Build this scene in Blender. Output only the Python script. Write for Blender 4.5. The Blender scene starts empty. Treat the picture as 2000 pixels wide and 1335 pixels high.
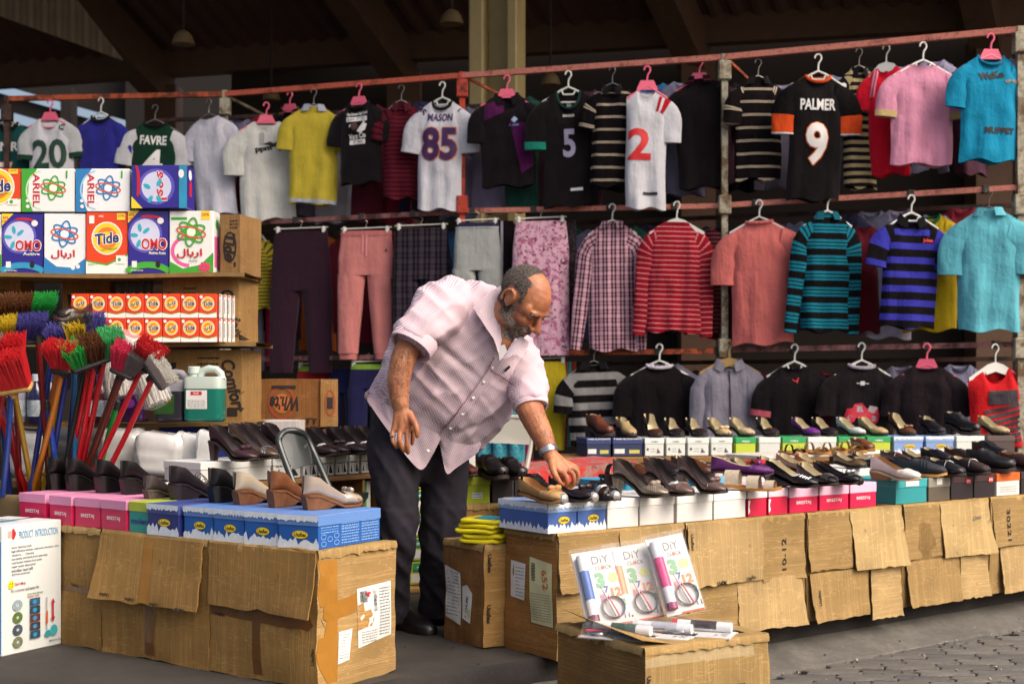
import bpy, bmesh, math, random
from mathutils import Vector, Matrix, Euler, noise
from mathutils.bvhtree import BVHTree
R = math.radians
random.seed(7)
SC = bpy.context.scene
COL = SC.collection
# ---------------------------------------------------------------- camera
F, HC, HZ = 2700.0, 1.0, 745.0          # focal length in px of the 2000 px frame, eye height, horizon row
cam = bpy.data.cameras.new('camera'); camo = bpy.data.objects.new('camera', cam); COL.objects.link(camo)
cam.sensor_width = 36; cam.lens = F / 2000 * 36; cam.shift_y = (HZ - 667.5) / 2000
cam.clip_start = .05; cam.clip_end = 2000
camo.location = (0, 0, HC); camo.rotation_euler = (R(90), 0, 0)
cam.dof.use_dof = True; cam.dof.focus_distance = 5.15; cam.dof.aperture_fstop = 4.0
SC.camera = camo
# ---------------------------------------------------------------- sky, sun, exposure
W = bpy.data.worlds.new('World'); SC.world = W; W.use_nodes = True
nt = W.node_tree; bg = nt.nodes['Background']
sky = nt.nodes.new('ShaderNodeTexSky'); sky.sky_type = 'NISHITA'; sky.sun_disc = False
SUN_EL, SUN_AZ = R(44), R(128)            # azimuth clockwise from +Y (the view direction): behind the camera, to the right
sky.sun_elevation = SUN_EL; sky.sun_rotation = SUN_AZ
sky.air_density = 1.0; sky.dust_density = 8.0; sky.ozone_density = .4
nt.links.new(sky.outputs[0], bg.inputs[0]); bg.inputs[1].default_value = .145
sun = bpy.data.lights.new('sun', 'SUN'); sun.energy = 1.15; sun.angle = R(50); sun.color = (1, .97, .93)
suno = bpy.data.objects.new('sun', sun); COL.objects.link(suno)
sdir = Vector((math.sin(SUN_AZ) * math.cos(SUN_EL), math.cos(SUN_AZ) * math.cos(SUN_EL), math.sin(SUN_EL)))
suno.rotation_euler = (-sdir).to_track_quat('-Z', 'Y').to_euler()
SC.view_settings.view_transform = 'Standard'; SC.view_settings.look = 'None'
SC.view_settings.exposure = .6; SC.view_settings.gamma = 1
SC.render.engine = 'CYCLES'; SC.cycles.max_bounces = 6; SC.cycles.diffuse_bounces = 3; SC.cycles.glossy_bounces = 3
SC.cycles.transparent_max_bounces = 12; SC.cycles.transmission_bounces = 5
SC.cycles.use_denoising = True

# ---------------------------------------------------------------- picture -> place
def P(px, py, d):
    return Vector(((px - 1000) / F * d, d, HC + (HZ - py) / F * d))
def G(px, py, z=0.0):
    return P(px, py, (HC - z) * F / (py - HZ))
def lineu(px, C, D):
    k = (px - 1000) / F
    return (k * C.y - C.x) / (D.x - k * D.y)
def lin(c):
    return c / 12.92 if c <= .04045 else ((c + .055) / 1.055) ** 2.4
def hx(h):
    if not isinstance(h, str): return tuple(h)
    h = h.lstrip('#')
    return tuple(lin(int(h[i:i + 2], 16) / 255) for i in (0, 2, 4))
# ---------------------------------------------------------------- materials
MC = {}
def nmat(name):
    m = bpy.data.materials.new(name); m.use_nodes = True
    t = m.node_tree; b = t.nodes['Principled BSDF']
    return m, t, b
def nd(t, k, **kw):
    n = t.nodes.new(k)
    for a, v in kw.items():
        if a in ('loc',): continue
        setattr(n, a, v)
    return n
def mixc(t, fac, a, b, mode='MIX'):
    n = nd(t, 'ShaderNodeMix', data_type='RGBA', blend_type=mode)
    for s, v in ((0, fac), (6, a), (7, b)):
        if hasattr(v, 'is_output'): t.links.new(v, n.inputs[s])
        elif isinstance(v, (int, float)): n.inputs[s].default_value = v
        else: n.inputs[s].default_value = (*v[:3], 1)
    return n.outputs[2]
def mth(t, op, a, b=0.0, c=0.0):
    n = nd(t, 'ShaderNodeMath', operation=op)
    for i, v in enumerate((a, b, c)):
        if hasattr(v, 'is_output'): t.links.new(v, n.inputs[i])
        else: n.inputs[i].default_value = v
    return n.outputs[0]
def ramp(t, fac, stops, interp='LINEAR'):
    n = nd(t, 'ShaderNodeValToRGB'); e = n.color_ramp; e.interpolation = interp
    while len(e.elements) < len(stops): e.elements.new(.5)
    for q, (p, c) in zip(e.elements, stops):
        q.position = p; q.color = (*(hx(c) if not isinstance(c, (int, float)) else (c, c, c)), 1)
    t.links.new(fac, n.inputs[0]); return n.outputs[0]
def coords(t, which='Object', scale=(1, 1, 1), loc=(0, 0, 0), rot=(0, 0, 0)):
    c = nd(t, 'ShaderNodeTexCoord'); m = nd(t, 'ShaderNodeMapping')
    m.inputs[1].default_value = loc; m.inputs[2].default_value = rot; m.inputs[3].default_value = scale
    t.links.new(c.outputs[which], m.inputs[0]); return m.outputs[0]
def tnoise(t, vec, scale=5, detail=3, rough=.55, out=0):
    n = nd(t, 'ShaderNodeTexNoise'); n.inputs['Scale'].default_value = scale; n.inputs['Detail'].default_value = detail
    n.inputs['Roughness'].default_value = rough; t.links.new(vec, n.inputs['Vector']); return n.outputs[out]
def bump(t, b, h, strength=.3, dist=.01):
    n = nd(t, 'ShaderNodeBump'); n.inputs['Strength'].default_value = strength; n.inputs['Distance'].default_value = dist
    t.links.new(h, n.inputs['Height']); t.links.new(n.outputs[0], b.inputs['Normal'])
def vary(t, base, var, scale=6, obj=True):
    v = coords(t); f = tnoise(t, v, scale, 4)
    lo = 1 - var; f2 = ramp(t, f, [(.25, lo), (.75, 1 + 0.0)])
    return mixc(t, 1.0, base, f2, 'MULTIPLY')
def paint(col, rough=.5, var=.1, metal=0.0, scale=7, name='paint', bmp=0.0, coat=0.0, spec=.5):
    key = (name, str(col), rough, var, metal, scale, bmp, coat)
    if key in MC: return MC[key]
    m, t, b = nmat(name); c = hx(col)
    t.links.new(vary(t, c, var, scale), b.inputs['Base Color'])
    b.inputs['Roughness'].default_value = rough; b.inputs['Metallic'].default_value = metal
    b.inputs['Coat Weight'].default_value = coat; b.inputs['Specular IOR Level'].default_value = spec
    if bmp: bump(t, b, tnoise(t, coords(t), scale * 6, 3), bmp, .004)
    MC[key] = m; return m
def cloth(col, var=.16, name='cloth', weave=700, rough=.92):
    key = ('cloth', str(col), name, var)
    if key in MC: return MC[key]
    m, t, b = nmat(name); c = hx(col); c = tuple(x * .5 for x in c) if max(c) < .025 else c
    t.links.new(vary(t, c, var, 9), b.inputs['Base Color'])
    b.inputs['Roughness'].default_value = rough; b.inputs['Specular IOR Level'].default_value = .15
    b.inputs['Sheen Weight'].default_value = .12; b.inputs['Sheen Roughness'].default_value = .5
    clothbump(t, b)
    MC[key] = m; return m
def clothbump(t, b):
    v = coords(t, scale=(13, 13, 2.6)); h = mth(t, 'ADD', tnoise(t, v, 1, 3, .5), mth(t, 'ADD', mth(t, 'MULTIPLY', tnoise(t, coords(t), 14, 4, .6), .5), mth(t, 'MULTIPLY', tnoise(t, coords(t), 500, 1), .02)))
    bump(t, b, h, .8, .022)
def frac_of(t, val, period, shift=0.0):
    return mth(t, 'FRACT', mth(t, 'ADD', mth(t, 'DIVIDE', val, period), shift))
def uvsep(t):
    c = nd(t, 'ShaderNodeUVMap'); s = nd(t, 'ShaderNodeSeparateXYZ'); t.links.new(c.outputs[0], s.inputs[0]); return s.outputs
def wobble(t, val, amt=.004, scale=12):
    return mth(t, 'ADD', val, mth(t, 'MULTIPLY', mth(t, 'SUBTRACT', tnoise(t, coords(t), scale, 2), .5), amt))
def stripes(period, stops, axis=1, name='striped_cloth', shift=0.0):
    key = ('stripe', period, str(stops), axis, shift)
    if key in MC: return MC[key]
    m, t, b = nmat(name); u = uvsep(t)
    c = ramp(t, frac_of(t, wobble(t, u[axis]), period, shift), stops, 'CONSTANT')
    n = tnoise(t, coords(t), 10, 3); c = mixc(t, 1, c, ramp(t, n, [(.25, .82), (.75, 1.0)]), 'MULTIPLY')
    t.links.new(c, b.inputs['Base Color']); b.inputs['Roughness'].default_value = .92
    b.inputs['Specular IOR Level'].default_value = .15
    clothbump(t, b)
    MC[key] = m; return m
def plaid(base, dark, light, p=.07, name='plaid_cloth', wide=.42):
    key = ('plaid', base, dark, light, p)
    if key in MC: return MC[key]
    m, t, b = nmat(name); u = uvsep(t); outs = []
    for ax, sh in ((0, 0.0), (1, .13)):
        f = frac_of(t, wobble(t, u[ax], .006, 8), p, sh)
        outs.append(ramp(t, f, [(0, 0.0), (.5 - wide / 2, 1.0), (.5 - wide / 6, .25), (.5 + wide / 6, 1.0), (.5 + wide / 2, 0.0)], 'CONSTANT'))
    s = mth(t, 'MULTIPLY', mth(t, 'ADD', outs[0], mth(t, 'MULTIPLY', outs[1], .55)), .75)
    c = mixc(t, s, hx(base), hx(dark))
    if light:
        fl = mth(t, 'MULTIPLY', ramp(t, frac_of(t, u[0], p, .55), [(0, 0.0), (.47, 1.0), (.54, 0.0)], 'CONSTANT'), .6)
        c = mixc(t, fl, c, hx(light))
        fl = mth(t, 'MULTIPLY', ramp(t, frac_of(t, u[1], p, .62), [(0, 0.0), (.47, 1.0), (.54, 0.0)], 'CONSTANT'), .45)
        c = mixc(t, fl, c, hx(light))
    t.links.new(c, b.inputs['Base Color']); b.inputs['Roughness'].default_value = .92
    b.inputs['Specular IOR Level'].default_value = .15
    clothbump(t, b)
    MC[key] = m; return m
def floral(base, mid, dark, sc=34, name='floral_cloth'):
    key = ('floral', base, mid, dark)
    if key in MC: return MC[key]
    m, t, b = nmat(name); v = coords(t)
    c = mixc(t, ramp(t, tnoise(t, v, sc, 4, .7), [(.5, 0.0), (.58, 1.0)]), hx(base), hx(mid))
    vo = nd(t, 'ShaderNodeTexVoronoi'); vo.inputs['Scale'].default_value = sc * .9; t.links.new(v, vo.inputs['Vector'])
    c = mixc(t, ramp(t, vo.outputs['Distance'], [(.12, 1.0), (.2, 0.0)]), c, hx(dark))
    c = mixc(t, ramp(t, tnoise(t, v, sc * 1.7, 3), [(.6, 0.0), (.65, 1.0)]), c, hx(dark))
    t.links.new(c, b.inputs['Base Color']); b.inputs['Roughness'].default_value = .92
    clothbump(t, b)
    MC[key] = m; return m
def card_mat(col='#b58a50', axis=0, name='cardboard', wear=.35):
    """corrugated board: flutes showing faintly, creases, scuffs and darker damp blotches"""
    key = ('card', col, axis, wear)
    if key in MC: return MC[key]
    m, t, b = nmat(name); c = hx(col); lu_ = .25 * c[0] + .6 * c[1] + .15 * c[2]; c = tuple(x * .97 + lu_ * .03 for x in c); v = coords(t)
    big = tnoise(t, coords(t, scale=(1, 1, 1)), 3.2, 5, .6)
    base = mixc(t, ramp(t, big, [(.3, 0.0), (.72, 1.0)]), tuple(x * (1 - wear) for x in c), c)
    sc = [.35, .35, .35]; sc[axis] = 17
    st = tnoise(t, coords(t, scale=tuple(sc)), 1.0, 4, .75)
    cr = ramp(t, st, [(.47, 0.0), (.495, 1.0), (.52, 0.0)]); base = mixc(t, mth(t, 'MULTIPLY', cr, .26), base, tuple(min(1, x * 1.6 + .03) for x in c))
    cr2 = ramp(t, st, [(.58, 0.0), (.595, 1.0), (.61, 0.0)]); base = mixc(t, mth(t, 'MULTIPLY', cr2, .28), base, tuple(x * .5 for x in c))
    scr = tnoise(t, coords(t, scale=(3, 3, 14), rot=(.5, .7, .3)), 1.0, 3, .7); base = mixc(t, mth(t, 'MULTIPLY', ramp(t, scr, [(.49, 0.0), (.5, 1.0), (.51, 0.0)]), .3), base, tuple(min(1, x * 1.8 + .04) for x in c))
    dn = tnoise(t, v, 7, 5, .7); base = mixc(t, ramp(t, dn, [(.25, .55), (.45, 0.0)]), base, tuple(x * .5 for x in c)); base = mixc(t, ramp(t, dn, [(.6, 0.0), (.78, .4)]), base, tuple(min(1, x * 1.35 + .02) for x in c))
    fine = tnoise(t, v, 240, 2); base = mixc(t, ramp(t, fine, [(.3, .22), (.6, 0.0)]), base, tuple(x * .5 for x in c))
    sp = tnoise(t, v, 16, 2); base = mixc(t, ramp(t, sp, [(.72, 0.0), (.78, .4)]), base, (.05, .028, .012))
    t.links.new(base, b.inputs['Base Color']); b.inputs['Roughness'].default_value = .8; b.inputs['Specular IOR Level'].default_value = .25
    s2 = [0, 0, 0]; s2[axis] = 1
    wv = nd(t, 'ShaderNodeTexWave'); wv.inputs['Scale'].default_value = 34; wv.inputs['Distortion'].default_value = 2.5
    wv.inputs['Detail'].default_value = 2; wv.bands_direction = 'XYZ'[axis]; t.links.new(v, wv.inputs['Vector'])
    h = mth(t, 'ADD', mth(t, 'MULTIPLY', wv.outputs['Fac'], .05), mth(t, 'ADD', mth(t, 'MULTIPLY', dn, 1.2), mth(t, 'ADD', mth(t, 'MULTIPLY', cr, .25), mth(t, 'MULTIPLY', cr2, -.3))))
    bump(t, b, h, .4, .006)
    MC[key] = m; return m
def rusty(col, rust='#5a2a14', amt=.5, name='rusty_paint'):
    key = ('rust', col, rust, amt)
    if key in MC: return MC[key]
    m, t, b = nmat(name); v = coords(t)
    f = ramp(t, tnoise(t, v, 9, 6, .7), [(amt - .05, 0.0), (amt + .1, 1.0)])
    c = mixc(t, f, hx(col), hx(rust))
    c = mixc(t, ramp(t, tnoise(t, v, 60, 3), [(.3, .5), (.5, 0.0)]), c, tuple(x * .4 for x in hx(rust)))
    t.links.new(c, b.inputs['Base Color']); b.inputs['Roughness'].default_value = .75
    bump(t, b, tnoise(t, v, 90, 3), .4, .003)
    MC[key] = m; return m
def concrete(col, name='concrete', stain=.6, scale=1.0):
    key = ('conc', col, stain)
    if key in MC: return MC[key]
    m, t, b = nmat(name); v = coords(t); c = hx(col)
    c1 = mixc(t, ramp(t, tnoise(t, v, 1.3 * scale, 6, .65), [(.36, 0.0), (.62, 1.0)]), tuple(x * (1 - stain) for x in c), c)
    c1 = mixc(t, ramp(t, tnoise(t, v, 9 * scale, 5, .7), [(.38, .6), (.55, 0.0)]), c1, tuple(x * .5 for x in c))
    c1 = mixc(t, ramp(t, tnoise(t, v, 160, 3), [(.3, .5), (.6, 0.0)]), c1, tuple(x * .6 for x in c))
    c1 = mixc(t, ramp(t, tnoise(t, v, 34, 2), [(.7, 0.0), (.76, .35)]), c1, tuple(min(1, x * 1.8) for x in c))
    t.links.new(c1, b.inputs['Base Color']); b.inputs['Roughness'].default_value = .85
    bump(t, b, mth(t, 'ADD', tnoise(t, v, 40, 4), tnoise(t, v, 200, 2)), .45, .004)
    MC[key] = m; return m
def clear(col='#ffffff', rough=.12, alpha=.25, name='clear_plastic'):
    key = ('clear', col, rough, alpha)
    if key in MC: return MC[key]
    m, t, b = nmat(name)
    b.inputs['Base Color'].default_value = (*hx(col), 1); b.inputs['Roughness'].default_value = rough
    b.inputs['Alpha'].default_value = alpha; b.inputs['Specular IOR Level'].default_value = .7
    v = coords(t); bump(t, b, tnoise(t, v, 22, 3), .3, .01)
    MC[key] = m; return m
# ---------------------------------------------------------------- mesh building
TXT = {}
def text_geo(s, bold=0.0, shear=0.0, sp=1.0):
    key = (s, bold, shear, sp)
    if key in TXT: return TXT[key]
    cu = bpy.data.curves.new('t', 'FONT'); cu.body = s; cu.size = 1; cu.align_x = 'CENTER'; cu.offset = bold; cu.shear = shear
    cu.space_character = sp; cu.resolution_u = 3; cu.fill_mode = 'FRONT'
    o = bpy.data.objects.new('t', cu); COL.objects.link(o)
    dg = bpy.context.evaluated_depsgraph_get(); me = bpy.data.meshes.new_from_object(o.evaluated_get(dg))
    vs = [(v.co.x, v.co.y) for v in me.vertices]; fs = [tuple(p.vertices) for p in me.polygons]
    bpy.data.objects.remove(o); bpy.data.curves.remove(cu); bpy.data.meshes.remove(me)
    if vs:
        x0, x1 = min(v[0] for v in vs), max(v[0] for v in vs); y0, y1 = min(v[1] for v in vs), max(v[1] for v in vs)
        cx, cy, hh = (x0 + x1) / 2, (y0 + y1) / 2, max(y1 - y0, 1e-4)
        vs = [((x - cx) / hh, (y - cy) / hh) for x, y in vs]           # unit height, centred
    TXT[key] = (vs, fs); return TXT[key]
class MB:
    def __init__(s): s.v, s.f, s.m, s.uv, s.mats, s.X, s.sm = [], [], [], {}, [], None, []
    def mi(s, mat):
        if mat not in s.mats: s.mats.append(mat)
        return s.mats.index(mat)
    def add(s, vs, fs, mat, uvs=None, smooth=None):
        o = len(s.v)
        for i, p in enumerate(vs):
            p = Vector(p); s.v.append(s.X @ p if s.X else p)
            if uvs: s.uv[o + i] = uvs[i]
        k = s.mi(mat)
        for f in fs: s.f.append([o + i for i in f]); s.m.append(k); s.sm.append(smooth)
        return s
    def box(s, c, d, mat, bev=0.0, rot=None):
        a, b, e = d[0] / 2, d[1] / 2, d[2] / 2; k = min(bev, a * .9, b * .9, e * .9)
        M = rot.to_matrix() if rot else Matrix.Identity(3); c = Vector(c)
        if k <= 0:
            vs = [c + M @ Vector((x * a, y * b, z * e)) for x in (-1, 1) for y in (-1, 1) for z in (-1, 1)]
            fs = [(0, 1, 3, 2), (4, 6, 7, 5), (0, 4, 5, 1), (2, 3, 7, 6), (0, 2, 6, 4), (1, 5, 7, 3)]
            return s.add(vs, fs, mat)
        vs, ix = [], {}
        for x in (-1, 1):
            for y in (-1, 1):
                for z in (-1, 1):
                    for ax in range(3):
                        p = [x * (a - k), y * (b - k), z * (e - k)]; p[ax] = (x * a, y * b, z * e)[ax]
                        ix[(x, y, z, ax)] = len(vs); vs.append(c + M @ Vector(p))
        fs = []
        def q(*k_): fs.append([ix[i] for i in k_])
        for sg in (-1, 1):
            o = [(-1, -1), (1, -1), (1, 1), (-1, 1)][::sg]
            q(*[(sg, y, z, 0) for y, z in o]); q(*[(x, sg, z, 1) for z, x in o]); q(*[(x, y, sg, 2) for x, y in o])
        for i in (-1, 1):
            for j in (-1, 1):
                q((i, j, -1, 0), (i, j, 1, 0), (i, j, 1, 1), (i, j, -1, 1))
                q((i, -1, j, 0), (i, 1, j, 0), (i, 1, j, 2), (i, -1, j, 2))
                q((-1, i, j, 1), (1, i, j, 1), (1, i, j, 2), (-1, i, j, 2))
                for l in (-1, 1): q((i, j, l, 0), (i, j, l, 1), (i, j, l, 2))
        return s.add(vs, fs, mat)
    def loft(s, rings, mat, closed=True, cap=(True, True), uvs=None, smooth=None):
        n = len(rings[0]); vs = [p for r in rings for p in r]; fs = []
        for i in range(len(rings) - 1):
            for j in range(n if closed else n - 1):
                k = (j + 1) % n; fs.append((i * n + j, i * n + k, (i + 1) * n + k, (i + 1) * n + j))
        if closed and cap[0]: fs.append(tuple(range(n))[::-1])
        if closed and cap[1]: fs.append(tuple((len(rings) - 1) * n + j for j in range(n)))
        return s.add(vs, fs, mat, uvs, smooth)
    def tube(s, pts, r, mat, n=8, flat=1.0, cap=True, up=None):
        pts = [Vector(p) for p in pts]; rr = r if isinstance(r, (list, tuple)) else [r] * len(pts)
        rings, pu = [], up
        for i, p in enumerate(pts):
            d = (pts[min(i + 1, len(pts) - 1)] - pts[max(i - 1, 0)]).normalized()
            if pu is None: pu = Vector((0, 0, 1)) if abs(d.z) < .9 else Vector((0, 1, 0))
            u = (pu - d * pu.dot(d))
            u = u.normalized() if u.length > 1e-5 else d.orthogonal().normalized()
            w = d.cross(u); pu = u
            rings.append([p + (u * math.cos(2 * math.pi * j / n) * flat + w * math.sin(2 * math.pi * j / n)) * rr[i] for j in range(n)])
        return s.loft(rings, mat, True, (cap, cap), smooth=True)
    def lathe(s, prof, mat, n=16, o=(0, 0, 0), M=None):
        o = Vector(o); rings = []
        for r, z in prof:
            ring = [Vector((r * math.cos(2 * math.pi * j / n), r * math.sin(2 * math.pi * j / n), z)) for j in range(n)]
            rings.append([o + (M @ p if M else p) for p in ring])
        return s.loft(rings, mat)
    def prism(s, poly, O, U, V, N, t, mat):
        n = len(poly); O, U, V, N = map(Vector, (O, U, V, N))
        vs = [O + U * a + V * b for a, b in poly] + [O + U * a + V * b + N * t for a, b in poly]
        fs = [tuple(range(n))[::-1], tuple(range(n, 2 * n))] + [(i, (i + 1) % n, n + (i + 1) % n, n + i) for i in range(n)]
        return s.add(vs, fs, mat)
    def grid(s, fn, nu, nv, mat, uvf=None):
        vs, uv = [], []
        for j in range(nv + 1):
            for i in range(nu + 1):
                vs.append(fn(i / nu, j / nv))
                if uvf: uv.append(uvf(i / nu, j / nv))
        fs = [(j * (nu + 1) + i, j * (nu + 1) + i + 1, (j + 1) * (nu + 1) + i + 1, (j + 1) * (nu + 1) + i) for j in range(nv) for i in range(nu)]
        return s.add(vs, fs, mat, uv or None, True)
    def mesh(s, name, smooth=False, sharp=35):
        me = bpy.data.meshes.new(name); me.from_pydata([tuple(p) for p in s.v], [], s.f)
        for m in s.mats: me.materials.append(m)
        me.polygons.foreach_set('material_index', s.m)
        if s.uv:
            uvl = me.uv_layers.new(name='UVMap')
            for l in me.loops: uvl.data[l.index].uv = s.uv.get(l.vertex_index, (0, 0))
        if smooth or any(s.sm):
            me.polygons.foreach_set('use_smooth', [True] * len(me.polygons))
            me.set_sharp_from_angle(angle=R(sharp))
        me.update(); return me
    def build(s, name, parent=None, smooth=False, sharp=35, label=None, kind=None):
        return link(name, s.mesh(name, smooth, sharp), parent, label, kind)
def link(name, me, parent=None, label=None, kind=None):
    o = bpy.data.objects.new(name, me); COL.objects.link(o)
    if parent is not None: o.parent = parent
    if label: o['label'] = label
    if kind: o['kind'] = kind
    return o
def thing(name, label, cat, loc=(0, 0, 0), rz=0.0, group=None, rot=None):
    o = bpy.data.objects.new(name, None); COL.objects.link(o); o.empty_display_size = .05
    o.location = loc; o.rotation_euler = rot if rot else (0, 0, rz)
    o['label'] = label; o['category'] = cat
    if group: o['group'] = group
    return o
def struct(o): o['kind'] = 'structure'; return o
ORD = ['first', 'second', 'third', 'fourth', 'fifth', 'sixth', 'seventh', 'eighth', 'ninth', 'tenth', 'eleventh', 'twelfth',
       'thirteenth', 'fourteenth', 'fifteenth', 'sixteenth', 'seventeenth', 'eighteenth', 'nineteenth', 'twentieth',
       'twenty-first', 'twenty-second', 'twenty-third', 'twenty-fourth', 'twenty-fifth', 'twenty-sixth', 'twenty-seventh', 'twenty-eighth', 'twenty-ninth', 'thirtieth']
class PR:
    """flat print on a face: O corner, U right, V up (unit vectors), outward normal = U x V"""
    def __init__(s, O, U, V, lift=.0006, step=.00018):
        s.O, s.U, s.V = Vector(O), Vector(U).normalized(), Vector(V).normalized(); s.N = s.U.cross(s.V); s.k = lift; s.st = step; s.b = MB(); s.marks = []; s.hold = 0
    def _p(s, pts, faces, mat):
        s.b.add([s.O + s.U * a + s.V * b + s.N * s.k for a, b in pts], faces, mat); s.k += s.st; return s
    def poly(s, pts, mat): return s._p(pts, [tuple(range(len(pts)))], mat)
    def rect(s, u0, v0, u1, v1, mat): return s.poly([(u0, v0), (u1, v0), (u1, v1), (u0, v1)], mat)
    def ell(s, cu, cv, ru, rv, mat, rot=0.0, n=24, a0=0, a1=360):
        c, q = math.cos(R(rot)), math.sin(R(rot)); pts = []
        for i in range(n + (0 if a1 - a0 >= 360 else 1)):
            t = R(a0 + (a1 - a0) * i / n); x, y = ru * math.cos(t), rv * math.sin(t); pts.append((cu + x * c - y * q, cv + x * q + y * c))
        return s.poly(pts, mat)
    def ring(s, cu, cv, ru, rv, w, mat, rot=0.0, n=28, a0=0, a1=360):
        c, q = math.cos(R(rot)), math.sin(R(rot)); pts = []; fs = []
        for i in range(n + 1):
            t = R(a0 + (a1 - a0) * i / n)
            for k in (0, w):
                x, y = (ru - k) * math.cos(t), (rv - k) * math.sin(t); pts.append((cu + x * c - y * q, cv + x * q + y * c))
            if i: fs.append((2 * i - 2, 2 * i - 1, 2 * i + 1, 2 * i)[::-1])
        return s._p(pts, fs, mat)
    def text(s, body, cu, cv, h, mat, rot=0.0, bold=0.0, shear=0.0, xs=1.0, w=None, sp=1.0):
        vs, fs = text_geo(body, bold, shear, sp)
        if not vs: return s
        if not s.hold: s.marks.append(len(s.b.f))
        if w: xs = w / max(1e-6, h * (max(v[0] for v in vs) - min(v[0] for v in vs)))
        c, q = math.cos(R(rot)), math.sin(R(rot))
        return s._p([(cu + (x * xs * c - y * q) * h, cv + (x * xs * q + y * c) * h) for x, y in vs], fs, mat)
    def lines(s, u0, v0, u1, v1, n, mat, seed=0, fill=.5):
        rnd = random.Random(seed); dv = (v1 - v0) / n
        for i in range(n):
            u = u0; y = v1 - (i + .75) * dv
            pts, fs = [], []
            while u < u1 - .002:
                wl = min(rnd.uniform(.004, .016), u1 - u); k = len(pts)
                pts += [(u, y), (u + wl, y), (u + wl, y + dv * fill), (u, y + dv * fill)]; fs.append((k, k + 1, k + 2, k + 3)); u += wl + .003
            if pts: s._p(pts, fs, mat); s.k -= s.st
        s.k += s.st; return s
    def build(s, name, parent): return s.b.build(name, parent)
def pieces(pr, split):
    if not split or len(pr.marks) < 2: return [pr.b]
    ms = sorted(set([0] + pr.marks + [len(pr.b.f)])); out = []
    for a, c in zip(ms, ms[1:]):
        q = MB(); q.mats = pr.b.mats; ix = {}
        for f, m_ in zip(pr.b.f[a:c], pr.b.m[a:c]):
            for i in f:
                if i not in ix: ix[i] = len(q.v); q.v.append(pr.b.v[i])
            q.f.append([ix[i] for i in f]); q.m.append(m_); q.sm.append(None)
        out.append(q)
    return out
def drape(pr, bvh, name, parent, lift=.004, cut=.035):
    for q in pieces(pr, True): drape1(q, bvh, name, parent, lift, cut)
def drape1(q, bvh, name, parent, lift, cut):
    """lay a print (drawn in the x-z plane, front towards -y) onto a folded garment"""
    me = q.mesh(name); bm = bmesh.new(); bm.from_mesh(me)
    bmesh.ops.triangulate(bm, faces=bm.faces[:])
    for _ in range(3):
        es = [e for e in bm.edges if e.calc_length() > cut]
        if not es: break
        bmesh.ops.subdivide_edges(bm, edges=es, cuts=1); bmesh.ops.triangulate(bm, faces=[f for f in bm.faces if len(f.verts) > 3])
    last = 0
    for v in bm.verts:
        h = bvh.ray_cast(Vector((v.co.x, -2, v.co.z)), Vector((0, 1, 0)))
        y = h[0].y if h[0] else last; last = y
        v.co.y = y - lift + v.co.y
    bm.to_mesh(me); bm.free(); return link(name, me, parent)
def fix_normals(o):
    bm = bmesh.new(); bm.from_mesh(o.data); bmesh.ops.recalc_face_normals(bm, faces=bm.faces); bm.to_mesh(o.data); bm.free()
# ================================================================ ground, platform, pavement
SLAB = concrete('#433d37', 'platform_concrete', .65, 1.6)
PAVE_Z = -.155
EA, EB = G(870, 1334), G(2000, 1152)
ED = (EB - EA).normalized(); EN = Vector((-ED.y, ED.x, 0))          # along the kerb, inwards
CA = G(1085, 1290)                                               # front corner of the right-hand carton row
b = MB(); pts = []
rnd = random.Random(3)
n = 220
for i in range(n + 1):
    u = -9 + 22 * i / n
    j = (noise.noise(Vector((u * 6, 0, 1))) * .012 + max(0, noise.noise(Vector((u * 15, 3, 1)))) * .02)
    pts.append((u, .15 + j))                                     # edge lies 5 cm inside the carton line
PVG = [paint('#3a322a', .9), paint('#6a6258', .9), paint('#a39a8a', .8)]
rows = []
for off, z in ((40, 0), (3, 0), (.6, 0), (.0, 0), (-.012, -.012), (-.02, -.085), (-.04, -.115), (-.17, -.147), (-.19, -.2)):
    rows.append([EA + ED * u + EN * (e * (1 if z > -.1 else .6) + off) + Vector((0, 0, z + (noise.noise(Vector((u * 9, off, 5))) * .003 if z < 0 else 0))) for u, e in pts])
b.loft(rows[:4], SLAB, closed=False); b.loft(rows[3:6], concrete('#2c2624', 'grimy_kerb', .6, 3), closed=False)
platform = struct(b.build('platform', smooth=True, sharp=40))
b = MB(); b.loft(rows[5:], concrete('#6a665f', 'gutter_concrete', .5, 3), closed=False); struct(b.build('gutter', smooth=True, sharp=40))
b = MB()
for i in range(420):
    u, o_ = rnd.uniform(-1.2, 3.8), rnd.choice((rnd.gauss(-.08, .03), rnd.uniform(-1.0, -.1), rnd.uniform(.1, .7) if i % 3 == 0 else -.06)); p = EA + ED * u + EN * o_; zz = .002 if o_ > .16 else PAVE_Z + .004 if o_ < -.05 else -.12
    if o_ > .16 and not -.6 < u < .4: continue
    b.box((p.x, p.y, zz), (rnd.uniform(.003, .012), rnd.uniform(.003, .01), rnd.uniform(.002, .006)), PVG[i % 3], 0, Euler((rnd.random(), rnd.random(), rnd.random() * 3)))
gr = b.build('grit'); gr['kind'] = 'stuff'; gr['label'] = 'grit and small litter along the kerb and joints'; gr['category'] = 'grit'
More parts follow.
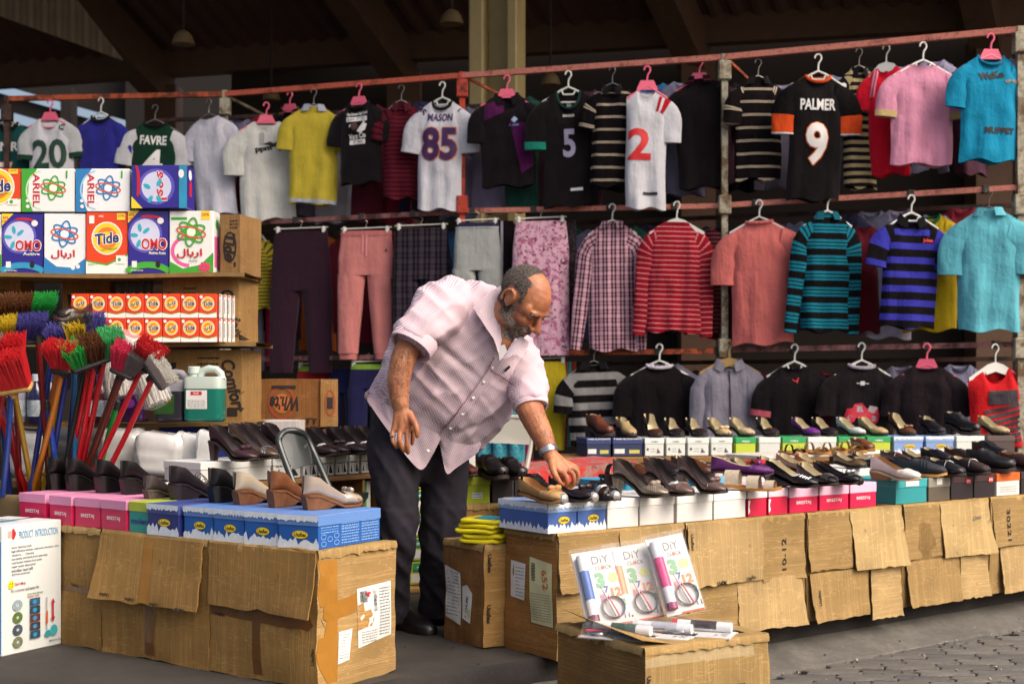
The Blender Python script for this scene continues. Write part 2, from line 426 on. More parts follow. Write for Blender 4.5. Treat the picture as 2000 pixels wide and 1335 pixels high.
# far ground sheet
b = MB(); m, t, bs = nmat('paving_ground'); v = coords(t)
bk = nd(t, 'ShaderNodeTexBrick'); bk.inputs['Scale'].default_value = 4.4; bk.inputs['Mortar Size'].default_value = .02
for k, c in ((1, '#5d5a56'), (2, '#68635d'), (3, '#2a2420')): bk.inputs[k].default_value = (*hx(c), 1)
t.links.new(v, bk.inputs['Vector']); t.links.new(bk.outputs[0], bs.inputs['Base Color']); bs.inputs['Roughness'].default_value = .9
b.add([(-600, -600, PAVE_Z - .02), (600, -600, PAVE_Z - .02), (600, 600, PAVE_Z - .02), (-600, 600, PAVE_Z - .02)], [(0, 1, 2, 3)], m)
ground = struct(b.build('ground'))
# interlocking pavers
PV = [concrete(c, 'paver_concrete', .3, 2) for c in ('#676561', '#706c66', '#5e5c59', '#69645e')]
pave = struct(MB().add([EA + Vector((0, 0, PAVE_Z - .012)) + ED * a - EN * o for a, o in ((-1.5, .04), (5, .04), (5, 2.6), (-1.5, 2.6))], [(0, 1, 2, 3)][::-1],
       concrete('#1c1612', 'joint_sand', .4)).build('pavement'))
L_, W_ = .222, .108
def paver_mesh(mat, seed):
    rn = random.Random(seed); g = .0055; a, c = L_ / 2 - g, W_ / 2 - g; z = .018
    sh = [(-a, -c), (-a * .35, -c - .010), (a * .2, -c + .006), (a, -c), (a + .012, -c * .45), (a - .012, c * .1), (a + .010, c * .55), (a, c),
          (a * .2, c + .006), (-a * .35, c - .010), (-a, c), (-a + .010, c * .55), (-a - .012, c * .1), (-a + .012, -c * .45)]
    q = MB(); n = len(sh); tops = [(x * .97, y * .94, 0) for x, y in sh]
    q.add([(x, y, -.03) for x, y in sh] + [(x, y, -.004) for x, y in sh] + tops,
          [(k * n + i, k * n + (i + 1) % n, (k + 1) * n + (i + 1) % n, (k + 1) * n + i) for k in (0, 1) for i in range(n)] + [tuple(range(2 * n, 3 * n))], mat)
    return q.mesh('paver')
PM = [paver_mesh(m_, i) for i, m_ in enumerate(PV)]
ang = R(-2); cU, cV = Vector((math.cos(ang), math.sin(ang), 0)), Vector((-math.sin(ang), math.cos(ang), 0))
O0 = G(1750, 1280, PAVE_Z); cnt = 0
for j in range(-13, 15):
    for i in range(-12, 12):
        p = O0 + cU * (i * L_ + (L_ / 2 if j % 2 else 0)) + cV * (j * W_)
        off = (p - EA).dot(EN); u = (p - EA).dot(ED)
        if -1.25 < off < -.07 and -.9 < u < 3.7 and p.y > 4.3 and cnt < 298:
            o = link('paver', PM[rnd.randrange(4)], pave); cnt += 1
            o.location = p + Vector((0, 0, rnd.uniform(-.003, .003))); o.rotation_euler = (rnd.uniform(-.012, .012), rnd.uniform(-.012, .012), ang + rnd.uniform(-.012, .012))
# ================================================================ market hall
hall = thing('market_hall', 'dark steel market hall roof with corrugated sheets above the clothes rack', 'building')
HB = paint('#563c2a', .8, .3, name='beam_paint'); HR = paint('#4a3024', .85, .3, scale=2, name='roof_sheet_metal')
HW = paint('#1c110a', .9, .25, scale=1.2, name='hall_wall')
rd = Vector((.517, 1, -.61)); rf = Vector((.517, 1, .61))
feet = [P(-720, 236, 20.9), P(-150, 200, 19.9), P(320, 170, 18.9), P(790, 140, 18), P(1360, 110, 17.1), P(1930, 80, 16.3), P(2560, 46, 15.6)]
ridge = [p - rd * 6 for p in feet]; eave = [p - rf * 3.2 for p in ridge]
def beam(b, p, q, w, h, mat):
    d = (q - p).normalized(); s = d.cross(Vector((0, 0, 1))); s = s.normalized() if s.length > .01 else Vector((1, 0, 0)); u = s.cross(d)
    b.loft([[c + s * (x * w / 2) + u * (y * h / 2) for x, y in ((-1, -1), (1, -1), (1, 1), (-1, 1))] for c in (p, q)], mat)
for f_, r_, e_ in zip(feet, ridge, eave):
    b = MB(); beam(b, f_, r_, .34, .5, HB); beam(b, r_, e_, .34, .5, HB); b.build('rafter', hall)
    b = MB(); g0 = Vector((f_.x, f_.y, 0)); beam(b, g0, f_, .42, .42, HB); b.build('column', hall)
def sheet(A, B, name, n_=26):
    b = MB(); rows_ = [[], []]
    for i in range(len(A) - 1):
        for k in range(n_ * 2):
            t_ = k / (n_ * 2); zz = .05 if (k // 2) % 2 else 0.0
            for rw, S in ((0, A), (1, B)):
                rows_[rw].append(S[i].lerp(S[i + 1], t_) + Vector((0, 0, .3 + zz)))
    b.loft(rows_, HR, closed=False); return b.build(name, hall)
sheet(feet, ridge, 'roof_sheet'); sheet(ridge, eave, 'roof_sheet')
for A, B, k in ((feet, ridge, .33), (feet, ridge, .66), (ridge, eave, .4)):
    pts_ = [a.lerp(c, k) + Vector((0, 0, .22)) for a, c in zip(A, B)]
    b = MB()
    for i in range(len(pts_) - 1): beam(b, pts_[i], pts_[i + 1], .1, .14, HB)
    b.build('purlin', hall)
# rear wall, open at the far left where daylight shows between dark panels
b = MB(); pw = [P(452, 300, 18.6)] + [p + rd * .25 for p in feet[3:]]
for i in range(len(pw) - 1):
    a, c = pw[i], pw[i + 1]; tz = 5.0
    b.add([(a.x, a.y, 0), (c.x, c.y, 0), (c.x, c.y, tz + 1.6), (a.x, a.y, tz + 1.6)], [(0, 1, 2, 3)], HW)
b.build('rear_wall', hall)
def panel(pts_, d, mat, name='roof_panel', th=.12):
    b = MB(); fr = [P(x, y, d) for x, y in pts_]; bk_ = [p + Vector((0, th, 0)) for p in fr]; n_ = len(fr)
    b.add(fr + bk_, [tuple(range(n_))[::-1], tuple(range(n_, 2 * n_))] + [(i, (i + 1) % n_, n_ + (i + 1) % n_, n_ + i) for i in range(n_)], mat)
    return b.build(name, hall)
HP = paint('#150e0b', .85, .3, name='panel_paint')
for i in range(len(feet) - 1):
    b = MB(); beam(b, feet[i] + Vector((0, -.1, .32)), feet[i + 1] + Vector((0, -.1, .32)), .2, .42, HB); b.build('eave_beam', hall)
def ln(x, c): return c + .285 * x
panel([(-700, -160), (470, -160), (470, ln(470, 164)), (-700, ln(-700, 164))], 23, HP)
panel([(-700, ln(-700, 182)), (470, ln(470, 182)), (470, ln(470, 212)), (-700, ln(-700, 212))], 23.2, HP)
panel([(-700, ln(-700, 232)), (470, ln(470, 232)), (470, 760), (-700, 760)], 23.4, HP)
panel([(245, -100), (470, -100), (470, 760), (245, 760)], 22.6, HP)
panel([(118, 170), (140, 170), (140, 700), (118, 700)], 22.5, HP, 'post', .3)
# ribbed gable cladding at the upper left
b = MB(); rows_ = [[], []]
for k in range(60):
    x = -160 + 400 * k / 59; o_ = .05 if (k // 2) % 2 else 0
    yb = 32 + max(0, x) * .36; yt = min(-40, 0) if x < 120 else -40 + (x - 120) * 1.3
    rows_[0].append(P(x, yb, 15.5 + o_)); rows_[1].append(P(x, min(yt, yb - 2), 15.5 + o_))
b.loft(rows_, paint('#7a6a58', .8, .2, name='cladding_paint'), closed=False); b.build('gable_cladding', hall)
# big steel column in front of the rear bays
cl = P(972, 745, 12.3); cl.z = 0
b = MB(); HM = paint('#9c8a5c', .6, .18, name='column_paint'); yaw = Matrix.Rotation(R(-14), 4, 'Z')
b.X = Matrix.Translation(cl) @ yaw
b.box((-.15, -.02, 3.6), (.13, .34, 7.2), HM, .012); b.box((.17, .0, 3.6), (.09, .34, 7.2), HM, .012); b.box((.02, .05, 3.6), (.3, .05, 7.2), HM, .004)
b.build('column', hall, label='olive steel column behind the clothes rack')
# side and rear enclosure far back keeps the hall dark
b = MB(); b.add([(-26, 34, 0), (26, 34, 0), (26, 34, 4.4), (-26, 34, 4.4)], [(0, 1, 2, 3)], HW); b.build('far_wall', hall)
# pendant lamps
LM = paint('#7d6a4c', .45, .1, name='lamp_enamel'); LD = paint('#241a16', .7, name='lamp_inside')
for i, (x, y, d, w, lb) in enumerate(((358, 76, 15, 44, 'domed pendant lamp under the roof, far left one'), (882, 36, 14.5, 46, 'domed pendant lamp just left of the olive column'),
        (530, 187, 17, 36, 'domed pendant lamp seen right above the yellow polo shirt'), (1075, 157, 16, 40, 'domed pendant lamp above the black jersey with number five'),
        )):
    p = P(x, y, d); r = w / 2 / F * d
    L = thing('pendant_lamp', lb, 'lamp', p, group='pendant lamps under the hall roof')
    b = MB(); b.lathe([(r * .96, -r * .5), (r, -r * .5), (r * .95, -r * .2), (r * .8, r * .25), (r * .5, r * .6), (r * .2, r * .75)], LM, 20); b.build('shade', L, True)
    b = MB(); b.lathe([(r * .95, -r * .49), (r * .1, -r * .3)], LD, 20); b.build('reflector', L, True)
    b = MB(); b.tube([(0, 0, r * .7), (0, 0, 2.2)], .015, LD, 6); b.build('stem', L)
# ================================================================ cartons
def stick(pr, bvh, name, parent, lift=.0015, cut=.05, layer=True):
    for q in pieces(pr, name == 'lettering'): o = stick1(q, pr, bvh, name, parent, lift, cut)
    return o
def stick1(b_, pr, bvh, name, parent, lift, cut):
    me = b_.mesh(name); bm = bmesh.new(); bm.from_mesh(me); bmesh.ops.triangulate(bm, faces=bm.faces[:])
    for _ in range(3):
        es = [e for e in bm.edges if e.calc_length() > cut]
        if not es: break
        bmesh.ops.subdivide_edges(bm, edges=es, cuts=1); bmesh.ops.triangulate(bm, faces=[f for f in bm.faces if len(f.verts) > 3])
    for v in bm.verts:
        off = (v.co - pr.O).dot(pr.N); q = v.co - pr.N * off
        h = bvh.ray_cast(q + pr.N * .12, -pr.N, .3)
        if h[0]: v.co = h[0] + pr.N * (lift + off)
    bm.to_mesh(me); bm.free(); return link(name, me, parent)
def crumple_box(w, d, h, mf, ms, mt, amp=.006, seed=0, seg=14, bulge=.006, lean=(0, 0)):
    b = MB(); sd = Vector((seed * 3.7, seed * 1.3, seed * 2.1))
    def wp(x, y, z):
        p = Vector((x, y, z)); q = p * 5.5 + sd
        nv = Vector((noise.noise(q), noise.noise(q + Vector((7, 0, 0))), noise.noise(q + Vector((0, 9, 0)))))
        nv += .5 * Vector((noise.noise(q * 3), noise.noise(q * 3 + Vector((7, 0, 0))), noise.noise(q * 3 + Vector((0, 9, 0)))))
        p += nv * amp
        bx = math.sin(math.pi * max(0, min(1, x / w))) if w else 0; by = math.sin(math.pi * max(0, min(1, y / d))); bz = math.sin(math.pi * max(0, min(1, z / h)))
        if y <= 0: p.y -= bulge * bx * bz
        if y >= d: p.y += bulge * bx * bz
        if x <= 0: p.x -= bulge * by * bz
        if x >= w: p.x += bulge * by * bz
        if z >= h: p.z += bulge * .4 * bx * by
        p.x += lean[0] * z; p.y += lean[1] * z
        if z < .01: p.z = max(p.z, .0)
        return p
    n = seg
    b.grid(lambda u, v: wp(u * w, 0, v * h), n, n, mf); b.grid(lambda u, v: wp(w - u * w, d, v * h), n, n, mf)
    b.grid(lambda u, v: wp(w, u * d, v * h), n, n, ms); b.grid(lambda u, v: wp(0, d - u * d, v * h), n, n, ms)
    b.grid(lambda u, v: wp(u * w, v * d, h), n, n, mt); b.grid(lambda u, v: wp(u * w, d - v * d, 0), n, n, mt)
    me = b.mesh('body', True, 50); bm = bmesh.new(); bm.from_mesh(me); bmesh.ops.remove_doubles(bm, verts=bm.verts, dist=.0004); bm.to_mesh(me); bm.free()
    me.set_sharp_from_angle(angle=R(48)); return me
def bvh_of(me):
    return BVHTree.FromPolygons([v.co.copy() for v in me.vertices], [tuple(p.vertices) for p in me.polygons])
INK = paint('#1d1410', .8, 0, name='black_ink'); TAPE_D = paint('#6b4420', .35, .3, name='brown_tape'); TAPE_O = paint('#a8742e', .3, .25, name='amber_tape')
LBL = paint('#d9dad6', .6, .08, name='label_paper'); LBLY = paint('#c9c79a', .6, .1, name='yellowed_label'); GREYINK = paint('#55535a', .8, 0, name='grey_ink')
REDINK = paint('#b3202a', .7, 0, name='red_ink')
def carton(name, label, loc, rz, w, d, h, col='#a87b40', seed=0, amp=.006, group=None, side=None, bulge=.006, lean=(0, 0), cat='carton', wear=.35, ax=0):
    T = thing(name, label, cat, loc, rz, group)
    me = crumple_box(w, d, h, card_mat(col, ax, wear=wear), card_mat(side or col, 2 if side else 1, wear=wear), card_mat(col, 1, wear=wear), amp, seed, bulge=bulge, lean=lean)
    link('body', me, T)
    if amp > .004:                                   # frayed, folded rims along the upper edges
        for vx, o_, ln_ in ((Vector((1, 0, 0)), Vector((0, 0, h)), w), (Vector((0, 1, 0)), Vector((w, 0, h)), d), (Vector((0, 1, 0)), Vector((0, 0, h)), d)):
            out_ = Vector((0, -1, 0)) if vx.x else Vector((1 if o_.x else -1, 0, 0)); n_ = 30; rows_ = [[], [], [], []]
            for i in range(n_ + 1):
                s_ = i / n_; p = o_ + vx * (ln_ * s_) + Vector((lean[0] * h, lean[1] * h, 0)); k1 = noise.noise(Vector((s_ * 9, seed, o_.x + 2))); k2 = noise.noise(Vector((s_ * 31, seed + 4, o_.x)))
                rows_[0].append(p + out_ * -.05 + Vector((0, 0, .005))); rows_[1].append(p + out_ * (.002 + .004 * k1) + Vector((0, 0, .006 + .004 * k1)))
                rows_[2].append(p + out_ * (.007 + .005 * k2) + Vector((0, 0, -.006 + .003 * k2))); rows_[3].append(p + out_ * (.0065 + .007 * k2) + Vector((0, 0, -.018 - .012 * max(0, k1) - .006 * k2)))
            b = MB(); b.loft(rows_, card_mat('#ac8c56', 0 if vx.x else 1), False, smooth=True); b.build('rim', T, True, 60)
    return T, bvh_of(me)
def front_pr(h=0): return PR((0, 0, 0), (1, 0, 0), (0, 0, 1))
def right_pr(w): return PR((w, 0, 0), (0, 1, 0), (0, 0, 1))
def left_pr(d): return PR((0, d, 0), (0, -1, 0), (0, 0, 1))
def strip(T, bv, pr, rect, mat, name='tape'):
    pr.rect(*rect, mat); stick(pr, bv, name, T, .0012)
def flap(T, u0, u1, z1, z0, tilt, mat, seed=0, th=.004, skew=0.0, y0=-.006, name='flap'):
    """a torn board flap hinged at z1, its lower edge standing off by tilt"""
    b = MB(); n, m_ = 10, 8; rn = random.Random(seed)
    def fn(s):
        def g(u, v):
            x = u0 + (u1 - u0) * u + skew * (1 - v); z = z0 + (z1 - z0) * v
            k = (1 - v)
            y = y0 - tilt * k - .006 * math.sin(3 * u + seed) * k - .004 * noise.noise(Vector((u * 4, v * 4, seed)))
            z += (.010 * noise.noise(Vector((u * 9, seed, 0))) + .006 * noise.noise(Vector((u * 37, seed, 2)))) * (1 if v < .05 else 0); x += .010 * noise.noise(Vector((v * 11, seed + u * 5, 3))) * (1 if u in (0, 1) else 0); y -= .018 * k ** 3 * (u ** 5 * (seed % 2) + (1 - u) ** 5 * ((seed + 1) % 2))
            return Vector((x, y - s * th, z))
        return g
    b.grid(fn(1), n, m_, mat); b.grid(lambda u, v: fn(0)(1 - u, v), n, m_, mat)
    e = [(i / n, 0) for i in range(n + 1)] + [(1, j / m_) for j in range(1, m_ + 1)] + [(1 - i / n, 1) for i in range(1, n + 1)] + [(0, 1 - j / m_) for j in range(1, m_)]
    b.loft([[fn(1)(*q) for q in e], [fn(0)(*q) for q in e]], mat, True, (False, False))
    return b.build(name, T, True, 50)
# ---- left stall front
LC = G(622, 1350); LX = Vector((.798, -.602, 0)); LI = Vector((.602, .798, 0)); LRZ = math.atan2(LX.y, LX.x)
def Lu(px): return lineu(px, LC, LX)
CH = .447
def lcarton(pa, pb, name='carton', gap=.012, **k):
    ua, ub = Lu(pa), Lu(pb); o = LC + LX * (ua + gap / 2); return carton(name, k.pop('label'), (o.x, o.y, 0), LRZ, ub - ua - gap, .38, CH, **k)
def mid_tape(T, bv, w, zc=.235, hh=.03, seed=0):
    pr = front_pr(); rn = random.Random(seed); n = 12
    pr.poly([(w * i / n, zc - hh * .5 - .012 * i / n + rn.uniform(-.003, .003)) for i in range(n + 1)] + [(w * i / n, zc + hh * .5 - .012 * i / n + rn.uniform(-.004, .004)) for i in range(n, -1, -1)], TAPE_D)
    stick(pr, bv, 'tape', T, .0012)
wA = Lu(622) - Lu(410) - .012
cA, bA = lcarton(410, 622, label='large worn corner carton of the left stall with a shipping label', seed=1, col='#9a743c', side='#a88652', amp=.011, group='cartons under the left shoe display')
mid_tape(cA, bA, wA, .225, .045, 1)
pr = front_pr(); pr.rect(wA * .42, .02, wA * .5, .43, TAPE_D); stick(pr, bA, 'tape', cA, .0008)
pr = front_pr()
for z_, s_ in ((.11, 'Usaflex'), (.36, 'Usaflex')): pr.text(s_, wA - .018, z_, .014, INK, 90, .02)
pr.text('Usaflex', .05, .205, .013, INK, -4, .02); stick(pr, bA, 'lettering', cA, .002)
pr = right_pr(wA); pr.rect(.0, .02, .085, .42, TAPE_O); pr.poly([(0, .215), (.16, .235), (.21, .262), (.2, .3), (.1, .285), (0, .26)], TAPE_O); stick(pr, bA, 'tape', cA, .0012)
pr = right_pr(wA); pr.poly([(.185, .112), (.355, .135), (.352, .318), (.18, .31)], LBL); pr.poly([(.183, .17), (.25, .18), (.262, .2), (.245, .235), (.215, .232), (.21, .262), (.183, .255)], card_mat('#b58a4c', 2))
for i in range(14): pr.rect(.19 + i * .0028, .262, .1915 + i * .0028, .3, INK)
pr.text('4', .232, .287, .026, REDINK, 90, .03); pr.text('290 AUANC', .268, .262, .075, GREYINK, 0, .0, w=.018); pr.text('290', .27, .262, .017, GREYINK, 80)
pr.lines(.29, .14, .345, .305, 16, GREYINK, 3, .3); pr.lines(.2, .125, .28, .168, 5, GREYINK, 4, .25); stick(pr, bA, 'shipping_label', cA, .002)
pr = right_pr(wA); pr.poly([(.085, .075), (.14, .082), (.15, .185), (.09, .18)], LBL); pr.lines(.092, .09, .138, .175, 9, GREYINK, 9, .18); stick(pr, bA, 'paper_slip', cA, .002)
for z0, z1, s_ in ((.4, .447, 1), (.395, .445, 2)):
    pass
flap(cA, 0.0, wA, CH, .235, .012, card_mat('#a27a40', 0), 5, y0=-.004)
wB = Lu(410) - Lu(200) - .012
cB, bB = lcarton(200, 410, label='brown left-stall carton with its upper flap bulging forward', seed=2, col='#906c36', amp=.012, group='cartons under the left shoe display')
fB = flap(cB, .0, wB * .97, CH - .004, .205, .03, card_mat('#a67e42', 0), 8, skew=-.012)
pr = PR((0, -.06, 0), (1, 0, 0), (0, 0, 1))
for i in range(4): pr.text('Usaflex', wB * (.12 + .23 * i), .222 - .006 * i, .013, INK, 180, .02)
stick(pr, bvh_of(fB.data), 'lettering', cB, .002)
pr = PR((0, -.06, 0), (1, 0, 0), (0, 0, 1)); pr.rect(wB * .44, .21, wB * .52, .43, TAPE_O); stick(pr, bvh_of(fB.data), 'tape', cB, .001)
pr = front_pr(); pr.rect(wB * .42, .02, wB * .52, .2, TAPE_D); stick(pr, bB, 'tape', cB, .001)
wC = Lu(200) - Lu(90) - .012
cC, bC = lcarton(90, 200, label='brown carton half hidden behind the white product box', seed=3, col='#8a6834', amp=.01, group='cartons under the left shoe display')
mid_tape(cC, bC, wC, .22, .02, 4)
pr = front_pr(); pr.text('Usaflex', wC * .55, .232, .013, INK, -3, .02); pr.text('Usaflex', wC * .88, .225, .013, INK, -3, .02); stick(pr, bC, 'lettering', cC, .002)
# ---- right stall front
RX = Vector((.803, .597, 0)).normalized(); RI = Vector((-RX.y, RX.x, 0)); RRZ = math.atan2(RX.y, RX.x)
def Ru(px): return lineu(px, CA, RX)
def rcarton(pa, pb, gap=.01, d=.31, **k):
    ua, ub = Ru(pa), Ru(pb); o = CA + RX * (ua + gap / 2); return carton('carton', k.pop('label'), (o.x, o.y, 0), RRZ, ub - ua - gap, d, .45, group='cartons under the right shoe display', **k), ub - ua - gap
KL, KM, KD = '#ad9060', '#9b7d4d', '#84673b'
(c1, b1), w1 = rcarton(1085, 1336, label='leftmost right-stall carton with two paper labels on its dark side', seed=11, col=KM, side='#9c6c36', ax=2, amp=.009)
pr = left_pr(.31)                                                    # faces the gap where the man stands
pr.poly([(.04, .2), (.135, .195), (.14, .33), (.04, .335)], LBL); pr.ell(.06, .3, .02, .011, LBLY, 90); pr.text('Usaflex', .06, .3, .01, INK, 90, .02); pr.lines(.075, .205, .13, .32, 9, GREYINK, 5, .2)
pr.poly([(.17, .12), (.29, .115), (.29, .345), (.165, .36)], LBLY)
for i in range(12): pr.rect(.178, .275 + i * .0055, .2, .278 + i * .0055, INK)
pr.text('652', .255, .285, .03, paint('#b85a30', .7, 0), -80, .01, w=.07); pr.lines(.175, .13, .28, .235, 11, GREYINK, 6, .2); stick(pr, b1, 'paper_label', c1, .002)
flap(c1, .0, w1 * .46, .447, .24, .008, card_mat(KM, 2), 12); flap(c1, w1 * .47, w1 * .97, .447, .23, .012, card_mat(KL, 0), 13)
(c2, b2), w2 = rcarton(1336, 1572, label='carton printed with 10-12 on the right stall front', seed=12, col=KD, amp=.009)
u = lambda px: Ru(px) - Ru(1336) - .005
f = flap(c2, u(1340), u(1486), .446, .205, .014, card_mat(KL, 0), 14)
f2 = flap(c2, u(1486), u(1568), .446, .19, .004, card_mat(KM, 2), 15, y0=-.003)
pr = PR((0, -.05, 0), (1, 0, 0), (0, 0, 1)); pr.text('10-12', u(1529), .295, .026, INK, 90, .01, w=.13); stick(pr, bvh_of(f2.data), 'lettering', c2, .002)
pr = PR((0, -.05, 0), (1, 0, 0), (0, 0, 1)); pr.text('Usaflex', u(1347), .38, .016, INK, -90, .02); pr.text('Usaflex', u(1400), .216, .014, INK, 4, .02); pr.text('Usaflex', u(1460), .218, .014, INK, 4, .02); stick(pr, bvh_of(f.data), 'lettering', c2, .002)
flap(c2, u(1342), u(1436), .2, .004, .006, card_mat(KM, 2), 16); flap(c2, u(1437), u(1562), .205, .004, .02, card_mat(KL, 0), 17)
(c3, b3), w3 = rcarton(1574, 1760, label='carton with a pale torn flap swung out, right of the printed numbers', seed=13, col=KD, amp=.009)
u = lambda px: Ru(px) - Ru(1574) - .005
flap(c3, u(1576), u(1660), .446, .21, .004, card_mat(KM, 2), 18, y0=-.003); flap(c3, u(1657), u(1757), .446, .195, .022, card_mat('#bb9e6a', 0), 19, skew=.02)
fl = flap(c3, u(1578), u(1690), .2, .0, .022, card_mat(KM, 0), 20); flap(c3, u(1697), u(1756), .205, -.03, .006, card_mat(KL, 2), 21)
pr = PR((0, -.05, 0), (1, 0, 0), (0, 0, 1)); pr.text('Usaflex', u(1592), .1, .016, INK, 90, .02); stick(pr, bvh_of(fl.data), 'lettering', c3, .002)
(c4, b4), w4 = rcarton(1762, 1930, label='carton with a handwritten scribble on its pale flap under the black shoe boxes', seed=14, col=KD, amp=.009)
u = lambda px: Ru(px) - Ru(1762) - .005
flap(c4, u(1764), u(1838), .446, .21, .004, card_mat(KM, 2), 22, y0=-.003); fs_ = flap(c4, u(1832), u(1926), .446, .2, .022, card_mat('#bb9e6a', 0), 23, skew=.02)
flap(c4, u(1768), u(1868), .2, .0, .02, card_mat(KM, 0), 24); flap(c4, u(1872), u(1925), .205, .0, .006, card_mat(KL, 2), 25)
pr = PR((0, -.08, 0), (1, 0, 0), (0, 0, 1)); pr.text('Omes', u(1902), .37, .02, GREYINK, 5, 0, .4); stick(pr, bvh_of(fs_.data), 'lettering', c4, .002)
(c5, b5), w5 = rcarton(1932, 2090, label='carton printed with a long number at the far right end of the stall', seed=15, col=KM, amp=.009)
u = lambda px: Ru(px) - Ru(1932) - .005
f5 = flap(c5, u(1936), u(2084), .446, .22, .005, card_mat(KM, 2), 26, y0=-.003); flap(c5, u(1950), u(2084), .215, .0, .02, card_mat(KL, 0), 27)
pr = PR((0, -.05, 0), (1, 0, 0), (0, 0, 1)); pr.text('30221', u(1965), .32, .028, INK, -90, .01, w=.15); stick(pr, bvh_of(f5.data), 'lettering', c5, .002)
# small carton beside the man's leg
q0, q1 = G(868, 1246), G(946, 1268)
dx = (q1 - q0); rz = math.atan2(dx.y, dx.x)
cs, bs_ = carton('carton', 'small dark carton with handwritten label beside the man, holding yellow packs', (q0.x, q0.y, 0), rz, dx.length, .2, .385, col='#8a6032', side='#a88046', seed=21, amp=.009)
w_ = dx.length; pr = front_pr()
pr.poly([(.012, .09), (.125, .07), (.125, .27), (.012, .29)], LBL); pr.lines(.02, .1, .115, .275, 13, GREYINK, 12, .25)
pr.poly([(.135, .1), (.19, .085), (.2, .2), (.17, .23), (.135, .22)], LBL); pr.text('F. CHUMBO', .165, .155, .016, INK, 84, .01, w=.1); pr.ell(.18, .12, .011, .02, LBLY); stick(pr, bs_, 'shipping_label', cs, .002)
pr = right_pr(w_); pr.text('Usaflex', .02, .32, .018, INK, -90, .03); pr.text('Usaflex', .02, .13, .018, INK, -90, .03); stick(pr, bs_, 'lettering', cs, .002)
# yellow cloth packs on it
YP = paint('#d8c81c', .35, .15, name='yellow_film'); TP = paint('#1f8fb0', .5, .1)
for i in range(5):
    k = MB(); wv = .17; px_ = P(947, 1055, 5.27); zz = .39 + i * .0185
    T = thing('cloth_pack', '%s yellow cleaning cloth pack in the stack, counted from below' % ORD[i] if i < 4 else 'top yellow cleaning cloth pack with a turquoise card, on the stack', 'cloth pack', (px_.x + .012 * math.sin(i * 2.2), 5.27, zz), R(-24 + 7 * math.sin(i * 1.7)), 'yellow cleaning cloth packs')
    rings = []
    for j in range(9):
        a = j / 8; zq = .0015 + .017 * a; ww = wv / 2 * (1 - .10 * (2 * a - 1) ** 4); dd = .085 * (1 - .12 * (2 * a - 1) ** 4)
        rings.append([Vector((ww * math.copysign(abs(math.cos(t)) ** .35, math.cos(t)), dd * math.copysign(abs(math.sin(t)) ** .35, math.sin(t)), zq + .002 * math.sin(5 * t + i))) for t in [2 * math.pi * q / 32 for q in range(32)]])
    k.loft(rings, YP); k.build('wrapper', T, True)
    if i == 4:
        k = MB(); k.grid(lambda a, c: Vector((-.03 + .1 * a, -.07 + .12 * c, .0205 + .002 * math.sin(6 * a))), 4, 4, TP); k.build('header_card', T)
# carton in front on the pavement, with the clock packs
pA, pB = G(1085, 1420, PAVE_Z), G(1268, 1452, PAVE_Z)
# its near corner is below the frame; sized from the top edges
tz = .262
cA1, cB1, cC1 = P(1087, 1222, 4.36), P(1258, 1268, 4.12), P(1500, 1232, 4.36)
ox = Vector((cB1.x, cB1.y, PAVE_Z)); dxv = Vector((cC1.x - cB1.x, cC1.y - cB1.y, 0)); dyv = Vector((cA1.x - cB1.x, cA1.y - cB1.y, 0))
rzD = math.atan2(dxv.y, dxv.x); wD = dxv.length; dD = .49; hD = .35 - (-.155) - .155
HD = P(1258, 1268, 4.12).z - PAVE_Z
cD, bD = carton('carton', 'carton standing on the pavement in front with clock packs displayed on top', ox, rzD, wD, dD, HD, col='#a08250', side='#7c5c2e', seed=31, amp=.009)
pr = front_pr(); pr.text('MADE IN BRAZIL', wD * .52, HD - .152, .03, INK, 0, .02, w=.28); stick(pr, bD, 'lettering', cD, .002)
pr = front_pr(); pr.rect(.0, HD - .055, wD, HD - .004, clear('#e8d8b0', .15, .25, 'clear_tape')); stick(pr, bD, 'tape', cD, .001)
pr = front_pr(); pr.text('Usaflex', .014, HD - .11, .016, INK, -90, .03); stick(pr, bD, 'lettering', cD, .002)
pr = PR((0, 0, HD), (1, 0, 0), (0, 1, 0)); pr.rect(0, dD * .45, wD, dD * .55, TAPE_O); stick(pr, bD, 'tape', cD, .001)
fD = MB(); fD.grid(lambda a, c: Vector((.0 - .0 * a + .12 * a, dD * (.02 + .96 * c), HD + .004 + .055 * (1 - a) * (.4 + .6 * c))), 6, 6, card_mat('#b58f52', 1)); fD.build('flap', cD, True)
# white product box at the left edge
pq0, pq1 = G(4, 1282), G(120, 1256)
dx = pq1 - pq0; rzP = math.atan2(dx.y, dx.x); wP = dx.length; hP = .475
WB = paint('#d6dad8', .4, .06, name='white_board'); BLB = paint('#2a6fae', .45, .06)
T = thing('product_box', 'white spin mop product box with printed text and photos at the left edge', 'box', (pq0.x, pq0.y, 0), rzP)
b = MB(); b.box((wP / 2, .14, hP / 2), (wP, .28, hP), WB, .003); b.build('body', T)
b = MB(); b.box((-.0015, .14, hP * .45), (.003, .27, hP * .86), BLB); b.build('side_panel', T)
k = wP / .225; pr = PR((0, 0, 0), (1, 0, 0), (0, 0, 1)); BT = paint('#2f86b8', .6, 0); GR = paint('#4a4a50', .7, 0)
W_u, H_v = wP, hP
pr.rect(.03 * W_u * 3, H_v * .9, .16 * W_u, H_v * .955, paint('#e9a49c', .6, 0)); pr.poly([(.16 * W_u, H_v * .89), (.19 * W_u, H_v * .885), (.23 * W_u, H_v * .93), (.19 * W_u, H_v * .972), (.16 * W_u, H_v * .965)], REDINK)
pr.text('PRODUCT  INTRODUCTION', W_u * .6, H_v * .915, .028, BT, 0, .012, w=W_u * .66)
